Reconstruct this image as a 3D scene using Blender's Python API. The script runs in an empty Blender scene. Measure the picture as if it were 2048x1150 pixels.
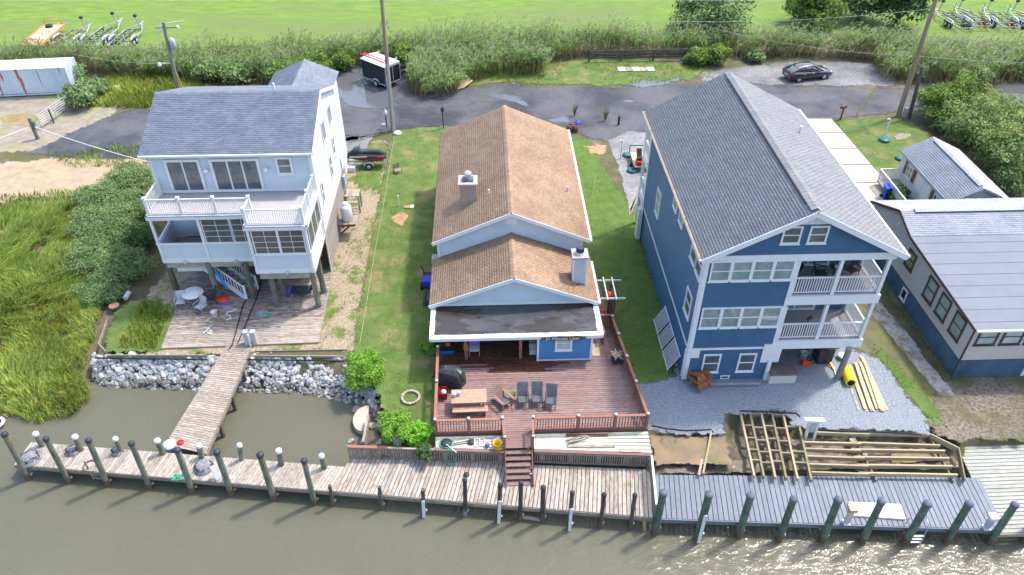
import bpy, math, random
import numpy as np
from mathutils import Vector, Matrix, Euler
random.seed(7); RNG = np.random.default_rng(7)
SC = bpy.context.scene
COL = SC.collection
R = math.radians

# ------------------------------------------------------------------ camera, sky, sun, exposure
CAM_H, PITCH, YAW, FOC = 30.0, R(38.7), R(-2.04), 1515.0      # metres above the yard; focal length in pixels of a 2048 px wide picture
cam_d = bpy.data.cameras.new('camera'); cam = bpy.data.objects.new('camera', cam_d); COL.objects.link(cam)
cam_d.sensor_width = 36.0; cam_d.lens = FOC / 2048 * 36.0; cam_d.clip_start = .5; cam_d.clip_end = 2000
cam.location = (0, 0, CAM_H); cam.rotation_euler = (R(90) - PITCH, 0, YAW)
SC.camera = cam

SUN_AZ, SUN_EL = R(60), R(60)          # azimuth measured from +Y towards +X
world = bpy.data.worlds.new('World'); SC.world = world; world.use_nodes = True
wn = world.node_tree; bg = wn.nodes['Background']
sky = wn.nodes.new('ShaderNodeTexSky'); sky.sky_type = 'NISHITA'; sky.sun_disc = False
sky.sun_elevation = SUN_EL; sky.sun_rotation = SUN_AZ; sky.air_density = 1.0; sky.dust_density = 2.5; sky.ozone_density = 1.0
wn.links.new(sky.outputs[0], bg.inputs[0]); bg.inputs[1].default_value = 0.15
sun_d = bpy.data.lights.new('sun', 'SUN'); sun_d.energy = 1.5; sun_d.angle = R(4); sun_d.color = (1, .955, .89)
sun = bpy.data.objects.new('sun', sun_d); COL.objects.link(sun)
sv = Vector((math.sin(SUN_AZ) * math.cos(SUN_EL), math.cos(SUN_AZ) * math.cos(SUN_EL), math.sin(SUN_EL)))
sun.rotation_euler = (-sv).to_track_quat('-Z', 'Y').to_euler(); sun.location = (40, 30, 60)
SC.view_settings.view_transform = 'Standard'; SC.view_settings.look = 'None'
SC.view_settings.exposure = 1.6; SC.view_settings.gamma = 1.0; SC.view_settings.use_curve_mapping = False
SC.cycles.max_bounces = 4; SC.cycles.diffuse_bounces = 2; SC.cycles.glossy_bounces = 2; SC.cycles.transmission_bounces = 2
SC.cycles.use_adaptive_sampling = True; SC.cycles.adaptive_threshold = .02
SC.cycles.caustics_reflective = False; SC.cycles.caustics_refractive = False

# ------------------------------------------------------------------ surveying: where a sight line meets a level or a plane
_ct, _st, _cy, _sy = math.cos(PITCH), math.sin(PITCH), math.cos(YAW), math.sin(YAW)
_F = Vector((-_sy * _ct, _cy * _ct, -_st)); _RT = Vector((_cy, _sy, 0)); _U = Vector((-_sy * _st, _cy * _st, _ct))
EYE = Vector((0, 0, CAM_H))
def _ray(px, py): return _F + _RT * ((px - 1024) / FOC) + _U * ((575 - py) / FOC)
def at(px, py, z=0.0):
    d = _ray(px, py); return EYE + d * ((z - CAM_H) / d.z)
def aty(px, py, y):
    d = _ray(px, py); return EYE + d * (y / d.y)
def atx(px, py, x):
    d = _ray(px, py); return EYE + d * (x / d.x)

# ------------------------------------------------------------------ object helpers
WM = {}
def link(o, parent=None, basis=None, local=False):
    COL.objects.link(o)
    b = basis if basis is not None else Matrix.Identity(4)
    if basis is not None: o.matrix_basis = basis
    if parent is not None:
        o.parent = parent
        if local: WM[o.name] = WM[parent.name] @ b
        else:
            o.matrix_parent_inverse = WM[parent.name].inverted(); WM[o.name] = b
    else: WM[o.name] = b
    return o
def tag(o, label=None, cat=None, group=None, kind=None):
    if label: o['label'] = label
    if cat: o['category'] = cat
    if group: o['group'] = group
    if kind: o['kind'] = kind
    return o
def thing(name, label, cat, loc=(0, 0, 0), rz=0.0, group=None):
    o = bpy.data.objects.new(name, None); o.empty_display_size = .3
    link(o, None, Matrix.Translation(Vector(loc)) @ Matrix.Rotation(rz, 4, 'Z'))
    return tag(o, label, cat, group)
def copy_tree(src, loc=None, rz=None, label=None, parent=None, scale=None):
    c = src.copy(); COL.objects.link(c)
    if parent is not None: c.parent = parent
    if loc is not None: c.location = loc
    if rz is not None: c.rotation_euler = (0, 0, rz)
    if scale is not None: c.scale = scale
    if label: c['label'] = label
    WM[c.name] = c.matrix_basis.copy()
    for ch in list(src.children): copy_tree(ch, parent=c)
    return c
def move(o, loc, rz=0.0, label=None):
    o.location = loc; o.rotation_euler = (0, 0, rz); WM[o.name] = o.matrix_basis.copy()
    if label: o['label'] = label
    return o

class MB:
    """collects shapes for one mesh"""
    def __init__(s): s.v = []; s.f = []; s.sm = []
    def add(s, vs, fs, smooth=False, M=None):
        n = len(s.v)
        s.v += [tuple(M @ Vector(v)) for v in vs] if M is not None else [tuple(v) for v in vs]
        s.f += [tuple(i + n for i in f) for f in fs]; s.sm += [smooth] * len(fs); return s
    def box(s, c, d, rot=None, M=None):
        x, y, z = d[0] / 2, d[1] / 2, d[2] / 2
        vs = [Vector(p) for p in ((-x,-y,-z),(x,-y,-z),(x,y,-z),(-x,y,-z),(-x,-y,z),(x,-y,z),(x,y,z),(-x,y,z))]
        if rot is not None: vs = [Euler(rot).to_matrix() @ v for v in vs]
        vs = [v + Vector(c) for v in vs]
        return s.add(vs, [(0,3,2,1),(4,5,6,7),(0,1,5,4),(1,2,6,5),(2,3,7,6),(3,0,4,7)], False, M)
    def bb(s, a, b, M=None):
        a, b = Vector(a), Vector(b)
        return s.box((a + b) / 2, [abs(q) for q in (b - a)], None, M)
    def beam(s, a, b, w, h, up=(0, 0, 1)):
        a, b = Vector(a), Vector(b); d = (b - a); L = d.length; d.normalize()
        sd = d.cross(Vector(up))
        if sd.length < 1e-4: sd = d.cross(Vector((0, 1, 0)))
        sd.normalize(); u = sd.cross(d)
        vs = [p + sd * (w / 2 * i) + u * (h / 2 * j) for p in (a, b) for i, j in ((-1,-1),(1,-1),(1,1),(-1,1))]
        return s.add(vs, [(0,1,2,3),(7,6,5,4),(0,4,5,1),(1,5,6,2),(2,6,7,3),(3,7,4,0)])
    def cyl(s, a, b, r0, r1=None, n=10, caps=True, smooth=True):
        a, b = Vector(a), Vector(b); r1 = r0 if r1 is None else r1
        d = (b - a).normalized(); sd = d.orthogonal().normalized(); u = d.cross(sd)
        vs = []
        for p, r in ((a, r0), (b, r1)):
            for k in range(n):
                t = 2 * math.pi * k / n; vs.append(p + sd * (r * math.cos(t)) + u * (r * math.sin(t)))
        s.add(vs, [(k, (k + 1) % n, n + (k + 1) % n, n + k) for k in range(n)], smooth)
        if caps:
            s.add(vs[:n], [tuple(reversed(range(n)))]); s.add(vs[n:], [tuple(range(n))])
        return s
    def lathe(s, c, prof, n=14, M=None):
        vs = []; c = Vector(c)
        for r, z in prof:
            for k in range(n):
                t = 2 * math.pi * k / n; vs.append(c + Vector((r * math.cos(t), r * math.sin(t), z)))
        m = len(prof)
        fs = [(i*n+k, i*n+(k+1)%n, (i+1)*n+(k+1)%n, (i+1)*n+k) for i in range(m-1) for k in range(n)]
        s.add(vs, fs, True, M)
        s.add(vs[-n:], [tuple(range(n))], False, M); s.add(vs[:n], [tuple(reversed(range(n)))], False, M)
        return s
    def tube(s, pts, r, n=6):
        pts = [Vector(p) for p in pts]
        rings = []
        for i, p in enumerate(pts):
            d = (pts[min(i + 1, len(pts) - 1)] - pts[max(i - 1, 0)]).normalized()
            ref = Vector((0, 0, 1)) if abs(d.z) < .9 else Vector((1, 0, 0))
            sd = d.cross(ref).normalized(); u = sd.cross(d)
            rr = r[i] if isinstance(r, (list, tuple)) else r
            rings.append([p + sd * (rr * math.cos(2*math.pi*k/n)) + u * (rr * math.sin(2*math.pi*k/n)) for k in range(n)])
        vs = [v for q in rings for v in q]
        fs = [(i*n+k, i*n+(k+1)%n, (i+1)*n+(k+1)%n, (i+1)*n+k) for i in range(len(pts)-1) for k in range(n)]
        s.add(vs, fs, True); s.add(rings[0], [tuple(reversed(range(n)))]); s.add(rings[-1], [tuple(range(n))])
        return s
    def prism(s, poly, z0, z1, M=None):
        """poly: (x, y) counter-clockwise, raised from z0 to z1"""
        n = len(poly)
        vs = [(p[0], p[1], z0) for p in poly] + [(p[0], p[1], z1) for p in poly]
        fs = [tuple(reversed(range(n))), tuple(range(n, 2*n))] + [(k, (k+1)%n, n+(k+1)%n, n+k) for k in range(n)]
        return s.add(vs, fs, False, M)
    def slab(s, quad, t):
        """a four-cornered plate, quad is its upper face"""
        q = [Vector(p) for p in quad]; nrm = (q[1]-q[0]).cross(q[3]-q[0]).normalized()
        if nrm.z < 0: q.reverse(); nrm = -nrm
        vs = q + [p - nrm * t for p in q]
        return s.add(vs, [(0,1,2,3),(7,6,5,4),(0,4,5,1),(1,5,6,2),(2,6,7,3),(3,7,4,0)])
    def mesh(s, name, mat=None, bevel=0):
        m = bpy.data.meshes.new(name); m.from_pydata(s.v, [], s.f)
        m.polygons.foreach_set('use_smooth', s.sm); m.update()
        if mat: m.materials.append(mat)
        return m
    def build(s, name, mat, parent=None, local=False, bevel=0, **kw):
        o = bpy.data.objects.new(name, s.mesh(name, mat)); link(o, parent, None, local)
        if bevel:
            md = o.modifiers.new('bevel', 'BEVEL'); md.width = bevel; md.segments = 2; md.limit_method = 'ANGLE'
        return tag(o, **kw)

def np_mesh(name, V, Fq, mat, parent=None, smooth=False, **kw):
    """V (n,3), Fq (m,k) with k = 3 or 4"""
    m = bpy.data.meshes.new(name); k = Fq.shape[1]
    m.vertices.add(len(V)); m.vertices.foreach_set('co', np.ascontiguousarray(V, dtype=np.float32).ravel())
    m.loops.add(Fq.size); m.loops.foreach_set('vertex_index', np.ascontiguousarray(Fq, dtype=np.int32).ravel())
    m.polygons.add(len(Fq)); m.polygons.foreach_set('loop_start', np.arange(0, Fq.size, k, dtype=np.int32))
    m.polygons.foreach_set('loop_total', np.full(len(Fq), k, dtype=np.int32))
    if smooth: m.polygons.foreach_set('use_smooth', np.ones(len(Fq), dtype=bool))
    m.update(calc_edges=True)
    if mat: m.materials.append(mat)
    o = bpy.data.objects.new(name, m); link(o, parent); return tag(o, **kw)

_unit = {}
def bx(name, parent, c, d, mat, rot=None, local=False, **kw):
    """a box piece of its own that shares one mesh with the other boxes of its material"""
    if mat.name not in _unit: _unit[mat.name] = MB().box((0, 0, 0), (1, 1, 1)).mesh('piece', mat)
    o = bpy.data.objects.new(name, _unit[mat.name])
    b = Matrix.Translation(Vector(c)) @ (Euler(rot).to_matrix().to_4x4() if rot else Matrix.Identity(4)) @ Matrix.Diagonal((d[0], d[1], d[2], 1))
    link(o, parent, b, local); return tag(o, **kw)
def bar(name, parent, a, b, w, h, mat, local=False, up=(0, 0, 1), **kw):
    a, b = Vector(a), Vector(b); d = b - a; L = d.length; x = d.normalized()
    y = Vector(up).cross(x)
    if y.length < 1e-4: y = Vector((0, 1, 0)).cross(x)
    y.normalize(); z = x.cross(y)
    if mat.name not in _unit: _unit[mat.name] = MB().box((0, 0, 0), (1, 1, 1)).mesh('piece', mat)
    o = bpy.data.objects.new(name, _unit[mat.name])
    M = Matrix((x, y, z)).transposed().to_4x4(); M.translation = (a + b) / 2
    link(o, parent, M @ Matrix.Diagonal((L, w, h, 1)), local); return tag(o, **kw)
# ------------------------------------------------------------------ materials
def nd(nt, t, **kw):
    n = nt.nodes.new(t)
    for k, v in kw.items(): setattr(n, k, v)
    return n
MATS = {}
def M(name, c1, c2=None, scale=3.0, rough=.7, bump=0.0, bscale=30.0, rand=0.0, island=0.0, metal=0.0, stretch=(1, 1, 1), coord='pos',
      c3=None, s3=.6, t3=.6, w3=.08, spec=.3, detail=3.0, lo=.35, hi=.65, rlo=None, coat=0.0, trans=0.0, upn=0.0):
    """c1-c2 mixed by a noise, c3 in patches; rand / island change the value from object to object / piece to piece"""
    m = bpy.data.materials.new(name); m.use_nodes = True; nt = m.node_tree; L = nt.links.new
    b = nt.nodes['Principled BSDF']; b.inputs['Roughness'].default_value = rough; b.inputs['Metallic'].default_value = metal
    b.inputs['Specular IOR Level'].default_value = spec; b.inputs['Coat Weight'].default_value = coat
    if coord == 'pos': src = nd(nt, 'ShaderNodeNewGeometry').outputs['Position']
    else: src = nd(nt, 'ShaderNodeTexCoord').outputs['Object']
    oi = nd(nt, 'ShaderNodeObjectInfo')
    mp = nd(nt, 'ShaderNodeMapping'); mp.inputs['Scale'].default_value = stretch; L(src, mp.inputs['Vector'])
    if coord != 'pos':
        cb = nd(nt, 'ShaderNodeVectorMath', operation='SCALE'); cb.inputs[0].default_value = (37, 71, 13); L(oi.outputs['Random'], cb.inputs['Scale'])
        L(cb.outputs[0], mp.inputs['Location'])
    vec = mp.outputs[0]
    col = None
    if c2 is not None:
        nz = nd(nt, 'ShaderNodeTexNoise'); nz.inputs['Scale'].default_value = scale; nz.inputs['Detail'].default_value = detail; nz.inputs['Roughness'].default_value = .6
        L(vec, nz.inputs['Vector'])
        mr = nd(nt, 'ShaderNodeMapRange'); mr.inputs[1].default_value = lo; mr.inputs[2].default_value = hi; L(nz.outputs[0], mr.inputs[0])
        mx = nd(nt, 'ShaderNodeMix', data_type='RGBA'); mx.inputs[6].default_value = (*c1, 1); mx.inputs[7].default_value = (*c2, 1)
        L(mr.outputs[0], mx.inputs[0]); col = mx.outputs[2]
        if rlo is not None:
            mr2 = nd(nt, 'ShaderNodeMapRange'); mr2.inputs[3].default_value = rlo; mr2.inputs[4].default_value = rough; L(mr.outputs[0], mr2.inputs[0]); L(mr2.outputs[0], b.inputs['Roughness'])
    if c3 is not None:
        n3 = nd(nt, 'ShaderNodeTexNoise'); n3.inputs['Scale'].default_value = s3; n3.inputs['Detail'].default_value = 4; n3.inputs['Roughness'].default_value = .62; L(vec, n3.inputs['Vector'])
        r3 = nd(nt, 'ShaderNodeMapRange'); r3.inputs[1].default_value = t3 - w3; r3.inputs[2].default_value = t3 + w3; L(n3.outputs[0], r3.inputs[0])
        m3 = nd(nt, 'ShaderNodeMix', data_type='RGBA'); m3.inputs[7].default_value = (*c3, 1); L(r3.outputs[0], m3.inputs[0])
        if col is not None: L(col, m3.inputs[6])
        else: m3.inputs[6].default_value = (*c1, 1)
        col = m3.outputs[2]
    if rand or island:
        hs = nd(nt, 'ShaderNodeHueSaturation'); r_ = nd(nt, 'ShaderNodeMapRange')
        a = rand or island; r_.inputs[3].default_value = 1 - a; r_.inputs[4].default_value = 1 + a
        if rand: L(oi.outputs['Random'], r_.inputs[0])
        else: L(nd(nt, 'ShaderNodeNewGeometry').outputs['Random Per Island'], r_.inputs[0])
        L(r_.outputs[0], hs.inputs['Value'])
        if col is not None: L(col, hs.inputs['Color'])
        else: hs.inputs['Color'].default_value = (*c1, 1)
        col = hs.outputs[0]
    if col is not None: L(col, b.inputs['Base Color'])
    else: b.inputs['Base Color'].default_value = (*c1, 1)
    if bump:
        nb = nd(nt, 'ShaderNodeTexNoise'); nb.inputs['Scale'].default_value = bscale; nb.inputs['Detail'].default_value = 2; L(vec, nb.inputs['Vector'])
        bp = nd(nt, 'ShaderNodeBump'); bp.inputs['Strength'].default_value = min(bump, 1); bp.inputs['Distance'].default_value = .03; L(nb.outputs[0], bp.inputs['Height']); L(bp.outputs[0], b.inputs['Normal'])
    if upn:
        gn = nd(nt, 'ShaderNodeNewGeometry'); sc_ = nd(nt, 'ShaderNodeVectorMath', operation='SCALE'); sc_.inputs['Scale'].default_value = 1 - upn; L(gn.outputs['Normal'], sc_.inputs[0])
        av = nd(nt, 'ShaderNodeVectorMath', operation='ADD'); av.inputs[1].default_value = (0, 0, upn); L(sc_.outputs[0], av.inputs[0])
        nv = nd(nt, 'ShaderNodeVectorMath', operation='NORMALIZE'); L(av.outputs[0], nv.inputs[0]); L(nv.outputs[0], b.inputs['Normal'])
    if trans:
        tr = nd(nt, 'ShaderNodeBsdfTranslucent'); ms = nd(nt, 'ShaderNodeMixShader'); ms.inputs[0].default_value = trans
        if col is not None: L(col, tr.inputs[0])
        else: tr.inputs[0].default_value = (*c1, 1)
        L(b.outputs[0], ms.inputs[1]); L(tr.outputs[0], ms.inputs[2]); L(ms.outputs[0], nt.nodes['Material Output'].inputs[0])
    MATS[name] = m; return m

WL = (7, 1.2, 1.2)      # wood grain runs along a piece's local x
# ground
m_ground = M('soil', (.095,.078,.05), (.17,.14,.09), 1.3, .95, .5, 12, c3=(.085,.088,.035), s3=.35, t3=.5, w3=.1)
m_lawn = M('lawn_grass', (.07,.12,.024), (.12,.165,.04), 1.1, .95, .9, 22, c3=(.20,.175,.075), s3=.5, t3=.59, w3=.07)
m_lawn2 = M('dense_lawn_grass', (.07,.13,.022), (.11,.17,.035), 1.4, .95, .9, 22, c3=(.15,.15,.06), s3=.5, t3=.68, w3=.07)
m_field = M('field_grass', (.09,.172,.024), (.158,.232,.04), 1.3, .95, .9, 9, c3=(.13,.165,.05), s3=.16, t3=.55, w3=.14, detail=8, stretch=(.35,1,1))
m_road = M('dark_gravel', (.055,.056,.062), (.135,.133,.14), 9, .85, .9, 30, c3=(.038,.04,.048), s3=.22, t3=.52, w3=.1, rlo=.5)
m_pale = M('pale_gravel', (.19,.19,.195), (.33,.325,.32), 4, .95, .9, 22, c3=(.17,.165,.155), s3=.4, t3=.52, w3=.14)
m_yard = M('crushed_stone', (.13,.148,.168), (.30,.325,.36), 11, .9, 1.0, 26, c3=(.22,.24,.26), s3=.6, t3=.6, w3=.1, lo=.3, hi=.7)
m_pebble = M('tan_pebbles', (.19,.14,.085), (.40,.33,.24), 8, .95, 1.0, 22, c3=(.11,.15,.035), s3=.75, t3=.56, w3=.05, lo=.3, hi=.7)
m_lot = M('lot_gravel', (.15,.15,.155), (.27,.265,.26), 5, .9, .9, 22, c3=(.11,.11,.112), s3=.35, t3=.52, w3=.14)
m_sand = M('sand', (.29,.215,.14), (.36,.285,.2), 1.4, .95, .4, 14, c3=(.36,.29,.17), s3=.5, t3=.6, w3=.1)
m_track = M('sandy_track', (.20,.175,.14), (.29,.25,.195), 1.2, .95, .5, 16, c3=(.25,.26,.10), s3=.5, t3=.6, w3=.08)
m_orange = M('bare_orange_soil', (.33,.20,.10), (.40,.26,.14), 2, .95, .6, 14, c3=(.12,.14,.04), s3=1.2, t3=.63, w3=.05)
m_mud = M('mud', (.085,.065,.046), (.185,.15,.11), 2.4, .7, .9, 7, c3=(.08,.065,.045), s3=.9, t3=.55, w3=.1, rlo=.35)
m_claysand = M('orange_clay', (.27,.185,.105), (.19,.15,.10), 1.3, .95, .9, 9, c3=(.13,.15,.05), s3=.8, t3=.6, w3=.06)
m_shell = M('shell_ground', (.095,.076,.054), (.235,.2,.155), 6, .95, .9, 18, c3=(.085,.088,.036), s3=.5, t3=.52, w3=.1)
m_ditch = M('mossy_mud', (.065,.052,.03), (.11,.09,.055), 1.2, .6, .5, 10, c3=(.11,.12,.03), s3=.5, t3=.5, w3=.1)
m_white = M('white_shell', (.27,.255,.225), (.40,.385,.35), 5, .95, .9, 16, c3=(.2,.17,.12), s3=1.0, t3=.53, w3=.06)
m_conc = M('concrete', (.40,.345,.28), (.47,.415,.345), .8, .9, .2, 25, c3=(.55,.42,.27), s3=.3, t3=.62, w3=.12)
m_conc2 = M('grey_concrete', (.42,.36,.29), (.5,.43,.35), 1.5, .9, .3, 20)
m_puddle = M('puddle_water', (.10,.105,.11), None, rough=.04, spec=.6)
m_tanpud = M('muddy_puddle', (.24,.17,.07), (.30,.23,.11), 1, .12, spec=.5)
# wood
m_pile = M('green_treated_pile', (.095,.11,.082), (.185,.19,.15), 5, .9, .5, 20, rand=.22, coord='obj', stretch=(1,1,.35), c3=(.20,.12,.06), s3=1.2, t3=.62, w3=.1)
m_gpile = M('mossy_green_pile', (.06,.095,.066), (.135,.175,.13), 5, .9, .5, 20, rand=.15, coord='obj', stretch=(1,1,.35), c3=(.16,.10,.06), s3=1.2, t3=.66, w3=.08)
m_dpile = M('dark_weathered_pile', (.055,.05,.047), (.12,.108,.096), 5, .9, .5, 20, rand=.2, coord='obj', stretch=(1,1,.3))
m_wood = M('grey_weathered_planks', (.25,.21,.17), (.39,.345,.295), 1.2, .9, .25, 9, rand=.16, coord='obj', stretch=WL, c3=(.24,.15,.095), s3=.8, t3=.62, w3=.09)
m_wood2 = M('pale_dock_planks', (.29,.255,.215), (.39,.355,.31), 1.2, .9, .25, 9, rand=.2, coord='obj', stretch=WL, c3=(.24,.155,.10), s3=.7, t3=.61, w3=.09)
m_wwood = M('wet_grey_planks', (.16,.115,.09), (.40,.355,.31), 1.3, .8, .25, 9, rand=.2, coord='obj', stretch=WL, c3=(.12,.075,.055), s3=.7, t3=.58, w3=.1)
m_mint = M('mossy_pale_planks', (.46,.46,.36), (.56,.555,.47), 1.2, .85, .2, 9, rand=.1, coord='obj', stretch=WL, c3=(.36,.42,.24), s3=.9, t3=.6, w3=.08)
m_pier = M('pale_green_planks', (.27,.272,.235), (.36,.357,.315), 1.2, .85, .2, 9, rand=.07, coord='obj', stretch=WL)
m_comp = M('blue_grey_composite', (.145,.165,.20), (.18,.20,.238), 1.0, .6, .15, 9, rand=.09, coord='obj', stretch=WL)
m_deck = M('worn_red_deck', (.19,.112,.097), (.26,.175,.155), 1.3, .62, .25, 9, rand=.16, coord='obj', stretch=(9,1.2,1.2), c3=(.40,.32,.24), s3=1.0, t3=.68, w3=.05, rlo=.4)
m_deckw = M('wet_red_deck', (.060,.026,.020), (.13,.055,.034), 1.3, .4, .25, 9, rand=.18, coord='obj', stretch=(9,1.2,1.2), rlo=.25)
m_tide = M('tide_stain', (.15,.085,.045), (.10,.075,.05), 5, .9, .5, 20)
m_cord = M('tan_cord', (.42,.37,.28), None, rough=.8)
m_rust = M('red_brown_rail', (.25,.105,.066), (.30,.14,.095), 2, .65, .1, 20, rand=.06, coord='obj', stretch=WL)
m_rustd = M('dark_red_brown_wood', (.13,.058,.043), (.17,.08,.06), 2, .7, .1, 20, rand=.1, coord='obj', stretch=WL)
m_step = M('brown_step_tread', (.17,.10,.088), (.22,.14,.125), 2, .7, .1, 20, rand=.08, coord='obj', stretch=WL)
m_picket = M('grey_pickets', (.19,.16,.128), (.30,.26,.215), 3, .9, .3, 20, rand=.18, coord='obj', stretch=WL)
m_joist = M('treated_joist', (.34,.27,.165), (.43,.35,.225), 2, .85, .15, 20, rand=.1, coord='obj', stretch=WL)
m_joistd = M('greenish_joist', (.20,.175,.10), (.28,.245,.15), 2, .85, .15, 20, rand=.1, coord='obj', stretch=WL)
m_lumber = M('fresh_lumber', (.50,.36,.20), (.58,.44,.27), 2, .8, .1, 20, rand=.07, coord='obj', stretch=WL)
m_ply = M('plywood', (.46,.31,.2), (.55,.4,.27), 2, .8)
m_pole = M('pole_wood', (.23,.17,.11), (.33,.26,.18), 3, .9, .2, 15, coord='obj', stretch=(2,2,.2))
m_gpole = M('grey_pole_wood', (.17,.17,.15), (.26,.25,.22), 3, .9, .2, 15, coord='obj', stretch=(2,2,.2))
m_lattice = M('grey_slat_wood', (.22,.19,.165), (.33,.295,.26), 2, .9, .2, 15, rand=.16, coord='obj', stretch=WL)
m_beam = M('grey_timber_beam', (.27,.245,.215), (.38,.35,.31), 1.5, .9, .2, 15, rand=.08, coord='obj', stretch=WL)
# buildings
m_trim = M('white_trim', (.64,.65,.66), (.68,.685,.69), 3, .5)
m_vinyl = M('white_vinyl', (.66,.665,.68), None, rough=.35)
m_side_w = M('pale_blue_siding', (.50,.555,.59), (.53,.58,.61), 1.2, .55)
m_side_m = M('grey_blue_siding', (.46,.52,.58), (.51,.565,.62), 1.0, .5)
m_side_b = M('navy_siding', (.040,.100,.185), (.047,.112,.205), 1.0, .5, c3=(.052,.12,.21), s3=.5, t3=.55, w3=.15)
m_side_a = M('bright_blue_siding', (.055,.185,.36), (.065,.20,.38), 1.5, .5)
m_side_c = M('taupe_siding', (.45,.395,.35), (.49,.435,.385), 1.0, .6)
m_side_g = M('greige_siding', (.50,.47,.42), (.54,.51,.46), 1.0, .6)
m_bwood = M('blue_painted_boards', (.055,.105,.165), (.075,.13,.19), 1.4, .7, c3=(.04,.07,.11), s3=.5, t3=.6, w3=.1)
m_shg = M('slate_shingle', (.15,.175,.215), (.195,.22,.26), 1.0, .9, .3, 60, island=.12)
m_shb = M('grey_shingle', (.19,.195,.207), (.215,.22,.232), .8, .9, .3, 60, island=.09)
m_sht = M('brown_shingle', (.29,.19,.12), (.34,.235,.155), .8, .9, .3, 60, island=.13, c3=(.23,.155,.105), s3=.28, t3=.6, w3=.16)
m_shl = M('light_grey_shingle', (.34,.35,.37), (.40,.41,.43), .8, .9, .3, 60, island=.09)
m_memb = M('grey_membrane', (.15,.165,.195), (.17,.185,.215), .8, .75)
m_seam = M('membrane_seam', (.12,.135,.165), None, rough=.7)
m_flat = M('wet_black_membrane', (.045,.049,.055), (.06,.064,.07), 1.2, .5, c3=(.032,.026,.022), s3=.55, t3=.5, w3=.012, rlo=.18, stretch=(.45,1,1), spec=.5)
m_silver = M('silver_edge', (.62,.64,.66), (.78,.79,.80), 8, .45, .4, 14, metal=.25)
m_brown = M('brown_trim', (.075,.05,.042), None, rough=.6)
m_rshut = M('brown_shutter', (.13,.055,.035), None, rough=.6)
m_bdeck = M('grey_balcony_floor', (.26,.245,.255), (.30,.285,.29), 1.5, .7)
m_wdeck = M('pale_balcony_floor', (.34,.315,.315), (.38,.355,.35), 1.5, .7)
m_dark = M('painted_recess_shade', (.012,.012,.013), None, rough=.9)  # near-black colour standing in for the shade inside openings and behind slats
def glass(name, c, c2, r=.06, coat=1.0):
    return M(name, c, c2, 1.6, r, spec=.7, coat=coat)
m_gl_d = glass('dark_window_glass', (.045,.065,.075), (.10,.13,.14))
m_gl_b = glass('blinds_behind_glass', (.16,.235,.24), (.24,.31,.30))
m_gl_m = glass('insect_screen_glass', (.055,.06,.065), (.085,.09,.095), .3, .3)
m_gl_l = glass('pale_window_glass', (.26,.33,.36), (.42,.47,.48))
# hardware
m_black = M('black_rubber', (.018,.019,.02), None, rough=.6)
m_cap = M('black_pile_cap', (.030,.033,.042), (.045,.048,.058), 6, .55)
m_gcap = M('grey_pile_cap', (.085,.095,.12), (.11,.12,.15), 6, .5)
m_capw = M('white_pile_cap', (.64,.65,.66), (.54,.55,.55), 8, .5)
m_galv = M('galvanised_steel', (.40,.42,.44), (.50,.52,.53), 6, .45, metal=.35)
m_steel = M('grey_steel', (.30,.32,.34), (.36,.38,.40), 5, .45, metal=.3)
m_tar = M('dark_tarp', (.026,.030,.036), (.042,.046,.054), 3, .38, .3, 6)
m_char = M('charcoal_mesh', (.035,.038,.045), (.055,.058,.065), 5, .7)
m_cush = M('slate_cushion', (.075,.088,.105), (.095,.108,.125), 5, .7)
m_red = M('red_plastic', (.42,.012,.018), None, rough=.35)
m_orange_p = M('orange_paint', (.75,.22,.06), (.66,.2,.07), 4, .5)
m_red_p = M('orange_red_plastic', (.72,.07,.025), None, rough=.45)
m_yel = M('yellow_plastic', (.80,.55,.01), None, rough=.4)
m_yelp = M('yellow_paint', (.72,.42,.03), None, rough=.5)
m_green_p = M('green_hose', (.02,.42,.22), None, rough=.4)
m_teal = M('green_plastic_lid', (.02,.16,.14), None, rough=.45)
m_blue_p = M('blue_plastic', (.012,.045,.42), None, rough=.4)
m_blue_l = M('bright_blue_plastic', (.01,.20,.60), None, rough=.4)
m_purple = M('purple_plastic', (.20,.13,.45), None, rough=.5)
m_whp = M('white_plastic', (.66,.66,.66), None, rough=.4)
m_grp = M('grey_plastic', (.40,.42,.44), None, rough=.5)
m_beige = M('beige_plastic', (.50,.50,.42), (.54,.54,.46), 2, .5)
m_brlid = M('brown_plastic_lid', (.115,.085,.085), (.14,.11,.105), 2, .5)
m_adir = M('orange_brown_wood', (.28,.095,.045), (.34,.125,.06), 2, .65, rand=.08, coord='obj', stretch=WL)
m_adir2 = M('worn_brown_wood', (.20,.11,.085), (.30,.19,.155), 2, .7, rand=.12, coord='obj', stretch=WL)
m_table = M('picnic_table_wood', (.36,.20,.13), (.43,.26,.18), 1.6, .6, rand=.06, coord='obj', stretch=WL, c3=(.48,.33,.24), s3=.6, t3=.62, w3=.08)
m_cont = M('white_container_paint', (.50,.58,.63), (.57,.65,.70), 1.0, .5, c3=(.42,.13,.09), s3=1.5, t3=.60, w3=.02, stretch=(1,1,.12))
m_contt = M('container_roof_paint', (.70,.72,.73), (.76,.77,.78), 1, .5, c3=(.35,.35,.34), s3=.6, t3=.66, w3=.05)
m_car = M('charcoal_car_paint', (.040,.043,.052), None, rough=.18, metal=.4, coat=1.0)
m_carg = M('car_glass', (.02,.025,.03), None, rough=.05, spec=.8, coat=1.0)
m_trl = M('black_trailer_panel', (.016,.022,.026), (.022,.028,.032), 1, .35)
m_rock = M('riprap_stone', (.29,.295,.30), (.43,.425,.41), 2.2, .85, .6, 9, rand=.28, coord='obj', c3=(.34,.27,.2), s3=.9, t3=.66, w3=.06)
m_rocks = M('small_riprap', (.26,.262,.265), (.40,.395,.38), 2.2, .85, .4, 9, island=.3)
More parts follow.
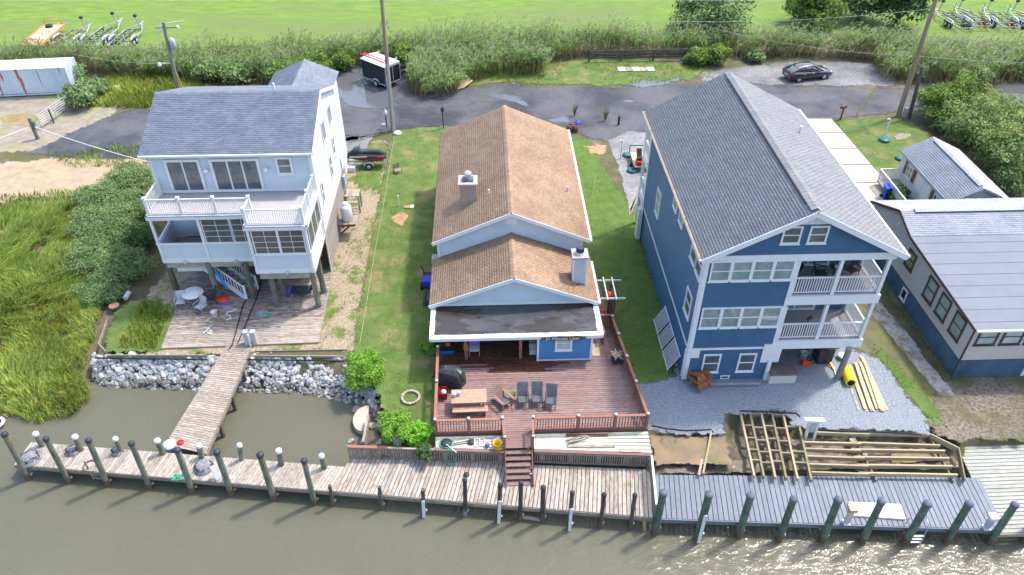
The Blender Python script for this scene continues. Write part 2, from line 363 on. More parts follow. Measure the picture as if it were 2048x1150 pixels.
m_rockd = M('wet_stone', (.12,.115,.10), (.21,.20,.175), 2.2, .8, .6, 9, rand=.25, coord='obj')
m_rockb = M('brown_stone', (.30,.25,.2), (.4,.35,.29), 2.2, .85, .5, 9, rand=.15, coord='obj')
m_sign = M('driftwood_sign', (.055,.042,.036), (.10,.08,.07), 8, .9, .6, 20)
m_brick = M('brown_chimney_siding', (.36,.27,.22), (.40,.30,.25), 2, .7)
m_pebw = M('grey_wire', (.34,.35,.36), None, rough=.6)
m_net = M('grey_netting', (.13,.135,.15), (.26,.265,.285), 9, .9, .8, 14)
# foliage
def LF(n, a, b, isl=.35, tr=.4, k=1.95, up=.6):
    return M(n, [c*k for c in a], [c*k for c in b], .8, .75, island=isl, trans=tr, spec=.15, upn=up)
l_marsh = LF('marsh_grass_blade', (.115,.16,.03), (.18,.215,.05), .4, k=2.6)
l_marsh2 = LF('yellow_grass_blade', (.20,.215,.018), (.26,.245,.035), .3)
l_reed = LF('reed_leaf', (.065,.125,.034), (.112,.168,.052), .45)
l_meadow = LF('meadow_blade', (.12,.165,.02), (.17,.205,.035), .35, k=1.8)
l_reed2 = LF('dry_reed_stem', (.19,.135,.065), (.27,.205,.115), .35)
l_plume = LF('reed_plume', (.20,.17,.11), (.26,.225,.16), .3)
l_shrub = LF('grey_green_leaf', (.075,.122,.044), (.12,.165,.066), .5, k=2.05)
l_bright = LF('bright_leaf', (.075,.165,.018), (.12,.215,.03), .4)
l_dark = LF('dark_leaf', (.030,.070,.020), (.055,.10,.03), .45)
l_cedar = LF('cedar_leaf', (.085,.12,.036), (.135,.17,.058), .45)
l_ever = LF('evergreen_leaf', (.06,.105,.02), (.095,.145,.03), .45)
l_olive = LF('olive_leaf', (.12,.165,.035), (.175,.21,.06), .35)
l_trunk = M('bark', (.085,.065,.05), (.14,.11,.085), 6, .95, .4, 20)
l_weed = LF('short_weed_blade', (.10,.16,.025), (.17,.20,.045), .4)
# ------------------------------------------------------------------ ground, water and surface sheets
ZD, ZW = -0.45, -1.30          # dock level, water level
SHORE = [(-300,30.4),(-60,30.0),(-40,29.8),(-30,29.6),(-27,28.9),(-24.6,28.0),(-22.9,28.8),(-22.3,30.4),(-22.9,31.4),(-22.6,31.3),(-19,30.9),(-16,30.6),(-13,30.4),
         (-10,30.1),(-8,29.5),(-6.9,28.8),(-6.3,27.6),(-6.1,26.2),(-6.0,25.0),(-5.6,24.5),(-3,24.5),(7.3,24.0),(7.6,23.3),(23.4,23.2),(23.7,24.3),(60,24.6),(300,25)]
def fbm(x, y, s=1.0, o=3):
    """cheap smooth noise for outlines and relief"""
    r = 0
    for k in range(o):
        f = s * 2 ** k; r = r + (np.sin(x*f*1.3 + 1.7*k + 1.9*np.sin(y*f*.7 + k)) * np.cos(y*f*1.1 - .6*k + 1.3*np.sin(x*f*.9 + 2*k))) / 2 ** k
    return r
def shore_y(x):
    # signed: the land lies on the +y side of the outline
    P = np.array(SHORE); return np.interp(x, P[:, 0], P[:, 1])
def land_z(x, y):
    P = np.array(SHORE); d = np.full(np.shape(x), 1e9)
    for (ax, ay), (bx_, by) in zip(P[:-1], P[1:]):
        t = np.clip(((x-ax)*(bx_-ax) + (y-ay)*(by-ay)) / ((bx_-ax)**2 + (by-ay)**2), 0, 1)
        d = np.minimum(d, np.hypot(x - ax - t*(bx_-ax), y - ay - t*(by-ay)))
    inside = y > shore_y(x); d = np.where(inside, d, -d)
    # width of the bank: wide on the rock and marsh sides, steep along the bulkheads
    w = np.where(x < -22.5, 3.0, np.where(x < -5.8, 1.9, .25))
    h = np.clip((d + .25) / w, -.6, 1.0); z = -1.5 + 1.5 * np.where(h > 0, h * h * (3 - 2*h), h)
    marsh = (x < -21.5) & (y < 47) & inside
    z = np.where(marsh, np.minimum(z, -.55 + .5 * np.clip((y - 33) / 14, 0, 1) + .06 * fbm(x, y, .8)), z)
    pit = ((x > 12.0) & (x < 15.5) & (y > 23.1) & (y < 26.35)) | (x > 7.75) & (x < 23.45) & (y > 23.1) & (y < 25.35 - .12 * np.clip(x - 12, 0, 12) / 6)
    z = np.where(pit, -.62 + .10 * fbm(x, y, 1.7) + .33 * np.clip((12.2 - x) / 3, 0, 1) * np.clip((y - 23.2) / 1.2, 0, 1) - .12 * (x > 18), z)
    return z
xs = np.concatenate([np.linspace(-300, -62, 16), np.arange(-60, 60.01, .4), np.linspace(62, 300, 16)])
ys = np.concatenate([np.arange(8, 22, 2.0), np.arange(22, 36, .25), np.arange(36, 60, 1.0), np.linspace(60, 420, 60)])
GX, GY = np.meshgrid(xs, ys); GZ = land_z(GX, GY)
nx, ny = len(xs), len(ys); I = np.arange(nx * ny).reshape(ny, nx)
np_mesh('ground', np.stack([GX, GY, GZ], -1).reshape(-1, 3), np.stack([I[:-1, :-1], I[:-1, 1:], I[1:, 1:], I[1:, :-1]], -1).reshape(-1, 4), m_ground, smooth=True, kind='structure')

mw = bpy.data.materials.new('creek_water'); mw.use_nodes = True; nt = mw.node_tree; b = nt.nodes['Principled BSDF']; L = nt.links.new
b.inputs['Roughness'].default_value = .06; b.inputs['IOR'].default_value = 1.33; b.inputs['Specular IOR Level'].default_value = .5
geo = nd(nt, 'ShaderNodeNewGeometry')
n0 = nd(nt, 'ShaderNodeTexNoise'); n0.inputs['Scale'].default_value = .25; n0.inputs['Detail'].default_value = 4; L(geo.outputs['Position'], n0.inputs['Vector'])
mx = nd(nt, 'ShaderNodeMix', data_type='RGBA'); mx.inputs[6].default_value = (.098,.096,.064,1); mx.inputs[7].default_value = (.122,.119,.084,1); L(n0.outputs[0], mx.inputs[0]); L(mx.outputs[2], b.inputs['Base Color'])
mp = nd(nt, 'ShaderNodeMapping'); mp.inputs['Scale'].default_value = (.8, 1.5, 1); mp.inputs['Rotation'].default_value = (0, 0, R(28)); L(geo.outputs['Position'], mp.inputs['Vector'])
n1 = nd(nt, 'ShaderNodeTexNoise'); n1.inputs['Scale'].default_value = 2.2; n1.inputs['Detail'].default_value = 5; n1.inputs['Roughness'].default_value = .6; n1.inputs['Distortion'].default_value = .6; L(mp.outputs[0], n1.inputs['Vector'])
n2 = nd(nt, 'ShaderNodeTexNoise'); n2.inputs['Scale'].default_value = .35; n2.inputs['Detail'].default_value = 2; L(mp.outputs[0], n2.inputs['Vector'])
# the creek is ruffled more towards the open right-hand side
sx = nd(nt, 'ShaderNodeSeparateXYZ'); L(geo.outputs['Position'], sx.inputs[0])
ad = nd(nt, 'ShaderNodeMath', operation='MULTIPLY_ADD'); L(n2.outputs[0], ad.inputs[0]); ad.inputs[1].default_value = .5; L(n1.outputs[0], ad.inputs[2])
n4 = nd(nt, 'ShaderNodeTexNoise'); n4.inputs['Scale'].default_value = .11; L(geo.outputs['Position'], n4.inputs['Vector'])
r4 = nd(nt, 'ShaderNodeMapRange'); r4.inputs[1].default_value = .35; r4.inputs[2].default_value = .65; r4.inputs[3].default_value = .16; r4.inputs[4].default_value = .42; L(n4.outputs[0], r4.inputs[0])
bp = nd(nt, 'ShaderNodeBump'); L(r4.outputs[0], bp.inputs['Strength']); bp.inputs['Distance'].default_value = .16; L(ad.outputs[0], bp.inputs['Height']); L(bp.outputs[0], b.inputs['Normal'])
MB().add([(-300,-60,ZW),(300,-60,ZW),(300,33,ZW),(-300,33,ZW)], [(0,1,2,3)]).build('water', mw, kind='structure')

def outline(pts, amp=.25, step=.8, s=1.1):
    out = []
    for a, b in zip(pts, pts[1:] + pts[:1]):
        a, b = Vector(a[:2]), Vector(b[:2]); n = max(1, int((b - a).length / step))
        for k in range(n): out.append(a.lerp(b, k / n))
    return [(p.x + amp * float(fbm(p.x, p.y, s)) * .7, p.y + amp * float(fbm(p.y + 9, p.x - 4, s)) * .7) for p in out]
_soft = {}
def soft(mat):
    """the same surface thinning out unevenly towards its edge, so that what lies below shows through"""
    if mat.name not in _soft:
        m = mat.copy(); m.name = mat.name + '_worn_edge'; nt = m.node_tree; L = nt.links.new; out = nt.nodes['Material Output']; src = out.inputs[0].links[0].from_socket
        at_ = nd(nt, 'ShaderNodeAttribute'); at_.attribute_name = 'edge'; geo = nd(nt, 'ShaderNodeNewGeometry')
        nz = nd(nt, 'ShaderNodeTexNoise'); nz.inputs['Scale'].default_value = 2.0; nz.inputs['Detail'].default_value = 4; nz.inputs['Roughness'].default_value = .7; L(geo.outputs['Position'], nz.inputs['Vector'])
        ad = nd(nt, 'ShaderNodeMath', operation='MULTIPLY_ADD'); L(nz.outputs[0], ad.inputs[0]); ad.inputs[1].default_value = 1.5; L(at_.outputs['Fac'], ad.inputs[2])
        mr = nd(nt, 'ShaderNodeMapRange'); mr.inputs[1].default_value = 1.15; mr.inputs[2].default_value = 1.3; L(ad.outputs[0], mr.inputs[0])
        tp = nd(nt, 'ShaderNodeBsdfTransparent'); ms = nd(nt, 'ShaderNodeMixShader'); L(mr.outputs[0], ms.inputs[0]); L(tp.outputs[0], ms.inputs[1]); L(src, ms.inputs[2]); L(ms.outputs[0], out.inputs[0])
        _soft[mat.name] = m
    return _soft[mat.name]
def sheet(name, pts, z, mat, amp=.25, step=.8, kind='structure', parent=None, fade=.8, inner=0, **kw):
    pl = [Vector((p[0], p[1])) for p in (outline(pts, amp, step) if amp else pts)]; n = len(pl)
    if sum(pl[i].cross(pl[(i+1) % n]) for i in range(n)) < 0: pl.reverse()
    m = bpy.data.meshes.new(name)
    if fade:
        def off(d):
            o = []
            for i in range(n):
                e = (pl[(i+1) % n] - pl[i-1]); nrm = Vector((-e.y, e.x)).normalized(); o.append(pl[i] + nrm*d)
            return o
        if inner:
            cc = sum(pl, Vector((0, 0)))/n; A_, B_ = [cc + (p-cc)*1.1 for p in pl], [cc + (p-cc)*inner for p in pl]
        else: A_, B_ = off(-fade*.5), off(fade*.5)
        m.from_pydata([(p.x, p.y, z) for p in A_ + B_], [], [tuple(range(n, 2*n))] + [(i, (i+1) % n, n+(i+1) % n, n+i) for i in range(n)])
        at_ = m.attributes.new('edge', 'FLOAT', 'POINT'); at_.data.foreach_set('value', [0.0]*n + [1.0]*n); m.materials.append(soft(mat))
    else: m.from_pydata([(p.x, p.y, z) for p in pl], [], [tuple(range(n))]); m.materials.append(mat)
    m.update(); o = bpy.data.objects.new(name, m); link(o, parent); return tag(o, kind=kind, **kw)
def px(*pp, z=0.0): return [tuple(at(p[0], p[1], z)) for p in pp]

sheet('field', [(-300,80.5),(-60,80.5),(-34,79),(-10,80),(20,82),(45,80),(60,76),(300,76),(300,420),(-300,420)], .012, m_field, .6, 3, fade=1.5)
sheet('sandy_track', [(-300,55),(-37,56.5),(-33,60),(-33.5,66),(-36,69),(-60,69.5),(-300,69)], .010, m_track, .5, 1.5, fade=1.2)
sheet('sand', [(-300,46.5),(-36,48.8),(-31,49.6),(-27.5,50.4),(-23.5,50.8),(-21.5,52),(-22,54.4),(-26,55),(-33,55.4),(-38,54.6),(-300,54)], .020, m_sand, .5, 1.2, fade=1.2)
sheet('road', [(-37.5,56.0),(-30,55.2),(-22,55.6),(-17,56.5),(-12,57.2),(-9.6,58.6),(-8,59.4),(-4,59.9),(6.5,59.6),(7.6,58.3),(8.9,57.2),(10.2,56.8),(11.3,57.4),(12.0,58.6),(13.6,57.9),(15.4,57.5),(17,58.8),(22,59.7),(30,59.9),(36.5,61.2),
               (44,61.6),(60,61.4),(300,61),(300,66.5),(60,66.8),(46,66.2),(38,66.0),(30,67.0),(20,67.8),(12.6,67.3),(6,67.6),(1.5,68.4),(-3,67.4),(-5.5,68.5),(-6,73.2),(-14.5,73.9),(-18,72),(-22,65.5),(-27,64.2),(-32.5,64)], .028, m_road, .3, 1.0)
sheet('gravel_lot', [(20.5,68.4),(22,67.9),(30,67.3),(38.3,66.6),(39.6,68.5),(38.8,71.9),(31,72.9),(25,71.4),(21,70.4)], .034, m_lot, .4, 1.0)
sheet('roadside_turf', [(-2.5,68.0),(1.5,68.8),(6,68.1),(12,67.9),(19.5,68.6),(22,71.6),(15,74),(4,73.6),(-2,73)], .036, m_lawn, .4, 1.0)
for i, q in enumerate((((676,152),(700,142),(735,146),(752,158),(772,180),(795,186),(800,214),(770,222),(720,216),(690,212),(668,190)), ((1230,172),(1270,160),(1330,162),(1372,152),(1385,158),(1330,172),(1280,178)),
                       ((930,186),(980,184),(1035,190),(1060,204),(1078,214),(1062,220),(1030,205),(985,196)), ((1242,203),(1258,200),(1268,204),(1254,208)), ((1090,240),(1130,232),(1150,238),(1140,247),(1100,246)))):
    sheet('puddle', px(*q), .042, m_puddle, .2, .6, inner=.8 if i == 0 else .4)
sheet('puddle', px((0,228),(70,226),(88,240),(60,254),(0,252)), .030, m_tanpud, .2, .6, inner=.6)
sheet('side_channel', px((1955,170),(2048,163),(2200,158),(2200,186),(2048,190),(1990,188)), .040, m_puddle, .2, .8, inner=.6)
sheet('driveway_verge', px((1668,243),(1700,240),(1800,236),(1850,262),(1872,290),(1850,330),(1800,345),(1782,362),(1740,330),(1700,285)), .030, m_lawn, .15, .6)
sheet('dirt_patch', px((1778,272),(1808,262),(1830,268),(1818,280),(1790,284)), .034, m_track, .15, .5, inner=.3)
# middle lawns
sheet('lawn', [(-8.0,59.3),(-3.2,59.8),(6.9,59.3),(7.0,57.5),(6.2,54),(6.0,24.6),(-5.2,24.9),(-5.6,26.6),(-6.2,28.6),(-7.7,30.8),(-8.05,33.2),(-8.1,45)], .016, m_lawn, .12, .8)
sheet('lawn', [(6.0,57.6),(8.6,57.0),(8.9,53),(10.35,46),(10.35,31.2),(9.6,28.9),(6.0,28.6)], .020, m_lawn2, .15, .7)
sheet('gravel_pad', px((1160,262),(1250,246),(1290,246),(1300,330),(1275,400),(1262,430),(1248,380),(1236,330),(1215,282),(1180,272)), .026, m_pale, .12, .6, fade=.35)
sheet('bare_soil', px((1163,290),(1190,284),(1220,290),(1222,310),(1195,316),(1170,306)), .030, m_orange, .2, .4, inner=.3)
sheet('bare_soil', px((776,432),(800,420),(822,430),(818,446),(800,456),(786,448)), .024, m_orange, .15, .3, inner=.3)
# white house yard
sheet('pebble_yard', [(-20.6,40.5),(-20.4,44),(-19,48),(-10,56),(-8.6,57.5),(-8.15,52),(-8.1,33.2),(-7.9,32.1),(-19.6,31.9),(-20.3,33),(-21.5,38)], .014, m_pebble, .2, .7)
sheet('side_turf', [(-10.4,50),(-10.2,57.4),(-9,58.4),(-8.1,57),(-8.1,49)], .024, m_lawn, .2, .6, inner=.6)
sheet('gravel_pad', [(-12.5,55.6),(-9.8,55.2),(-9.4,58.6),(-12,58.4)], .028, m_pale, .2, .6, inner=.6)
sheet('grass_bed', px((208,690),(235,622),(262,604),(318,602),(352,620),(322,704),(215,706)), .022, m_lawn, .1, .5)
# blue house yard
sheet('gravel_yard', [(7.7,28.75),(7.75,25.55),(9.6,25.25),(11.7,25.15),(12.05,26.45),(15.35,26.5),(15.6,25.5),(16,25.2),(19.4,25.15),(22.1,24.75),(22.4,25.9),(22.2,27.9),(21.9,30.3),(20.4,31.2),(19.5,36.5),(10.5,36.5),(10.3,29.3)], .018, m_yard, .15, .6)
sheet('muddy_swale', [(19.6,44),(19.6,36),(20.6,31.6),(22.2,30.4),(22.6,27.5),(22.5,25),(24.2,25.2),(25.2,28.4),(24.8,36),(24.5,44)], .012, m_ditch, .25, .7)
sheet('shell_strip', [(23.6,37),(24.3,33),(24.6,29.5),(24.9,27.2),(24.1,27.4),(23.6,30),(23.1,33.5),(22.9,36.8)], .020, m_white, .15, .6, fade=.4)
sheet('shell_yard', [(22.6,24.5),(23.6,24.35),(60,24.7),(60,28.6),(25.3,28.6),(24.2,27.8),(22.9,26)], .016, m_shell, .25, .8)
sheet('verge_grass', [(21.9,30.6),(22.3,28.2),(22.5,26),(23.2,25.2),(23.4,26.5),(23,28.6),(22.3,31)], .022, m_lawn2, .1, .5, fade=.25)
sheet('driveway_mud', [(7.85,25.45),(7.85,23.35),(11.9,23.35),(11.9,25.1),(9.8,25.2)], -.18, m_claysand, .1, .5, inner=.75)
sheet('puddle', [(19.9,24.05),(22.6,24.3),(23.1,23.5),(19.6,23.35)], -.60, m_tanpud, .12, .4, inner=.6)
# concrete driveway beside the blue house: slabs with open joints
dv = MB().bb((20.2, 41.5, -.05), (24.6, 41.6, .02)).build('driveway', m_conc2, kind='structure')
A0, A1, B0, B1 = at(1592, 238), at(1662, 238), at(1740, 404), at(1806, 404)
for k in range(5):
    t0, t1 = k / 5 + .004, (k + 1) / 5 - .004
    q = [A0.lerp(B0, t0), A1.lerp(B1, t0), A1.lerp(B1, t1), A0.lerp(B0, t1)]
    mb = MB().slab([(p.x, p.y, .06) for p in q], .09); mb.build('slab', m_conc, dv)
# mud in the open deck frames
mxs, mys = np.arange(7.8, 23.4, .15), np.arange(23.15, 26.34, .15); MX_, MY_ = np.meshgrid(mxs, mys); MZ_ = land_z(MX_, MY_) + .03 + .04*fbm(MX_, MY_, 4.0)
MZ_ = np.where(land_z(MX_, MY_) > -.12, -.3, MZ_); kx, ky = len(mxs), len(mys); I = np.arange(kx*ky).reshape(ky, kx)
np_mesh('mud_pit', np.stack([MX_, MY_, MZ_], -1).reshape(-1, 3), np.stack([I[:-1, :-1], I[:-1, 1:], I[1:, 1:], I[1:, :-1]], -1).reshape(-1, 4), m_mud, smooth=True, kind='structure')
# ------------------------------------------------------------------ building helpers
UP = Vector((0, 0, 1))
def slice_poly(poly, z):
    us = []
    for (u0, z0), (u1, z1) in zip(poly, poly[1:] + poly[:1]):
        if (z0 - z) * (z1 - z) <= 0 and z0 != z1: us.append(u0 + (u1 - u0) * (z - z0) / (z1 - z0))
    return (min(us), max(us)) if us else None
def lap(parent, p0, u, n, poly, mat, course=.15, vert=False):
    """overlapping boards over a convex wall outline given in (u, z)"""
    p0, u, n = Vector(p0), Vector(u), Vector(n); mb = MB()
    if vert:
        a0, a1 = min(p[0] for p in poly), max(p[0] for p in poly); sw = [(z, uu) for uu, z in poly]
        t = a0
        while t < a1 - .02:
            t1 = min(t + course, a1)
            i0, i1 = slice_poly(sw, t + .001), slice_poly(sw, t1 - .001)
            if i0 and i1:
                q = [p0 + u*t + UP*i0[0] + n*.018, p0 + u*(t1-.015) + UP*i1[0] + n*.018, p0 + u*(t1-.015) + UP*i1[1] + n*.018, p0 + u*t + UP*i0[1] + n*.018]
                mb.add(q + [v - n*.015 for v in q], [(0,1,2,3),(0,3,7,4),(1,5,6,2)])
            t = t1
    else:
        z0, z1 = min(p[1] for p in poly), max(p[1] for p in poly); t = z0
        while t < z1 - .02:
            t1 = min(t + course, z1); i0, i1 = slice_poly(poly, t + .001), slice_poly(poly, t1 - .001)
            if i0 and i1:
                q = [p0 + u*i0[0] + UP*t + n*.042, p0 + u*i0[1] + UP*t + n*.042, p0 + u*i1[1] + UP*t1 + n*.006, p0 + u*i1[0] + UP*t1 + n*.006]
                mb.add(q + [q[0] - n*.038, q[1] - n*.038], [(0,1,2,3),(4,5,1,0)])
            t = t1
    return mb.build('siding', mat, parent, kind='stuff')
def wall(parent, p0, u, n, poly, mat, course=.15, t=.14, vert=False, name='wall'):
    p0, u, n = Vector(p0), Vector(u).normalized(), Vector(n).normalized(); k = len(poly)
    fr = [p0 + u*a + UP*z for a, z in poly]; bk = [q - n*t for q in fr]
    o = MB().add(fr + bk, [tuple(range(k)), tuple(range(2*k-1, k-1, -1))] + [(i, k+i, k+(i+1)%k, (i+1)%k) for i in range(k)]).build(name, mat, parent)
    if course: lap(o, p0, u, n, poly, mat, course, vert)
    return o
def rect(w, z0, z1, u0=0): return [(u0, z0), (u0 + w, z0), (u0 + w, z1), (u0, z1)]
def window(parent, p, u, n, w, h, frame, pane, lites=(1, 2), fw=.10, dep=.07, sill=True, name='window', grid=None, blinds=None):
    """p: lower left corner of the outer frame. each light of glass is a piece of its own"""
    p, u, n = Vector(p), Vector(u).normalized(), Vector(n).normalized(); mb = MB()
    def rc(u0, u1, z0, z1, d0, d1):
        c = p + u*((u0+u1)/2) + UP*((z0+z1)/2) + n*((d0+d1)/2)
        vs = [p + u*a + UP*z + n*d for d in (d0, d1) for a, z in ((u0,z0),(u1,z0),(u1,z1),(u0,z1))]
        return vs
    F = [(3,2,1,0),(4,5,6,7),(0,1,5,4),(1,2,6,5),(2,3,7,6),(3,0,4,7)]
    mb.add(rc(0, w, 0, fw, 0, dep), F); mb.add(rc(0, w, h-fw, h, 0, dep), F); mb.add(rc(0, fw, fw, h-fw, 0, dep), F); mb.add(rc(w-fw, w, fw, h-fw, 0, dep), F)
    if sill: mb.add(rc(-.04, w+.04, -.05, 0, 0, dep+.03), F)
    cols, rows = lites; iw, ih = w - 2*fw, h - 2*fw; b = .05
    for c in range(1, cols): mb.add(rc(fw + iw*c/cols - b*.8, fw + iw*c/cols + b*.8, fw, h-fw, 0, dep-.006), F)
    for r in range(1, rows): mb.add(rc(fw, w-fw, fw + ih*r/rows - b/2, fw + ih*r/rows + b/2, 0, dep-.012), F)
    if grid:
        for g in range(1, grid[0]*cols):
            if g % grid[0]: x = fw + iw*g/(grid[0]*cols); mb.add(rc(x-.014, x+.014, fw, h-fw, 0, .042), F)
        for g in range(1, grid[1]): z = fw + ih*g/grid[1]; mb.add(rc(fw, w-fw, z-.014, z+.014, 0, .044), F)
    o = mb.build(name, frame, parent)
    for c in range(cols):
        for r in range(rows):
            q = rc(fw + iw*c/cols, fw + iw*(c+1)/cols, fw + ih*r/rows, fw + ih*(r+1)/rows, .027, .034 - .004*(r % 2))
            MB().add(q, F).build('pane', pane, o)
    return o
def shingles(parent, A, B, C, D, mat, e=.15, w=.32, lift=.022, name='shingles'):
    """tabs from the eave A-B up to the ridge D-C"""
    A, B, C, D = [np.array(p, dtype=float) for p in (A, B, C, D)]
    S = np.linalg.norm((D + C - A - B) / 2); nc = max(1, int(round(S / e)))
    nrm = np.cross(B - A, D - A); nrm /= np.linalg.norm(nrm)
    if nrm[2] < 0: nrm = -nrm
    V = []
    for i in range(nc):
        t0, t1 = i / nc, min(1, (i + 1.08) / nc)
        a0, b0, a1, b1 = A + (D-A)*t0, B + (C-B)*t0, A + (D-A)*t1, B + (C-B)*t1
        Lr = np.linalg.norm(b0 - a0); k = max(1, int(Lr / w)); off = (i % 2) * .5 + RNG.uniform(-.12, .12)
        s0 = np.clip((np.arange(-1, k + 1) + off) / k, 0, 1); s1 = np.clip((np.arange(0, k + 2) + off) / k - .012/w/k*2, 0, 1)
        ok = s1 - s0 > .2 / k; s0, s1 = s0[ok], s1[ok]
        lf = lift * RNG.uniform(.7, 1.2, len(s0))[:, None] * nrm
        p0, p1 = a0 + np.outer(s0, b0 - a0), a0 + np.outer(s1, b0 - a0); q1, q0 = a1 + np.outer(s1, b1 - a1), a1 + np.outer(s0, b1 - a1)
        V.append(np.stack([p0 + lf, p1 + lf, q1 + .005*nrm, q0 + .005*nrm, p0, p1], 1))
    V = np.concatenate(V); n = len(V); base = np.arange(n)[:, None] * 6
    q = np.concatenate([base + np.array([[0,1,2,3]]), base + np.array([[4,5,1,0]])])
    return np_mesh(name, V.reshape(-1, 3), q, mat, parent, kind='stuff')
def roof_plane(parent, A, B, C, D, deckmat, shmat, t=.14, **kw):
    o = MB().slab([A, B, C, D], t).build('roof', shmat, parent)
    shingles(o, A, B, C, D, shmat, **kw); return o
def ridge_cap(parent, a, b, mat, w=.3):
    a, b = Vector(a), Vector(b); L = (b - a).length; n = int(L / .3); d = (b - a) / n; sd = d.cross(UP).normalized(); mb = MB()
    for k in range(n):
        p, q = a + d*k, a + d*(k+1.05)
        z0, z1 = UP*.055, UP*.035
        mb.add([p - sd*w/2 - UP*.045, p + z0, p + sd*w/2 - UP*.045, q - sd*w/2 - UP*.055, q + z1, q + sd*w/2 - UP*.055], [(0,1,4,3),(1,2,5,4)])
    return mb.build('ridge_cap', mat, parent, kind='stuff')
def railing(parent, a, b, h, mat, gap=.13, bw=.035, rail=(.09, .05), low=.10, bmat=None, name='railing', vis=True):
    """top and bottom rail; each baluster is a piece under it"""
    a, b = Vector(a), Vector(b); d = b - a; L = math.hypot(d.x, d.y); n = max(2, int(L / gap))
    mb = MB(); mb.beam(a + UP*(h - rail[1]/2), b + UP*(h - rail[1]/2), rail[0], rail[1]); mb.beam(a + UP*low, b + UP*low, rail[0]*.6, .05)
    o = mb.build(name, mat, parent)
    for k in range(n):
        p = a.lerp(b, (k + .5) / n); bx('baluster', o, p + UP*((h - rail[1] + low)/2), (bw, bw, h - rail[1] - low), bmat or mat, (0, 0, math.atan2(d.y, d.x)))
    return o
def post(parent, p, h, w, mat, cap=None, name='post', capname='post_cap', capw=None):
    p = Vector(p); bx(name, parent, p + UP*h/2, (w, w, h), mat)
    if cap: 
        cw = capw or w * 1.35; MB().lathe(p + UP*h, [(cw*.70, 0), (cw*.70, .035), (cw*.25, .075)], 4, Matrix.Translation(p) @ Matrix.Rotation(R(45), 4, 'Z') @ Matrix.Translation(-p)).build(capname, cap, parent)
EX, EY = Vector((1, 0, 0)), Vector((0, 1, 0))
# ------------------------------------------------------------------ tan-roofed house in the middle
H = thing('cottage_house', 'low house with long tan shingle roof, pale siding and flat black porch roof', 'house', (1.3, 42, 0))
x0, x1, yf, yb, ze, zr, xr = -3.40, 5.90, 36.4, 50.5, 4.25, 6.24, 1.26
wx0, wx1 = x0 + .35, x1 - .35
gz = lambda x: ze - .12 + (zr - ze) * (1 - abs(x - xr) / (xr - x0 if x < xr else x1 - xr))
wall(H, (wx0, yf+.35, 0), EX, -EY, [(0, .2), (wx1-wx0, .2), (wx1-wx0, gz(wx1)), (xr-wx0, zr-.12), (0, gz(wx0))], m_side_m)
wall(H, (wx1, yf+.35, 0), EY, EX, rect(yb-yf-.6, .2, gz(wx1)), m_side_m)
wall(H, (wx0, yb-.25, 0), -EY, -EX, rect(yb-yf-.6, .2, gz(wx0)), m_side_m)
wall(H, (wx1, yb-.25, 0), -EX, EY, [(0, .2), (wx1-wx0, .2), (wx1-wx0, gz(wx0)), (wx1-xr, zr-.12), (0, gz(wx1))], m_side_m)
roof_plane(H, (x0, yf, ze), (x0, yb, ze), (xr, yb, zr), (xr, yf, zr), m_trim, m_sht, e=.146, w=.30)
roof_plane(H, (x1, yb, ze), (x1, yf, ze), (xr, yf, zr), (xr, yb, zr), m_trim, m_sht, e=.146, w=.30)
ridge_cap(H, (xr, yf, zr+.02), (xr, yb, zr+.02), m_sht, .34)
def rake(P, a, b, w=.035, h=.22, mat=m_trim):
    a, b = Vector(a), Vector(b); return MB().beam(a, b, w, h).build('rake_board', mat, P)
rake(H, (x0, yf-.02, ze-.07), (xr, yf-.02, zr-.07)); rake(H, (x1, yf-.021, ze-.07), (xr, yf-.021, zr-.07))
MB().beam((x1+.07, yf-.05, ze-.05), (x1+.07, yb, ze-.05), .13, .11).build('gutter', m_trim, H)
MB().bb((xr-.3, yf+.30, zr-.95), (xr+.35, yf+.352, zr-.35)).build('gable_vent', m_trim, H)
bx('corner_board', H, (wx0-.02, yf+.33, 2.2), (.14, .06, 3.9), m_trim)
# rear block in front, a little lower
u0, u1, vf, vb, we, wr, ur = -3.47, 6.0, 32.35, 36.72, 2.85, 4.68, 1.27
hz = lambda x: we - .12 + (wr - we) * (1 - abs(x - ur) / (ur - u0 if x < ur else u1 - ur))
a0, a1 = u0 + .4, u1 - .5
wall(H, (a0, vf+.25, 0), EX, -EY, [(0, .3), (a1-a0, .3), (a1-a0, hz(a1)), (ur-a0, wr-.12), (0, hz(a0))], m_side_m)
wall(H, (a1, vf+.25, 0), EY, EX, rect(vb-vf-.3, .3, hz(a1)), m_side_m)
wall(H, (a0, vb-.05, 0), -EY, -EX, rect(vb-vf-.3, .3, hz(a0)), m_side_m)
roof_plane(H, (u0, vf, we), (u0, vb, we), (ur, vb, wr), (ur, vf, wr), m_trim, m_sht, e=.146, w=.30)
roof_plane(H, (u1, vb, we), (u1, vf, we), (ur, vf, wr), (ur, vb, wr), m_trim, m_sht, e=.146, w=.30)
ridge_cap(H, (ur, vf, wr+.02), (ur, vb, wr+.02), m_sht, .34)
rake(H, (u0, vf-.02, we-.08), (ur, vf-.02, wr-.08)); rake(H, (u1, vf-.021, we-.08), (ur, vf-.021, wr-.08))
MB().beam((u1+.07, vf-.05, we-.05), (u1+.07, vb-.5, we-.05), .12, .10).build('gutter', m_trim, H)
bx('frieze_board', H, ((a0+a1)/2, vf+.21, hz(a0)-.12), (a1-a0, .05, .16), m_trim)
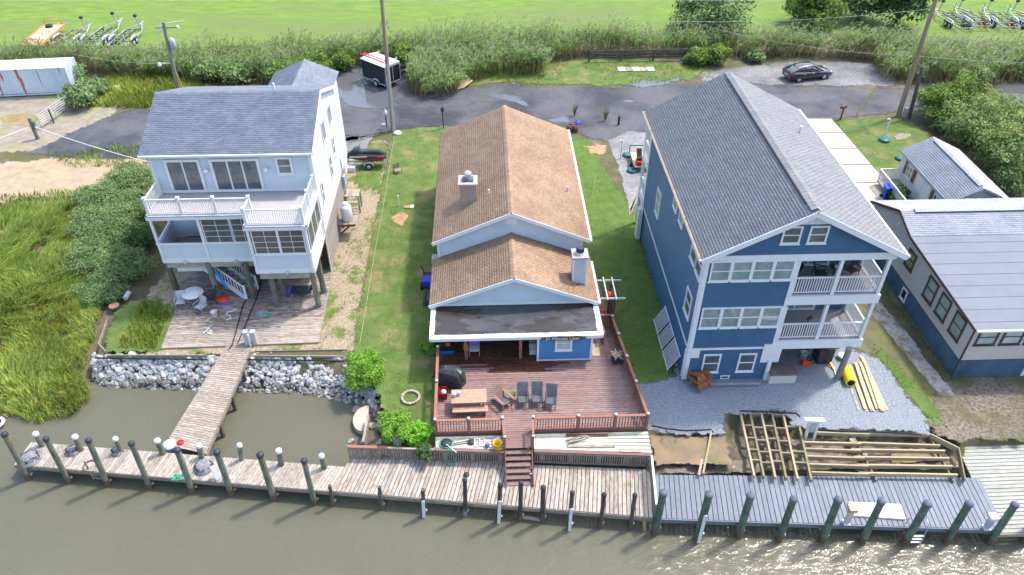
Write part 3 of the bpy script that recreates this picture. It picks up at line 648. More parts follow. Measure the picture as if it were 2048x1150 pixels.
# flat porch roof
fz = 2.65; fy0, fy1, fx0, fx1 = at(861, 677, fz-.1).y, 32.6, -3.28, 5.92
MB().slab([(fx0, fy0, fz-.10), (fx1, fy0, fz-.10), (fx1, fy1, fz), (fx0, fy1, fz)], .06).build('porch_roof', m_flat, H)
for a, b in (((fx0-.03, fy0-.03, fz-.19), (fx1+.03, fy0-.03, fz-.19)), ((fx0-.03, fy0-.09, fz-.15), (fx0-.03, fy1, fz-.10)), ((fx1+.03, fy0-.09, fz-.15), (fx1+.03, fy1, fz-.10))):
    MB().beam(a, b, .10, .2).build('fascia', m_trim, H)
for a, b in (((fx0+.03, fy0+.09, fz-.085), (fx1-.03, fy0+.09, fz-.085)), ((fx0+.06, fy0+.2, fz-.075), (fx0+.06, fy1, fz+.012)), ((fx1-.08, fy0+.2, fz-.075), (fx1-.08, fy1, fz+.012))):
    mb = MB(); a, b = Vector(a), Vector(b); n = 26; sd = (b-a).cross(UP).normalized()
    for k in range(n):
        w = .11 + .05*random.random(); p, q = a.lerp(b, k/n), a.lerp(b, (k+1)/n); z = UP*(.006 + .006*random.random())
        mb.add([p - sd*w + z, p + sd*w*.9 + z, q + sd*w*.9 + z, q - sd*w + z], [(0,1,2,3) if sd.cross(b-a).z < 0 else (3,2,1,0)])
    mb.build('flashing_strip', m_silver, H)
ZK = .6      # deck level
# blue room under the porch roof
ay = max(at(1110, 726, ZK).y, fy0 + .08); ax0, ax1 = 2.45, 5.45
rm = wall(H, (ax0, ay, 0), EX, -EY, rect(ax1-ax0, ZK+.06, fz-.2), m_side_a, .105, name='room_wall')
wall(H, (ax1, ay, 0), EY, EX, rect(2.1, ZK+.06, fz-.2), m_side_a, .105, name='room_wall')
wall(H, (ax0, ay+2.1, 0), -EY, -EX, rect(2.1, ZK+.06, fz-.2), m_side_a, .105, name='room_wall')
for x in (ax0+.04, ax1-.04): bx('corner_board', H, (x, ay-.03, (ZK+fz-.2)/2+.03), (.11, .05, fz-.2-ZK), m_trim)
bx('skirt_board', H, ((ax0+ax1)/2, ay-.032, ZK+.10), (ax1-ax0-.17, .05, .09), m_trim)
window(H, (3.42, ay-.02, ZK+.82), EX, -EY, .92, 1.1, m_trim, m_gl_l, (1, 2), .10)
wall(H, (-3.0, 32.56, 0), EX, -EY, rect(5.4, ZK+.05, fz-.1), m_side_a, .105, name='room_wall')
dr = MB().bb((-.25, 32.48, ZK+.05), (1.75, 32.52, ZK+1.9)).build('patio_door', m_trim, H)
for k in range(2): MB().bb((-.15+k*.98, 32.44, ZK+.2), (.72+k*.98, 32.478, ZK+1.8)).build('pane', m_gl_d, dr)
for x in (-1.45+.0, 1.55): bx('porch_post', H, (x, fy0 + .35, (ZK+fz-.3)/2+.02), (.16, .16, fz-.3-ZK+.06), m_rust)
# chimneys and vents
c = at(937, 404, 5.3); t_ = aty(937, 371, c.y).z; cx_, cy_ = c.x, c.y
MB().bb((cx_-.5, cy_, 4.6), (cx_+.5, cy_+.95, t_)).build('chimney', m_brick, H)
for k in range(int((t_-4.95)/.14)): bx('chimney_board', H, (cx_, cy_-.012, 5.03+k*.14), (1.0, .024, .115), m_brick)
MB().bb((cx_-.58, cy_-.09, t_), (cx_+.58, cy_+1.03, t_+.12)).build('chimney_crown', m_wdeck, H)
MB().bb((cx_-.33, cy_+.2, t_+.12), (cx_+.33, cy_+.75, t_+.22)).build('flue_base', m_gcap, H)
MB().cyl((cx_, cy_+.48, t_+.22), (cx_, cy_+.48, t_+.42), .12, n=12).lathe((cx_, cy_+.48, t_+.42), [(.16, 0), (.24, .08), (.23, .18), (.12, .26), (.02, .28)], 12).build('flue_cowl', m_galv, H)
c = at(1158, 564, 3.32); t_ = aty(1160, 518, c.y).z; cx_, cy_ = c.x, c.y
MB().bb((cx_-.4, cy_, 2.8), (cx_+.4, cy_+.8, t_)).build('chimney', m_side_m, H)
for k in range(int((t_-3.3)/.14)): bx('chimney_board', H, (cx_, cy_-.015, 3.35+k*.14), (.64, .024, .115), m_side_m)
for x in (cx_-.36, cx_+.36): bx('chimney_corner', H, (x, cy_-.02, (t_+3.05)/2), (.09, .05, t_-3.05), m_trim)
MB().bb((cx_-.46, cy_-.07, t_), (cx_+.46, cy_+.87, t_+.11)).build('chimney_crown', m_wdeck, H)
MB().lathe((cx_, cy_+.4, t_+.11), [(.30, 0), (.28, .08), (.19, .1), (.19, .14)], 14).build('flue_base', m_galv, H)
MB().lathe((cx_, cy_+.4, t_+.25), [(.19, 0), (.23, .02), (.23, .22), (.19, .26)], 14).build('flue_cowl', m_cap, H)
for (xx, yy) in ((.0, 39.4), (5.0, 41.3)):
    zz = ze + (zr-ze)*(1-abs(xx-xr)/(xr-x0)); MB().cyl((xx, yy, zz-.1), (xx, yy, zz+.34), .055, n=8).build('vent_pipe', m_whp, H)
MB().bb((-3.55, 36.8, 1.6), (-3.1, 37.6, 2.6)).build('air_conditioner', m_grp, H)
# text sign over the window
SG = thing('driftwood_sign', 'dark driftwood name board with white hand lettering above the blue room window', 'sign', (3.7, fy0 - .1, 2.45))
n = 18; mb = MB(); up_, lo_ = [], []
for k in range(n + 1):
    x = 2.62 + 2.42*k/n; e = min(1, 5*min(k/n + .04, 1 - k/n + .05)); up_.append((x, 2.48 + .13*e + .02*random.random())); lo_.append((x, 2.48 - .15*e + .02*random.random()))
pl = lo_ + up_[::-1]
MB().prism([(p[0], p[1]) for p in pl], 0, .05, Matrix(((1,0,0,0),(0,0,-1,fy0-.135),(0,1,0,0),(0,0,0,1)))).build('board', m_sign, SG)
tc = bpy.data.curves.new('lettering', 'FONT'); tc.body = 'JK Minutes Later'; tc.size = .27; tc.extrude = .006; tc.align_x = 'CENTER'; tc.materials.append(m_whp)
to = bpy.data.objects.new('lettering', tc); COL.objects.link(to)
tm = bpy.data.meshes.new_from_object(to.evaluated_get(bpy.context.evaluated_depsgraph_get())); bpy.data.objects.remove(to)
tm.materials.clear(); tm.materials.append(m_whp); link(bpy.data.objects.new('lettering', tm), SG, Matrix.Translation((3.8, fy0-.193, 2.40)) @ Matrix.Rotation(R(90), 4, 'X'))

# ------------------------------------------------------------------ white house on piles
W = thing('stilt_house', 'tall pale house on timber piles with slate roof and white balcony', 'house', (-15, 42, 0))
X0, X1, YF, YB, ZE, ZR, YR = -19.55, -10.3, 39.4, 48.3, 8.85, 10.62, 43.7
F1, F2 = 3.1, 6.2
gy = lambda y: ZE - .1 + (ZR - ZE) * (1 - abs(y - YR) / (YR - YF + .2 if y < YR else YB - YR + .25))
fw_ = wall(W, (X0, YF, 0), EX, -EY, rect(X1-X0, F1, gy(YF)), m_side_w)
wall(W, (X1, YF, 0), EY, EX, [(0, F1), (YB-YF, F1), (YB-YF, gy(YB)), (YR-YF, ZR-.1), (0, gy(YF))], m_side_w, .18)
wall(W, (X0, YB, 0), -EY, -EX, [(0, F1), (YB-YF, F1), (YB-YF, gy(YF)), (YB-YR, ZR-.1), (0, gy(YB))], m_side_w, .18)
wall(W, (X1, YB, 0), -EX, EY, rect(X1-X0, F1, gy(YB)), m_side_w, 0)
MB().bb((X0+.1, YF+.1, F1-.02), (X1-.1, YB-.1, F1+.2)).build('floor_slab', m_beam, W)
xa, xb = X0-.42, X1+.2; ya, yb_ = YF-.25, YB+.25
roof_plane(W, (xb, ya, ZE), (xa, ya, ZE), (xa, YR, ZR), (xb, YR, ZR), m_trim, m_shg, e=.15, w=.33)
roof_plane(W, (xa, yb_, ZE), (xb, yb_, ZE), (xb, YR, ZR), (xa, YR, ZR), m_trim, m_shg, e=.15, w=.33)
ridge_cap(W, (xa, YR, ZR+.02), (xb, YR, ZR+.02), m_shg)
rake(W, (xb+.03, ya, ZE-.08), (xb+.03, YR, ZR-.08)); rake(W, (xb+.031, yb_, ZE-.08), (xb+.031, YR, ZR-.08))
MB().beam((xa, ya-.06, ZE-.06), (xb, ya-.06, ZE-.06), .12, .11).build('gutter', m_trim, W)
MB().tube([(xa+.35, ya-.02, ZE-.1), (X0-.02, YF-.05, ZE-.45), (X0-.02, YF-.05, F2+.05)], .045).build('downspout', m_trim, W)
MB().tube([(X1-.1, YF-.06, ZE-.1), (X1-.1, YF-.06, F2+.1)], .045).build('downspout', m_trim, W)
MB().cyl((-13.2, 45.0, 9.9), (-13.2, 45.0, 10.55), .07, n=8).build('vent_pipe', m_whp, W)
for x in (X0+.06, X1-.06): bx('corner_board', W, (x, YF-.03, (F2+ZE)/2-.05), (.15, .055, ZE-F2-.1), m_trim)
bx('corner_board', W, (X1+.03, YF+.06, 6.0), (.055, .15, 5.7), m_trim); bx('corner_board', W, (X1+.03, YB-.06, 6.0), (.055, .15, 5.7), m_trim)
bx('skirt_board', W, ((X0+X1)/2, YF-.03, F2+.12), (X1-X0-.3, .05, .16), m_trim)
# rear wing
V0, V1, VY, VE, VR = -15.4, -10.75, 53.5, 7.7, 8.65; vm = (V0+V1)/2
wall(W, (V1-.25, YB-.3, 0), EY, EX, rect(VY-YB, .2, VE-.05), m_side_w, .18); wall(W, (V0+.25, VY-.3, 0), -EY, -EX, rect(VY-YB, .2, VE-.05), m_side_w, .18)
wall(W, (V1-.25, VY-.3, 0), -EX, EY, [(0, .2), (V1-V0-.5, .2), (V1-V0-.5, VE), (vm-V0-.25, VR-.1), (0, VE)], m_side_w, 0)
roof_plane(W, (V0, YB-1.0, VE), (V0, VY, VE), (vm, VY, VR), (vm, YB-1.0, VR), m_trim, m_shg, e=.15, w=.33)
roof_plane(W, (V1, VY, VE), (V1, YB-1.0, VE), (vm, YB-1.0, VR), (vm, VY, VR), m_trim, m_shg, e=.15, w=.33)
ridge_cap(W, (vm, YB, VR+.02), (vm, VY, VR+.02), m_shg)
# upper front: two sliding doors and a window
def slider(p, w, h, n, pane=m_gl_d, P=W):
    window(P, p, EX, -EY, w, h, m_trim, pane, (n, 1), .16, .08, False, 'sliding_door')
pd = aty(330, 384, YF); slider((-18.75, YF-.02, F2+.06), 2.05, 2.2, 2)
slider((-16.15, YF-.02, F2+.06), 2.85, 2.2, 3)
window(W, (-12.35, YF-.02, F2+1.15), EX, -EY, .95, 1.15, m_trim, m_gl_d, (1, 2), .13)
for x in (-16.42, -12.95):
    MB().lathe((x, YF-.22, F2+1.55), [(.16, 0), (.14, .08), (.05, .15), (.04, .2)], 12).tube([(x, YF-.2, F2+1.75), (x, YF-.05, F2+1.9)], .02).build('wall_lamp', m_whp, W)
# side windows on the right wall
for (yy, zz, w, h, c) in ((43.0, 7.9, .9, 1.45, 2), (45.4, 7.9, .9, 1.35, 2), (40.3, 4.6, .55, 1.5, 1), (43.6, 4.5, .6, 1.55, 1), (45.3, 5.2, .55, 1.35, 1)):
    window(W, (X1+.02, yy, zz-.6 if zz > 7 else zz), EY, EX, w, h, m_trim, m_gl_d, (c, 1) if c > 1 else (1, 2), .10)
# balcony, screened porch and bay
LY, BY, BX0, BX1, LX0 = 37.0, 35.75, -13.7, -10.35, -19.5
MB().bb((LX0, LY, F2-.22), (BX0+.1, YF, F2)).build('balcony_floor', m_wdeck, W)
MB().bb((BX0, BY, F2-.22), (BX1, YF-.001, F2+.001)).build('balcony_floor', m_wdeck, W)
for a, b in (((LX0-.12, LY-.06, F2-.16), (BX0, LY-.06, F2-.16)), ((BX0-.06, LY-.05, F2-.16), (BX0-.06, BY-.1, F2-.16)), ((BX0-.12, BY-.06, F2-.16), (BX1+.12, BY-.06, F2-.16)), ((BX1+.06, BY-.1, F2-.16), (BX1+.06, YF, F2-.16)), ((LX0-.06, YF, F2-.16), (LX0-.06, LY-.1, F2-.16))):
    MB().beam(a, b, .12, .26).build('fascia', m_trim, W)
    a2, b2 = Vector(a)+UP*.10, Vector(b)+UP*.10; MB().beam(a2 - UP*.0, b2, .14, .035).build('drip_edge', m_gcap, W)
hr = 1.0
pts = [(LX0+.08, YF-.12), (LX0+.08, LY+.08), (-17.55, LY+.08), (-15.6, LY+.08), (BX0+.08, LY+.08), (BX0+.08, BY+.08), (BX1-.08, BY+.08), (BX1-.08, 37.6), (BX1-.08, YF-.12)]
for p in pts: post(W, (p[0], p[1], F2), hr+.1, .15, m_vinyl, m_vinyl)
for p, q in zip(pts, pts[1:]): railing(W, (*p, F2), (*q, F2), hr, m_vinyl, .125, .035, (.07, .06))
# porch level walls
z0, zs, zt = 2.85, 4.15, 5.95
def porch_face(P, p0, u, n, w, wins):
    kn = wall(P, p0, u, n, rect(w, z0+.28, zs), m_side_w, .16, .1, name='knee_wall')
    p0, u, n = Vector(p0), Vector(u), Vector(n)
    for z, h, d in ((z0+.14, .28, .04), (zs+.04, .10, .06), (zt-.02, .14, .03)):
        MB().beam(p0 + UP*z + n*d/2, p0 + u*w + UP*z + n*d/2, .05+d, h).build('trim_band', m_trim, P)
    return kn
porch_face(W, (LX0, LY, 0), EX, -EY, BX0-LX0, 0)
porch_face(W, (BX0, BY, 0), EX, -EY, BX1-BX0, 0)
porch_face(W, (BX1, BY, 0), EY, EX, YF-BY, 0)
porch_face(W, (LX0, YF, 0), -EY, -EX, YF-LY, 0)
porch_face(W, (BX0, LY, 0), -EY, -EX, LY-BY, 0)
for p in ((LX0+.07, LY-.01), (BX0-.05, LY-.01), (-16.75, LY-.01)): bx('post', W, (p[0], p[1], (z0+zt)/2), (.17 if p[0] > -17 else .14, .14, zt-z0+.02), m_trim)
for p in ((BX0+.07, BY-.01), (BX1-.06, BY-.01), (BX1-.005, YF-.2), (LX0+.03, YF-.2)): bx('post', W, (p[0], p[1], (z0+zt)/2), (.15, .15, zt-z0+.02), m_trim)
MB().bb((LX0+.1, LY+.1, z0+.02), (BX0+.1, YF-.05, z0+.2)).build('porch_floor', m_beam, W)
MB().bb((BX0, BY+.1, z0+.021), (BX1-.1, YF-.05, z0+.2)).build('porch_floor', m_beam, W)
for xx in (-16.62, -14.95): window(W, (xx, LY+.0, zs+.08), EX, -EY, 1.28 if xx > -16 else 1.62, zt-zs-.12, m_trim, m_gl_m, (1, 1), .05, .045, False, 'screen', (2, 4))
for xx in (-13.48, -12.0): window(W, (xx, BY, zs+.08), EX, -EY, 1.48, zt-zs-.12, m_trim, m_gl_m, (1, 1), .07, .045, False, 'screen', (2, 4))
for k in range(3): window(W, (BX1, BY+.25+k*1.1, zs+.08), EY, EX, 1.08, zt-zs-.12, m_trim, m_gl_m, (1, 1), .05, .045, False, 'screen')
window(W, (-18.3, YF-.02, 5.0), EX, -EY, 1.6, .8, m_trim, m_gl_d, (2, 1), .12)
railing(W, (-17.4, 38.3, z0+.2), (-16.3, 37.4, z0+.2), .9, m_vinyl, .14)
# beams and piles
bx('timber_beam', W, ((LX0+BX0)/2+.1, LY+.12, z0-.2), (BX0-LX0, .22, .4), m_beam)
bx('timber_beam', W, ((BX0+BX1)/2+.05, BY+.14, z0-.24), (BX1-BX0-.1, .22, .46), m_beam)
bx('timber_beam', W, (BX1-.14, (BY+YF)/2+.2, z0-.2), (.2, YF-BY-.4, .38), m_beam)
for i, (qx, qy) in enumerate(((352,575),(437,592),(508,596),(556,612),(568,590),(638,612),(648,584))):
    p = at(qx, qy, .12); q = (p.x, p.y, .05); tp = (p.x, max(min(p.y, LY+.15) if p.x < BX0 else max(p.y, BY+.15), BY), 2.75)
    MB().tube([q, (p.x, p.y, 1.4), (p.x, p.y, 2.82)], [.19, .175, .165], 12).build('pile', m_pile, W)
for k in range(7):
    lat = at(700, 380)
# slatted ground floor (right side and front return)
for k in range(17):
    z = .25 + k*.168; bx('slat', W, (X1-.02, (YF+YB)/2, z), (.03, YB-YF, .135), m_lattice)
for k in range(17):
    z = .25 + k*.168; bx('slat', W, (-11.6, YF+1.0, z), (2.5, .03, .125), m_rustd)
    bx('slat', W, (-14.9, YF+1.0, z), (.9, .03, .125), m_rustd)
MB().bb((X0+.3, YF+1.06, .1), (X1-.15, YF+1.12, 3.05)).build('enclosure_wall', m_dark, W)  # shade behind the slats is put into this wall's near-black colour
bx('corner_board', W, (X1, YF-.02, 1.6), (.07, .07, 3.0), m_trim)
MB().bb((-14.35, YF+.9, .14), (-13.3, YF+.96, 2.2)).build('door', m_trim, W)
# white stair from the porch down to the deck
ST = thing('porch_stair', 'white railed timber stair turning down from the porch to the grey deck', 'stair', (-16, 37.5, .1))
s0, s1 = Vector((-17.9, 38.0, 1.75)), Vector((-15.1, 36.7, .12)); n = 8
MB().bb((-19.3, 37.9, 1.62), (-17.7, 39.2, 1.78)).build('landing', m_beam, ST)
MB().bb((-19.3, 37.87, 1.5), (-17.7, 37.9, 1.78)).build('landing_fascia', m_trim, ST)
dd = s1 - s0; sd = Vector((dd.x, dd.y, 0)).normalized().cross(UP) * -.55
for k in range(n):
    p = s0 + dd*((k+.5)/n); bx('tread', ST, p + sd, (.38, 1.1, .045), m_beam, (0, 0, math.atan2(dd.y, dd.x)))
for o_ in (Vector((0,0,0)), sd*2):
    MB().beam(s0 + o_, s1 + o_, .05, .3).build('stringer', m_trim, ST)
    rl = MB().beam(s0 + o_ + UP*.95, s1 + o_ + UP*.95, .07, .06).beam(s0 + o_ + UP*.22, s1 + o_ + UP*.22, .05, .05).build('handrail', m_vinyl, ST)
    for k in range(15):
        p = s0.lerp(s1, (k+.5)/15) + o_; bx('baluster', rl, p + UP*.58, (.035, .035, .7), m_vinyl)
    for p in (s0, s1): bx('newel_post', ST, p + o_ + UP*.5, (.12, .12, 1.15), m_vinyl)
railing(ST, (-19.2, 37.92, 1.78), (-17.9, 37.92, 1.78), .95, m_vinyl, .13)
# utility meters on the right wall
MB().bb((X1+.02, 46.6, 2.2), (X1+.2, 47.0, 2.9)).cyl((X1+.1, 46.8, 1.0), (X1+.1, 46.8, 2.2), .05).cyl((X1+.1, 46.8, 2.9), (X1+.1, 46.8, 4.2), .04).build('meter_box', m_grp, W)
for x_ in (-18.2, -15.2): MB().lathe((x_, LY-.12, z0-.02), [(.10, 0), (.12, .12), (.05, .2)], 8).build('floodlight', m_grp, W)
MB().lathe((-11.9, BY-.12, z0-.02), [(.10, 0), (.12, .12), (.05, .2)], 8).build('floodlight', m_grp, W)
# ------------------------------------------------------------------ navy house
B = thing('navy_house', 'three storey navy sided house with grey gable roof and stacked white balconies', 'house', (15, 36, 0))
bx0, bx1, by0, by1 = 10.4, 19.45, 28.95, 43.0
ez, rz_, rx = 8.45, 11.05, 15.02; ox0, ox1, oy0, oy1 = 10.08, 20.05, 28.6, 44.6; SPL = 14.9
bz = lambda x: ez - .12 + (rz_ - ez) * (1 - abs(x - rx) / (rx - ox0 if x < rx else ox1 - rx))
GB = 8.3
# front wall: full height on the left, set back behind balconies on the right
wall(B, (bx0, by0, 0), EX, -EY, rect(SPL-bx0, .0, GB), m_side_b, .165)
wall(B, (bx0, by0, 0), EX, -EY, [(0, GB), (bx1-bx0, GB), (bx1-bx0, bz(bx1)), (rx-bx0, rz_-.14), (0, bz(bx0))], m_side_b, .165)
wall(B, (bx0, by1, 0), -EY, -EX, rect(by1-by0, 0, bz(bx0)), m_side_b, .165)
wall(B, (bx1, by0+2.4, 0), EY, EX, rect(by1-by0-2.4, 0, bz(bx1)), m_side_b, .165)
wall(B, (bx1, by1, 0), -EX, EY, [(0, 0), (bx1-bx0, 0), (bx1-bx0, bz(bx0)), (bx1-rx, rz_-.14), (0, bz(bx1))], m_side_b, 0)
wall(B, (SPL, by0+2.4, 0), EX, -EY, rect(bx1-SPL, 0, GB), m_side_b, .165)
wall(B, (SPL, by0+.02, 0), EY, EX, rect(2.4, 0, GB), m_side_b, .165)
roof_plane(B, (ox0, oy0, ez), (ox0, oy1, ez), (rx, oy1, rz_), (rx, oy0, rz_), m_trim, m_shb, e=.145, w=.31)
roof_plane(B, (ox1, oy1, ez), (ox1, oy0, ez), (rx, oy0, rz_), (rx, oy1, rz_), m_trim, m_shb, e=.145, w=.31)
ridge_cap(B, (rx, oy0+.2, rz_+.06), (rx, oy1-.2, rz_+.06), m_shb, .5)
MB().beam((rx-.28, oy0+.9, rz_-.06), (rx-.28, oy1-.9, rz_-.06), .03, .08).build('ridge_vent', m_cap, B)
rake(B, (ox0, oy0-.02, ez-.10), (rx, oy0-.02, rz_-.10), h=.28); rake(B, (ox1, oy0-.021, ez-.10), (rx, oy0-.021, rz_-.10), h=.28)
MB().beam((ox0-.06, oy0, ez-.05), (ox0-.06, oy1, ez-.05), .11, .10).build('gutter', m_trim, B)
MB().beam((ox0-.06, oy0+.1, ez+.012), (ox0-.06, oy1-.1, ez+.012), .08, .02).build('gutter_litter', m_orange, B)
MB().beam((ox1+.06, oy0, ez-.05), (ox1+.06, oy1, ez-.05), .11, .10).build('gutter', m_trim, B)
# gable crown panel and bands
wall(B, (bx0, by0-.03, 0), EX, -EY, [(rx-bx0-1.35, rz_-.85), (rx-bx0+1.35, rz_-.85), (rx-bx0, rz_-.16)], m_trim, .3, .03, True, 'gable_panel')
MB().bb((bx0-.05, by0-.07, GB-.22), (ox1-.35, by0+.14, GB+.18)).build('gable_band', m_trim, B)
for x, h in ((bx0+.08, GB-.1),): bx('corner_board', B, (x, by0-.035, h/2), (.2, .06, h-.24), m_trim)
bx('corner_board', B, (bx0-.035, by0+.08, 4.1), (.06, .2, 8.1), m_trim)
bx('corner_board', B, (bx0-.035, by1-.08, 4.1), (.06, .2, 8.1), m_trim)
bx('corner_board', B, (SPL-.03, by0-.036, 5.3), (.12, .055, 5.5), m_trim)
bx('belt_board', B, ((bx0+SPL)/2, by0-.034, 2.35), (SPL-bx0-.25, .055, .13), m_trim)
bx('belt_board', B, (bx0-.034, (by0+by1)/2, 2.35), (.055, by1-by0-.3, .12), m_trim)
MB().bb((bx0+.15, by0-.08, 1.75), (bx0+.62, by0-.01, 2.28)).build('trim_block', m_trim, B)
MB().bb((SPL-.5, by0-.09, 1.3), (SPL+.5, by0-.02, 2.6)).build('trim_block', m_trim, B)
bx('porch_post', B, (SPL+.02, by0-.1, .75), (.2, .16, 1.5), m_trim)
# windows
for zz, h in ((6.93, 1.25), (3.85, 1.38)):
    for k in range(4): window(B, (bx0+.28+k*1.03, by0-.02, zz), EX, -EY, 1.03, h, m_trim, m_gl_b, (1, 2), .085)
for xx in (13.75, 15.02): window(B, (xx, by0-.02, 9.12), EX, -EY, .92, 1.0, m_trim, m_gl_d, (1, 2), .09)
for xx in (11.28, 13.2): window(B, (xx, by0-.02, .62), EX, -EY, .95, 1.35, m_trim, m_gl_d, (1, 2), .09)
window(B, (12.45, by0-.02, .08), EX, -EY, .5, .26, m_trim, m_dark, (1, 1), .06, .06, False, 'crawl_vent')
for yy, zz, w, h in ((29.15, 6.75, 1.1, 1.45), (30.2, 6.75, 1.1, 1.45), (29.7, 3.7, 1.1, 1.5), (33.4, 7.0, .9, 1.15), (34.9, 7.0, .9, 1.15), (38.6, 4.2, 1.0, 1.7)):
    window(B, (bx0-.02, yy+w, zz), -EY, -EX, w, h, m_trim, m_gl_d, (1, 2), .09)
# balconies
for zf in (2.85, 5.9):
    MB().bb((SPL+.03, by0+.05, zf-.12), (bx1+.15, by0+2.4, zf)).build('balcony_floor', m_bdeck, B)
    MB().bb((SPL-.04, by0-.06, zf-.62), (bx1+.2, by0+.06, zf-.08)).build('balcony_fascia', m_trim, B)
    MB().bb((bx1+.08, by0+.06, zf-.62), (bx1+.2, by0+2.4, zf-.08)).build('balcony_fascia', m_trim, B)
    MB().bb((SPL+.03, by0+.06, zf-.5), (bx1+.08, by0+2.38, zf-.44)).build('balcony_soffit', m_trim, B)
    top = 2.45
    for p in ((SPL+.12, by0+.1), (17.15, by0+.1), (bx1+.05, by0+.1), (bx1+.05, by0+2.25)):
        bx('balcony_post', B, (p[0], p[1], zf+top/2-.1), (.17, .17, top-.08), m_trim)
    for a, b in (((SPL+.2, by0+.1), (17.06, by0+.1)), ((17.24, by0+.1), (bx1-.03, by0+.1)), ((bx1+.05, by0+.2), (bx1+.05, by0+2.15))):
        railing(B, (*a, zf), (*b, zf), 1.05, m_vinyl, .13, .04, (.09, .06))
    window(B, (SPL+.6, by0+2.38, zf+.05), EX, -EY, 2.3, 2.1, m_trim, m_gl_b, (2, 1), .14, .08, False, 'sliding_door')
MB().bb((SPL+.4, by0+2.3, 1.2), (17.2, by0+2.37, 2.2)).build('ground_window', m_trim, B)
MB().bb((SPL+.5, by0+2.25, 1.3), (17.1, by0+2.295, 2.1)).build('pane', m_gl_d, B)
bx('trim_post', B, (18.2, by0+2.3, 1.2), (.25, .12, 2.3), m_trim)
pb = at(1675, 757); MB().tube([(pb.x, pb.y, -.05), (pb.x+.02, pb.y, 1.2), (pb.x+.03, pb.y, 2.3)], [.17, .16, .155], 12).build('pile', m_gpole, B)
# rear balconies seen past the left wall
for zf in (2.85, 5.6):
    MB().bb((bx0-.1, by1+.02, zf-.45), (bx1, by1+1.5, zf)).build('rear_balcony_floor', m_trim, B)
    railing(B, (bx0, by1+.1, zf), (bx0, by1+1.4, zf), 1.0, m_vinyl, .13)
bx('balcony_post', B, (bx0, by1+1.45, 4.2), (.2, .2, 8.2), m_trim); bx('balcony_post', B, (bx0-.25, by1-.35, 1.2), (.28, .5, 2.4), m_trim)
MB().cyl((18.15, 39.4, 9.1), (18.15, 39.4, 9.9), .06, n=8).build('vent_pipe', m_whp, B)
MB().tube([(bx0-.06, by0+.2, 2.2), (bx0-.06, by0+.2, .25), (bx0-.3, by0+.05, .12)], .05).build('downspout', m_trim, B)

# ------------------------------------------------------------------ taupe cottage at the right edge
C = thing('taupe_cottage', 'taupe cottage with blue board skirt and grey membrane roof beside the navy house', 'house', (29, 34, 0))
cx0, cx1, cy0, cy1 = 25.25, 40.0, 28.65, 41.2
prof = [(cy0-.25, 3.72), (36.3, 4.12), (38.2, 4.75), (cy1+.3, 3.35)]
def cz(y): return float(np.interp(y, [p[0] for p in prof], [p[1] for p in prof])) - .12
wall(C, (cx0, cy1, 0), -EY, -EX, [(0, 1.35), (cy1-cy0, 1.35), (cy1-cy0, cz(cy0)), (cy1-36.3, cz(36.3)), (cy1-38.2, cz(38.2)), (0, cz(cy1))], m_side_c, .12)
wall(C, (cx0, cy0, 0), EX, -EY, rect(cx1-cx0, 1.35, cz(cy0)), m_side_c, .12)
wall(C, (cx0+.03, cy1, 0), -EY, -EX, rect(cy1-cy0, 0, 1.36), m_bwood, .16, .1, True, 'skirt_wall')
wall(C, (cx0, cy0+.03, 0), EX, -EY, rect(cx1-cx0, 0, 1.36), m_bwood, .16, .1, True, 'skirt_wall')
e = .12
MB().slab([(cx0-e, prof[0][0], prof[0][1]), (cx1, prof[0][0], prof[0][1]), (cx1, prof[1][0], prof[1][1]), (cx0-e, prof[1][0], prof[1][1])], .1).build('flat_roof', m_memb, C)
for k in range(8):
    t = (k + .6) / 8.3; a = Vector((cx0-e, prof[0][0], prof[0][1])).lerp(Vector((cx0-e, prof[1][0], prof[1][1])), t); MB().bb((cx0-e+.02, a.y-.02, a.z+.002), (cx1, a.y+.02, a.z+.012)).build('roof_seam', m_seam, C)
roof_plane(C, (cx0-e, prof[1][0], prof[1][1]), (cx1, prof[1][0], prof[1][1]), (cx1, prof[2][0], prof[2][1]), (cx0-e, prof[2][0], prof[2][1]), m_brown, m_shl, e=.16, w=.34)
roof_plane(C, (cx1, prof[3][0], prof[3][1]), (cx0-e, prof[3][0], prof[3][1]), (cx0-e, prof[2][0], prof[2][1]), (cx1, prof[2][0], prof[2][1]), m_brown, m_shl, e=.16, w=.34)
ridge_cap(C, (cx0+.7, 38.2, 4.8), (cx1, 38.2, 4.8), m_shl, .5)
MB().beam((cx0+.7, 37.92, 4.74), (cx1, 37.92, 4.74), .04, .07).build('ridge_vent', m_cap, C)
for (ya_, za_), (yb2, zb_) in zip(prof, prof[1:]): MB().beam((cx0-e-.03, ya_, za_-.07), (cx0-e-.03, yb2, zb_-.07), .05, .16).build('rake_board', m_brown, C)
MB().beam((cx0-e, prof[0][0]-.06, 3.66), (cx1, prof[0][0]-.06, 3.66), .12, .10).build('gutter', m_trim, C)
MB().tube([(cx0-.05, cy0-.08, 3.6), (cx0-.05, cy0-.08, .15), (cx0-.1, cy0-.3, .08)], .055).build('downspout', m_brown, C)
for yy in (29.3, 30.9, 32.4): window(C, (cx0-.02, yy+1.05, 2.0), -EY, -EX, 1.05, 1.45, m_brown, m_gl_b, (1, 2), .10)
window(C, (cx0-.02, 36.1, 2.3), -EY, -EX, .95, 1.15, m_brown, m_gl_d, (1, 2), .10)
window(C, (cx0, 35.3, .35), -EY, -EX, .6, .75, m_trim, m_dark, (1, 1), .08)
for k in range(3): window(C, (cx0+.3+k*1.35, cy0-.02, 2.45), EX, -EY, 1.1, 1.1, m_brown, m_gl_l, (1, 2), .09)
bx('door_frame', C, (29.2, cy0-.02, .65), (.16, .08, 1.3), m_trim)
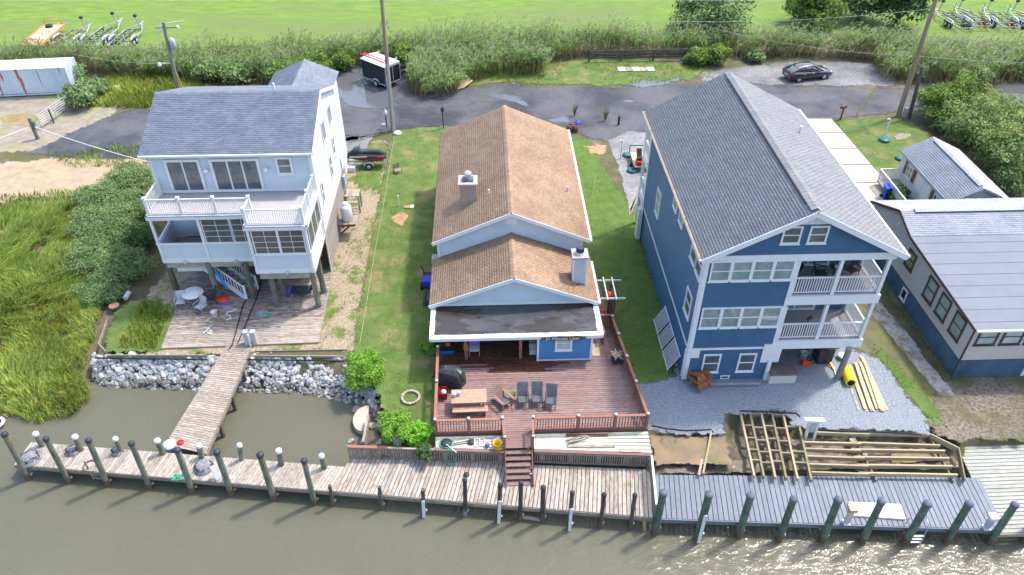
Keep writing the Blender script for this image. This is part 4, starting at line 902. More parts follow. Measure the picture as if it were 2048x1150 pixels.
MB().lathe((0, 0, 0), [(.11, 0), (.09, .05)], 8, Matrix.Translation((cx0-.03, 38.0, 3.9)) @ Matrix.Rotation(R(-90), 4, 'Y')).build('gable_vent', m_trim, C)

# ------------------------------------------------------------------ small outbuilding behind it
S = thing('garden_shed', 'small greige outbuilding with pale shingle roof, brown shutters and white railed ramp', 'shed', (32.5, 46, 0))
sx0, sx1, sy0, sy1, sze, szr, sxr = 31.2, 35.2, 42.6, 49.6, 2.45, 3.55, 33.1
sz_ = lambda x: sze - .1 + (szr - sze) * (1 - abs(x - sxr) / (sxr - sx0 + .25 if x < sxr else sx1 - sxr + .25))
wall(S, (sx0, sy1, 0), -EY, -EX, rect(sy1-sy0, .1, sz_(sx0)), m_side_g, .14)
wall(S, (sx0, sy0, 0), EX, -EY, [(0, .1), (sx1-sx0, .1), (sx1-sx0, sz_(sx1)), (sxr-sx0, szr-.1), (0, sz_(sx0))], m_side_g, .14)
wall(S, (sx1, sy0, 0), EY, EX, rect(sy1-sy0, .1, sz_(sx1)), m_side_g, 0)
wall(S, (sx1, sy1, 0), -EX, EY, [(0, .1), (sx1-sx0, .1), (sx1-sx0, sz_(sx0)), (sx1-sxr, szr-.1), (0, sz_(sx1))], m_side_g, 0)
roof_plane(S, (sx0-.25, sy0-.2, sze), (sx0-.25, sy1+.2, sze), (sxr, sy1+.2, szr), (sxr, sy0-.2, szr), m_brown, m_shl, e=.16, w=.34)
roof_plane(S, (sx1+.25, sy1+.2, sze), (sx1+.25, sy0-.2, sze), (sxr, sy0-.2, szr), (sxr, sy1+.2, szr), m_brown, m_shl, e=.16, w=.34)
ridge_cap(S, (sxr, sy0+.2, szr+.03), (sxr, sy1-.3, szr+.03), m_shl, .4)
MB().beam((sxr-.24, sy0+.3, szr-.04), (sxr-.24, sy1-.4, szr-.04), .03, .06).build('ridge_vent', m_cap, S)
for yy in (47.6, 43.5):
    window(S, (sx0-.02, yy+.85, 1.15), -EY, -EX, .85, .95, m_trim, m_gl_d, (2, 2), .07)
    for d in (-.25, 1.1): bx('shutter', S, (sx0-.04, yy+d, 1.62), (.04, .36, 1.0), m_rshut)
dd_ = MB().bb((sx0-.05, 44.9, .12), (sx0-.005, 46.9, 2.15)).build('door', m_trim, S)
for k in range(2): MB().bb((sx0-.07, 45.0+k*.95, .2), (sx0-.052, 45.85+k*.95, 2.05)).build('door_leaf', m_whp, dd_)
MB().slab([(29.5, 42.4, .35), (31.15, 42.4, .35), (31.15, 49.0, .42), (29.5, 49.0, .42)], .12).build('ramp', m_wood2, S)
railing(S, (29.5, 42.4, .35), (29.5, 49.0, .42), .95, m_vinyl, .14); railing(S, (29.5, 49.0, .42), (31.1, 49.0, .42), .95, m_vinyl, .14)
# ------------------------------------------------------------------ docks, decks and piles
ORD = ['first','second','third','fourth','fifth','sixth','seventh','eighth','ninth','tenth']
def deck_rows(P, quad, z, pitch, mat, split=1, t=.045, gap=.02, along='x', mat2=None, wet=None, name='plank'):
    """planks laid across a four-cornered field; quad = (a, b, c, d), planks run from edge a-d to edge b-c, rows go from a-b to d-c"""
    a, b, c, d = [Vector((p[0], p[1], 0)) for p in quad]; n = max(1, int(round(((d - a).length + (c - b).length) / 2 / pitch)))
    for i in range(n):
        s = (i + .5) / n; p, q = a.lerp(d, s), b.lerp(c, s); cuts = [0]
        if split > 1:
            o = random.uniform(.25, .75) if split == 2 else None
            cuts += [o] if split == 2 else [(k + random.uniform(-.3, .3)) / split for k in range(1, split)]
        cuts.append(1)
        w = ((d - a).length + (c - b).length) / 2 / n - gap
        for k in range(len(cuts) - 1):
            r0, r1 = p.lerp(q, cuts[k]), p.lerp(q, cuts[k + 1]); dr = (r1 - r0).normalized() * .003
            m_ = mat2 if (wet and wet((r0 + r1) / 2)) else mat
            zz = z - t/2 + random.uniform(-.004, .004)
            bar(name, P, (r0 + dr) + UP*zz, (r1 - dr) + UP*zz, w, t, m_)
def piling(px_top, px_foot, label, group, mat, cap, r=.17, capm=None, zf=ZW, cat='piling', tilt=True, board=False, rope=False):
    f = at(px_foot[0], px_foot[1], zf)
    if zf == ZW: f.y -= .1
    t = aty(px_top[0], px_top[1], f.y)
    t.x = f.x + max(-.45, min(.45, t.x - f.x))
    d = (t - f).normalized(); r *= random.uniform(.9, 1.1)
    P = thing('piling', label, cat, f, 0, group)
    MB().tube([f - d*1.0, f, f.lerp(t, .5), t - d*.12], [r*1.06, r*1.05, r, r*.97], 12).build('shaft', mat, P)
    M_ = Matrix.Translation(t - d*.14) @ d.to_track_quat('Z', 'Y').to_matrix().to_4x4()
    if capm: MB().lathe((0, 0, 0), [(r*1.12, 0), (r*1.14, .13), (r*.9, .17), (r*.3, .22), (.01, .225)], 14, M_).build('cap', capm, P)
    else: MB().lathe((0, 0, 0), [(r*.97, 0), (r*.9, .03)], 12, M_).build('top', mat, P)
    if zf == ZW: MB().tube([f - UP*.2, f + d*.12, f + d*.45], [r*1.1, r*1.09, r*1.06], 12).build('tide_band', m_tide if not rope else m_net, P)
    if zf == ZW: bar('bolt_bracket', P, f + Vector((r*.6, .0, .28)), f + Vector((r*1.6, .12, .3)), .09, .09, m_galv)
    if board: bar('rub_board', P, f.lerp(t, .02) - Vector((0, r+.03, 0)) - UP*.3, f.lerp(t, .62) - Vector((0, r+.03, 0)), .04, .15, m_capw, up=(1, 0, 0))
    return P
# --- dock in front of the white house
D1 = thing('dock', 'long weathered grey dock with tall green piles in front of the stilt house', 'dock', (-16, 24.6, ZD))
q1 = [at(62, 884, ZD), at(28, 929, ZD), at(664, 983, ZD), at(696, 934, ZD)]      # back left, front left, front right, back right
deck_rows(D1, (q1[0], q1[1], q1[2], q1[3]), ZD, .165, m_wood2, 1)
for a, b in ((q1[1], q1[2]), (q1[0], q1[3])):
    a, b = Vector(a), Vector(b); n = 4
    for k in range(n): bar('rim_joist', D1, a.lerp(b, k/n) - UP*.16, a.lerp(b, (k+1)/n) - UP*.16, .06, .22, m_picket)
for k in range(9):
    s = (k + .3) / 9; bar('cross_beam', D1, q1[0].lerp(q1[3], s) - UP*.2, q1[1].lerp(q1[2], s) - UP*.2, .12, .2, m_picket)
for i, (t, f) in enumerate((((8,867),(60,954)), ((91,876),(140,961)), ((176,879),(217.6,966.6)), ((262,885),(302,973)), ((353.6,898),(387,980)), ((433,902),(464.7,985)), ((519.6,908),(549.5,994.7)), ((607.6,919.6),(630,1004)))):
    piling(t, f, 'tall black-capped green pile, %s from the left along the grey dock front' % ORD[i], 'tall piles along the grey dock', m_pile, True, .142, m_cap)
for i, (t, f) in enumerate((((70,866),(84,891)), ((149,872),(162,900)), ((229.6,876),(243,903.5)), ((313.5,879.5),(326,906.7)), ((397,889),(404,914)), ((478.5,888.7),(484,918.6)), ((557,900),(563,929)), ((642.6,910),(649,935.7)))):
    f_ = at(f[0], f[1], ZD); piling(t, f, 'short white-capped pile, %s from the left along the grey dock back' % ORD[i], 'short white-capped piles', m_pile, True, .13, m_capw, ZD)
# --- walkway between the two
WK = thing('walkway', 'weathered plank walkway from the grey deck down to the dock', 'walkway', (-15.2, 29, -.1))
wk = [at(455, 688, .08), at(505, 690, .08), at(412, 908, ZD+.03), at(330, 890, ZD+.03)]
n = 52
for i in range(n):
    s = (i + .5) / n; p, q = Vector(wk[0]).lerp(wk[3], s), Vector(wk[1]).lerp(wk[2], s); bar('plank', WK, p + UP*.01*random.random(), q + UP*.01*random.random(), (Vector(wk[0])-Vector(wk[3])).length/n - .012, .045, m_wood)
for a, b in ((wk[0], wk[3]), (wk[1], wk[2])): bar('stringer', WK, Vector(a) - UP*.16, Vector(b) - UP*.16, .07, .2, m_picket)
for s in (.25, .5, .75):
    for a, b in ((wk[0], wk[3]), (wk[1], wk[2])):
        p = Vector(a).lerp(b, s); MB().cyl((p.x, p.y, -1.9), (p.x, p.y, p.z-.1), .11, n=8).build('support_pile', m_dpile, WK)
# --- low deck below the white house
D2 = thing('ground_deck', 'low weathered grey plank deck spreading under the stilt house', 'deck', (-14.7, 35.5, .1))
q2 = [at(323, 696, .12), at(637, 684, .12), Vector((-10.25, 39.6, .12)), Vector((-19.3, 39.6, .12))]
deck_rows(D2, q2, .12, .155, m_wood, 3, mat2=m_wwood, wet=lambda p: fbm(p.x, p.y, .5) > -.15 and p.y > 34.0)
for a, b in ((q2[0], q2[1]), (q2[1], q2[2]), (q2[0], at(352, 620, .12))): bar('edge_board', D2, Vector((a.x, a.y, .06)), Vector((b.x, b.y, .06)), .05, .14, m_picket)
# --- bulkhead boards behind the rocks
BH = thing('bulkhead', 'low timber bulkhead board along the top of the left rock bank', 'bulkhead', (-17.7, 32.0, 0))
bar('board', BH, at(215, 712, .02), at(415, 712, .02), .06, .18, m_picket); bar('cloth_edge', BH, at(190, 716, -.05), at(415, 719, -.05), .06, .06, m_black)
bar('board', BH, at(213, 706, .06), at(198, 690, .06), .06, .3, m_picket); bar('board', BH, at(198, 690, .05), at(216, 640, .05), .06, .25, m_picket)
BH2 = thing('bulkhead', 'low timber bulkhead board along the top of the right rock bank', 'bulkhead', (-11, 31.6, 0))
bar('board', BH2, at(500, 712, .02), at(690, 714, .02), .06, .16, m_picket); bar('cloth_edge', BH2, at(492, 719, -.05), at(690, 722, -.05), .06, .06, m_black); bar('board', BH2, at(510, 703, .03), at(694, 700, .03), .05, .12, m_picket)

# --- dock in front of the tan-roofed house
D3 = thing('dock', 'pale plank dock below the red deck with slim dark piles', 'dock', (0, 22.2, ZD))
q3 = [at(700, 914, ZD), at(664, 982, ZD), at(1306, 1035, ZD), at(1300, 940, ZD)]
deck_rows(D3, q3, ZD+.02, .2, m_wood2, 1, gap=.032)
for k in range(3):
    a, b = Vector(q3[1]).lerp(q3[2], k/3), Vector(q3[1]).lerp(q3[2], (k+1)/3); bar('rim_joist', D3, a - UP*.15, b - UP*.15, .07, .24, m_picket)
for k in range(6):
    s = (k + .4) / 6; bar('cross_beam', D3, Vector(q3[0]).lerp(q3[3], s) - UP*.2, Vector(q3[1]).lerp(q3[2], s) - UP*.2, .12, .2, m_dpile)
mid = (((658.5,968),(667,1007)), ((758,970),(764,1013.6)), ((845.6,976),(848,1027)), ((929.7,959),(931,1027)), ((1001,968),(996.7,1039)), ((1042,964.7),(1040,1036)), ((1086.6,974),(1084.5,1039)), ((1144.7,984.6),(1138,1053)), ((1208.6,988),(1200,1051)), ((1270,989),(1260,1053)))
for i, (t, f) in enumerate(mid):
    piling(t, f, ('slim dark pile with a white rub board, ' if i in (2, 4, 7) else 'slim dark pile, ') + '%s from the left along the pale dock' % ORD[i], 'slim piles along the pale dock', m_dpile, False, .09 if i < 3 else .11, m_cap if i > 2 else None, board=i in (2, 4, 7), rope=i == 3)
LG = thing('ledger_timber', 'loose timber bolted between two slim piles below the pale dock', 'timber', at(1060, 1038, ZW)); bar('timber', LG, at(1036, 1033, ZW+.12), at(1086, 1040, ZW+.12), .1, .16, m_wood)

# --- red deck of the tan-roofed house
RD = thing('red_deck', 'large worn red-brown plank deck with railings behind the tan-roofed house', 'deck', (2.2, 28.5, .3))
yd = at(872, 868, ZK).y; rxF, rxB = 7.75, 6.98; yB = 32.6
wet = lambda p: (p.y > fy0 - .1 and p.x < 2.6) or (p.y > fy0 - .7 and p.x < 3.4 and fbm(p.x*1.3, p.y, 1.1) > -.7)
dq = [Vector((-2.95, yd, 0)), Vector((rxF, yd, 0)), Vector((rxB, yB, 0)), Vector((-3.05, yB, 0))]
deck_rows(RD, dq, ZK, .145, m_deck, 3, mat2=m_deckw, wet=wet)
deck_rows(RD, [Vector((5.65, yB+.02, 0)), Vector((rxB, yB+.02, 0)), Vector((6.75, 37.0, 0)), Vector((5.65, 37.0, 0))], ZK-.002, .145, m_rust, 1)
for a, b in ((dq[0], dq[1]), (dq[1], dq[2]), (dq[0], dq[3])): bar('rim_joist', RD, a + UP*(ZK-.18), b + UP*(ZK-.18), .05, .27, m_rustd)
RH = .95
def rrail(a, b): railing(RD, (a[0], a[1], ZK), (b[0], b[1], ZK), RH, m_rust, .135, .035, (.15, .05), .09, m_rustd)
pf = [(-2.9, yd+.06), (-1.25, yd+.06), (.42, yd+.06)]; pr = [(1.95, yd+.06), (4.2, yd+.06), (6.05, yd+.06), (7.66, yd+.06)]
pl_ = [(-2.9, yd+.06), (-2.93, 27.8), (-2.98, fy0 + .35)]; prr = [(7.66, yd+.06), (7.44, 27.4), (7.24, 29.3), (7.05, 31.1), (6.92, yB)]
for L_ in (pf, pr, pl_, prr):
    for a, b in zip(L_, L_[1:]): rrail(a, b)
for p in set(pf + pr + pl_ + prr): post(RD, (p[0], p[1], ZK-.3), RH+.38, .11, m_rust, m_capw, capw=.14)
for a, b in (((.42, yd+.06), (.50, yd-.95)), ((1.95, yd+.06), (1.88, yd-.95))):
    railing(RD, (a[0], a[1], ZK), (b[0], b[1], ZK), RH, m_rust, .16, .035, (.12, .05), .09, m_rustd); post(RD, (b[0], b[1], -.2), 1.6, .11, m_rust, m_capw, capw=.14)
for k in range(7): bx('plank', RD, (1.19, yd-.08-k*.145, ZK-.02), (1.5, .134, .045), m_step)
railing(RD, (6.3, 31.3, ZK), (6.2, 32.8, ZK), .9, m_rust, .14, .035, (.12, .05), .09, m_rustd); rrail((6.2, 32.8), (6.92, 32.8))
# steps down to the dock
SP = thing('deck_steps', 'wide dark brown open steps from the red deck down to the pale dock', 'steps', (1.15, 23.7, ZD))
n = 6
for k in range(n):
    bx('tread', SP, (1.18, yd-1.13-k*.25, ZK-.02-(k+1)*.165), (1.36, .25, .05), m_step)
for x in (.52, 1.84): bar('stringer', SP, (x, yd-1.05, ZK-.15), (x, yd-2.55, ZD+.06), .06, .24, m_rustd)
# platforms beside the steps, with slatted fronts
yFl, yFr, yFrr = at(872, 897, .45).y, at(1065, 900, .45).y, at(1298, 908, .45).y
def platform(a, b, c, d, label, x0_, x1_):
    P = thing('side_platform', label, 'platform', ((x0_+x1_)/2, 24.7, .1)); zp = .45
    deck_rows(P, (d, c, b, a), zp, .19, m_mint, 3)
    bar('nosing', P, Vector((d[0], d[1]-.02, zp-.03)), Vector((c[0], c[1]-.02, zp-.03)), .2, .075, m_step)
    L_ = (Vector(c) - Vector(d)).length; n = int(L_ / .115)
    for k in range(n):
        s = (k + .5) / n; p = Vector((d[0], d[1], 0)).lerp(Vector((c[0], c[1], 0)), s); wide = k % 12 == 3
        bx('slat', P, (p.x, p.y-.03, (zp-.1+ZD)/2), (.14 if wide else .06, .03, zp-.1-ZD+.02), m_picket)
    bar('bottom_rail', P, Vector((d[0], d[1]-.07, ZD+.07)), Vector((c[0], c[1]-.07, ZD+.07)), .05, .1, m_picket)
    bar('upper_rail', P, Vector((d[0], d[1]-.065, zp-.14)), Vector((c[0], c[1]-.065, zp-.14)), .04, .12, m_picket)
    MB().bb((x0_, d[1]+.35, -1.2), (x1_, d[1]+.4, .33)).build('back_board', m_dark, P)  # near-black, so the shade in the slat gaps is painted on
    return P
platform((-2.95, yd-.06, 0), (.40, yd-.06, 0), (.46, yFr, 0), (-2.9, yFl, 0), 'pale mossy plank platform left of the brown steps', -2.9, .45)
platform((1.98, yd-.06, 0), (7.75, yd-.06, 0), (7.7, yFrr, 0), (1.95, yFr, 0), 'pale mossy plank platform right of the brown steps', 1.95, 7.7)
FN = thing('picket_fence', 'grey picket fence with red-brown cap standing on the pale dock over the water', 'fence', (-5, 24.7, ZD))
fa, fb = at(684, 915, ZD), at(868, 922, ZD); fa = Vector((-7.25, 24.62, ZD)); fb = Vector((-2.95, yFl, ZD))
for k in range(36):
    p = fa.lerp(fb, (k + .5) / 36); bx('picket', FN, p + UP*.42, (.085, .025, .82), m_picket)
bar('cap_rail', FN, fa + UP*.86, fa.lerp(fb, .45) + UP*.86, .17, .06, m_rust); bar('cap_rail', FN, fa.lerp(fb, .45) + UP*.85, fb + UP*.82, .10, .05, m_wood2)
bar('bottom_rail', FN, fa + UP*.08 - EY*.04, fb + UP*.08 - EY*.04, .04, .09, m_picket)
for s in (0, .5, 1): bx('post', FN, fa.lerp(fb, s) + UP*.42 + EY*.07, (.1, .1, .86), m_picket)
SF = thing('slatted_screen', 'grey slatted screen standing between the pale dock and blue-grey dock', 'screen', (7.5, 22, ZD))
for k in range(22): bx('slat', SF, (7.62 - .012*k, 23.3-k*.125, ZD+.5), (.03, .07, .95), m_picket)
bar('cap_rail', SF, (7.64, 23.4, ZD+1.0), (7.36, 20.6, ZD+1.0), .1, .05, m_capw)
# --- blue-grey composite dock
D4 = thing('composite_dock', 'blue-grey composite board dock in front of the navy house', 'dock', (15, 21.3, ZD))
q4 = [at(1308, 950, ZD), at(1312, 1037, ZD), at(2012, 1060, ZD), at(1958, 956, ZD)]
deck_rows(D4, q4, ZD+.03, .24, m_comp, 1, gap=.034)
bar('fascia', D4, Vector(q4[1]) - UP*.12 - EY*.03, Vector(q4[2]) - UP*.12 - EY*.03, .05, .26, m_comp)
for k in range(8):
    s = (k + .5) / 8; bar('cross_beam', D4, Vector(q4[0]).lerp(q4[3], s) - UP*.2, Vector(q4[1]).lerp(q4[2], s) - UP*.2, .12, .2, m_dpile)
bl = (((1327,984),(1309,1062)), ((1418.4,988),(1394,1074)), ((1502,990),(1476,1068)), ((1588,997),(1556,1076)), ((1677.6,998),(1643,1078)), ((1764,1001),(1722,1080)), ((1856,1006),(1808,1082)), ((1939,1006),(1890,1080)), ((2031,1008),(1976,1082)))
for i, (t, f) in enumerate(bl): piling(t, f, 'thick grey-capped green pile%s, %s from the left along the blue-grey dock' % (' with white board' if i == 1 else '', ORD[i]), 'thick piles along the blue-grey dock', m_gpile, True, .165, m_gcap, board=i == 1)
D5 = thing('plank_pier', 'pale greenish plank pier at the right edge beyond the blue-grey dock', 'pier', (26, 22, ZD))
deck_rows(D5, [Vector((22.9, 19.2, 0)), Vector((34, 19.3, 0)), Vector((34, 24.3, 0)), Vector((23.55, 24.25, 0))], ZD+.012, .22, m_pier, 2, gap=.034)
bar('rim_joist', D5, (22.9, 19.17, ZD-.13), (34, 19.27, ZD-.13), .06, .24, m_wood)
piling((2060, 1010), (2046, 1078), 'green pile cut off by the picture edge under the pale pier', None, m_pile, True, .2, m_gcap)
# --- unfinished deck frames
FR = thing('joist_grid', 'grid of greenish timber joists over mud between gravel and blue-grey dock', 'deck frame', (13.3, 24.3, -.3))
zf = -.14
A, B_, C_, D_ = [Vector(p) for p in (at(1480, 826, zf), at(1592, 828, zf), at(1622, 962, zf), at(1508, 954, zf))]
for k in range(6):
    s = (0, .17, .37, .56, .76, 1)[k]; bar('joist', FR, A.lerp(B_, s), D_.lerp(C_, s), .10, .24, m_joistd if k % 2 else m_joist)
for t in (0, .22, .42, .6, .76):
    for k in range(5):
        s0_, s1_ = (0, .17, .37, .56, .76, 1)[k:k+2]
        if t and random.random() < .2: continue
        p, q = A.lerp(D_, t + .03*(k % 2)), B_.lerp(C_, t + .03*(k % 2)); bar('blocking', FR, p.lerp(q, s0_+.02), p.lerp(q, s1_-.02), .08, .2, m_joistd)
FR2 = thing('floor_joists', 'long parallel tan joists over a muddy pit right of the joist grid', 'deck frame', (19, 24, -.3))
rows = (((1626,866),(1738,870),(1860,872)), ((1606,886),(1722,889),(1880,894)), ((1606,899),(1722,903),(1890,905)), ((1612,914),(1728,918),(1898,920)), ((1616,930),(1735,934),(1905,936)), ((1622,946),(1738,950),(1915,953)))
for r in rows:
    p, m2, q = [at(v[0], v[1], zf) for v in r]; bar('joist', FR2, p, m2, .085, .22, m_joist); bar('joist', FR2, Vector(m2) + EY*.09 - EX*.5, Vector(q) + EY*.05, .085, .22, m_joist)
for a, b in (((1860,872),(1916,900)), ((1916,900),(1928,962))): bar('rim_board', FR2, at(*a, zf), at(*b, zf), .06, .34, m_joist if a[0] < 1900 else m_joistd)
for a, b in (((1704,870),(1752,962)), ((1860,876),(1906,964))): bar('ledger', FR2, at(*a, zf-.2), at(*b, zf-.2), .07, .18, m_joistd)
for q in ((1704,880),(1730,908)): 
    p = at(*q, zf-.1); MB().cyl((p.x, p.y, -.9), (p.x, p.y, zf-.08), .13, n=10).build('stub_pile', m_wood, FR2)
for q in ((1524,884),(1588,884)):
    p = at(*q, zf-.1); MB().cyl((p.x, p.y, -.9), (p.x, p.y, zf-.12), .18, n=12).build('stub_pile', m_wood, FR)
TB = thing('retaining_timber', 'lone timber across the orange soil beside the joist grid', 'timber', at(1415, 905, -.3)); bar('timber', TB, at(1423, 862, -.05), at(1406, 948, -.3), .09, .2, m_joist); bar('timber', TB, at(1404, 918, -.2), at(1398, 950, -.2), .12, .05, m_wood2)
LN = thing('landscape_fabric', 'black landscape cloth edge wrinkling along the gravel above the joists', 'fabric edge', at(1480, 826))
for q in (((1304,852),(1330,858),(1370,862),(1400,860),(1422,858),(1426,866)), ((1480,822),(1530,823),(1592,826),(1600,834)), ((1626,858),(1680,862),(1740,862),(1800,866),(1842,868))):
    MB().tube([at(a_, b_ + random.uniform(-1, 1), .03) for a_, b_ in q], .045, 5).build('cloth_fold', m_black, LN)
# --- rock banks
def rock_mesh(seed, mat):
    rg = np.random.default_rng(seed); V = []; n, m = 7, 5
    ax = rg.uniform(.7, 1.25, 3); pl = rg.normal(size=(7, 3)); pl /= np.linalg.norm(pl, axis=1)[:, None]; dl = rg.uniform(.55, .85, 7)
    for i in range(m):
        th = math.pi * (i + .5) / m
        for k in range(n):
            ph = 2*math.pi*(k + .5*(i % 2))/n; v = np.array([math.sin(th)*math.cos(ph), math.sin(th)*math.sin(ph), math.cos(th)])
            for p, d in zip(pl, dl):
                e = v @ p
                if e > d: v = v - p*(e - d)
            V.append(v * ax * .5)
    F = [(i*n+k, i*n+(k+1) % n, (i+1)*n+(k+1) % n, (i+1)*n+k) for i in range(m-1) for k in range(n)]
    mb = MB().add(V, [f[::-1] for f in F]); mb.add(V[:n], [tuple(range(n))]); mb.add(V[-n:], [tuple(reversed(range(n)))])
    return mb.mesh('stone', mat)
RK = [rock_mesh(k, m_rock) for k in range(10)]; RKD = [rock_mesh(k + 50, m_rockd) for k in range(5)]
def bank(P, inside, n, box, zfun, size=(.3, .54)):
    k = 0; tries = 0
    while k < n and tries < n * 40:
        tries += 1; x, y = random.uniform(box[0], box[1]), random.uniform(box[2], box[3]); s = inside(x, y)
        if s is None: continue
        z = zfun(s); sz = random.uniform(*size) * random.uniform(.8, 1.15)
        o = bpy.data.objects.new('stone', random.choice(RKD if z < ZW + .22 + .1*random.random() else RK))
        link(o, P, Matrix.Translation((x, y, z)) @ Euler((random.uniform(0, 6), random.uniform(0, 6), random.uniform(0, 6))).to_matrix().to_4x4() @ Matrix.Diagonal((sz, sz*random.uniform(.8, 1.1), sz*random.uniform(.65, .95), 1)))
        k += 1
    mb = MB(); k = 0
    while k < 420:
        x, y = random.uniform(box[0], box[1]), random.uniform(box[2], box[3]); s = inside(x, y)
        if s is None: continue
        me = random.choice(RK); sz = random.uniform(.18, .36)
        mb.add([v.co for v in me.vertices], [tuple(p.vertices) for p in me.polygons], False, Matrix.Translation((x, y, zfun(s) + random.uniform(-.06, .1))) @ Euler((random.uniform(0, 6), random.uniform(0, 6), random.uniform(0, 6))).to_matrix().to_4x4() @ Matrix.Diagonal((sz, sz, sz*.8, 1))); k += 1
    mb.build('small_stones', m_rocks, P, kind='stuff')
zb = lambda s: -1.42 + 1.28 * s
def in_left(x, y):
    lo, hi = np.interp(x, [-22.9, -22, -19, -15.9], [31.3, 30.9, 30.55, 30.3]), np.interp(x, [-22.9, -15.9], [32.3, 31.9])
    return (y - lo) / (hi - lo) if lo < y < hi else None
bank(thing('rock_bank', 'pale boulder bank left of the plank walkway', 'rocks', (-19, 31.2, -.8)), in_left, 300, (-22.9, -15.7, 30, 32.4), zb)
def in_right(x, y):
    lo, hi = np.interp(x, [-14.3, -11, -9, -7.6, -6.6, -6.2], [30.2, 29.9, 29.5, 28.9, 28.0, 27.6]), np.interp(x, [-14.3, -8.5, -7.4, -6.2], [31.8, 31.5, 30.6, 28.8])
    return (y - lo) / (hi - lo) if lo < y < hi else None
bank(thing('rock_bank', 'pale boulder bank right of the plank walkway', 'rocks', (-10, 30.8, -.8)), in_right, 300, (-14.3, -6.2, 27.5, 32), zb)
SLB = thing('shore_slabs', 'row of broken concrete slabs and brown stones edging the lawn at the water', 'stones', (-6.4, 26.6, -.5))
for q, sx_, sy_ in (((716,800),.9,.45), ((735,792),.6,.4), ((728,812),.7,.35), ((745,800),.55,.5), ((752,815),.5,.5), ((757,838),.6,.4), ((742,838),.5,.5), ((760,870),.7,.5), ((745,880),.5,.4), ((722,870),.35,.3), ((720,885),.35,.3), ((768,862),.5,.4), ((735,905),.4,.35), ((755,895),.5,.4), ((700,868),.3,.3)):
    p = at(q[0], q[1], -.7); z = max(float(land_z(np.array([p.x]), np.array([p.y]))[0]), -1.35) + .1
    o = bpy.data.objects.new('stone', rock_mesh(random.randint(0, 999), m_rockb)); link(o, SLB, Matrix.Translation((p.x, p.y, z)) @ Euler((random.uniform(-.3, .3), random.uniform(-.3, .3), random.uniform(0, 3))).to_matrix().to_4x4() @ Matrix.Diagonal((sx_*1.2, sy_*1.3, .32, 1)))
FL = thing('half_round_slab', 'large half-round tan concrete slab lying at the water edge', 'slab', at(718, 838, -.9))
cpt = at(731, 838, -.95); pl2 = [(cpt.x + .1, cpt.y + .95), (cpt.x + .1, cpt.y - .85)] + [(cpt.x - .68*math.sin(a) , cpt.y + .05 - .92*math.cos(a)) for a in np.linspace(.15, math.pi-.15, 14)]
MB().prism(pl2[::-1], -1.25, -.93).build('slab', m_conc2, FL, bevel=.02)
TW = thing('timber_wall', 'short grey timber wall between the tan slab and the shrubs', 'timber', at(733, 870, -.6)); bar('timber', TW, at(737, 835, -.6), at(727, 890, -.6), .12, .5, m_wood)
SPs = thing('stump_post', 'thick cut-off pale post behind the picket fence', 'post', at(797, 900, ZD)); p = at(797, 905, ZD); MB().tube([(p.x, p.y, -1.2), (p.x, p.y, .2), (p.x, p.y, .75)], [.24, .22, .2], 12).build('shaft', m_gpole, SPs)
# ------------------------------------------------------------------ road side
def frame_at(a, b):
    """origin a, x axis towards b on the level"""
    a, b = Vector(a), Vector(b); return a, math.atan2(b.y - a.y, b.x - a.x)
def wheel(P, c, r, w, mat_t=None, mat_r=None, axis=(0, 1, 0), local=True, name='wheel'):
    c = Vector(c); ax = Vector(axis).normalized()
    q = ax.to_track_quat('Z', 'Y').to_matrix().to_4x4(); M_ = Matrix.Translation(c) @ q
    t = MB().lathe((0, 0, 0), [(r*.62, -w/2), (r*.93, -w/2), (r, -w*.3), (r, w*.3), (r*.93, w/2), (r*.62, w/2)], 20, M_).build(name, mat_t or m_black, P, local)
    MB().lathe((0, 0, 0), [(r*.2, -w*.53), (r*.6, -w*.52), (r*.62, w*.52), (r*.2, w*.53)], 14, M_).build('rim', mat_r or m_galv, t, True)
    return t
# container
a, rz = frame_at(at(150, 189), at(0, 196)); CT = thing('shipping_container', 'white steel shipping container streaked with rust beside the sandy track', 'container', a, rz + math.pi)
# local: x from -12.2 to 0, y 0 to 2.44
mb = MB()
def corr(mb, p, u, L, z0, z1, n, d=.04, pitch=.28):
    u, n = Vector(u), Vector(n); p = Vector(p); k = int(L / pitch); pts = []
    for i in range(k):
        s = i * pitch; pts += [(s, 0), (s + pitch*.4, 0), (s + pitch*.5, d), (s + pitch*.9, d)]
    pts.append((k*pitch, 0)); vs = [p + u*s + n*o + UP*z for z in (z0, z1) for s, o in pts]; m = len(pts)
    mb.add(vs, [(i, i+1, m+i+1, m+i) for i in range(m-1)])
corr(mb, (-12.15, .05, 0), EX, 12.1, .3, 2.6, -EY); mb.build('side_panel', m_cont, CT, True)
mb = MB(); corr(mb, (-.05, .06, 0), EY, 2.3, .3, 2.6, EX); mb.build('end_panel', m_cont, CT, True)
mb = MB().bb((-12.15, .12, .25), (-.12, 2.4, 2.58)); mb.build('body', m_cont, CT, True)
mb = MB()
for i in range(43): mb.bb((-12.1 + i*.28, .08, 2.6), (-12.1 + i*.28 + .15, 2.38, 2.635))
mb.bb((-12.15, .05, 2.58), (-.05, 2.42, 2.605)).build('roof', m_contt, CT, True)
for x in (-12.12, -.06):
    for y in (.04, 2.4): MB().bb((x-.07, y-.06, .1), (x+.07, y+.06, 2.63)).build('corner_post', m_cont, CT, True)
for z in (.2, 2.58): MB().bb((-12.05, -.02, z-.07), (-.13, .05, z+.05)).build('side_rail', m_cont, CT, True)
for x in (-11, -8.5, -3.6, -1): MB().bb((x-.15, 0, 0), (x+.15, .25, .14)).build('support_block', m_rustd, CT, True)
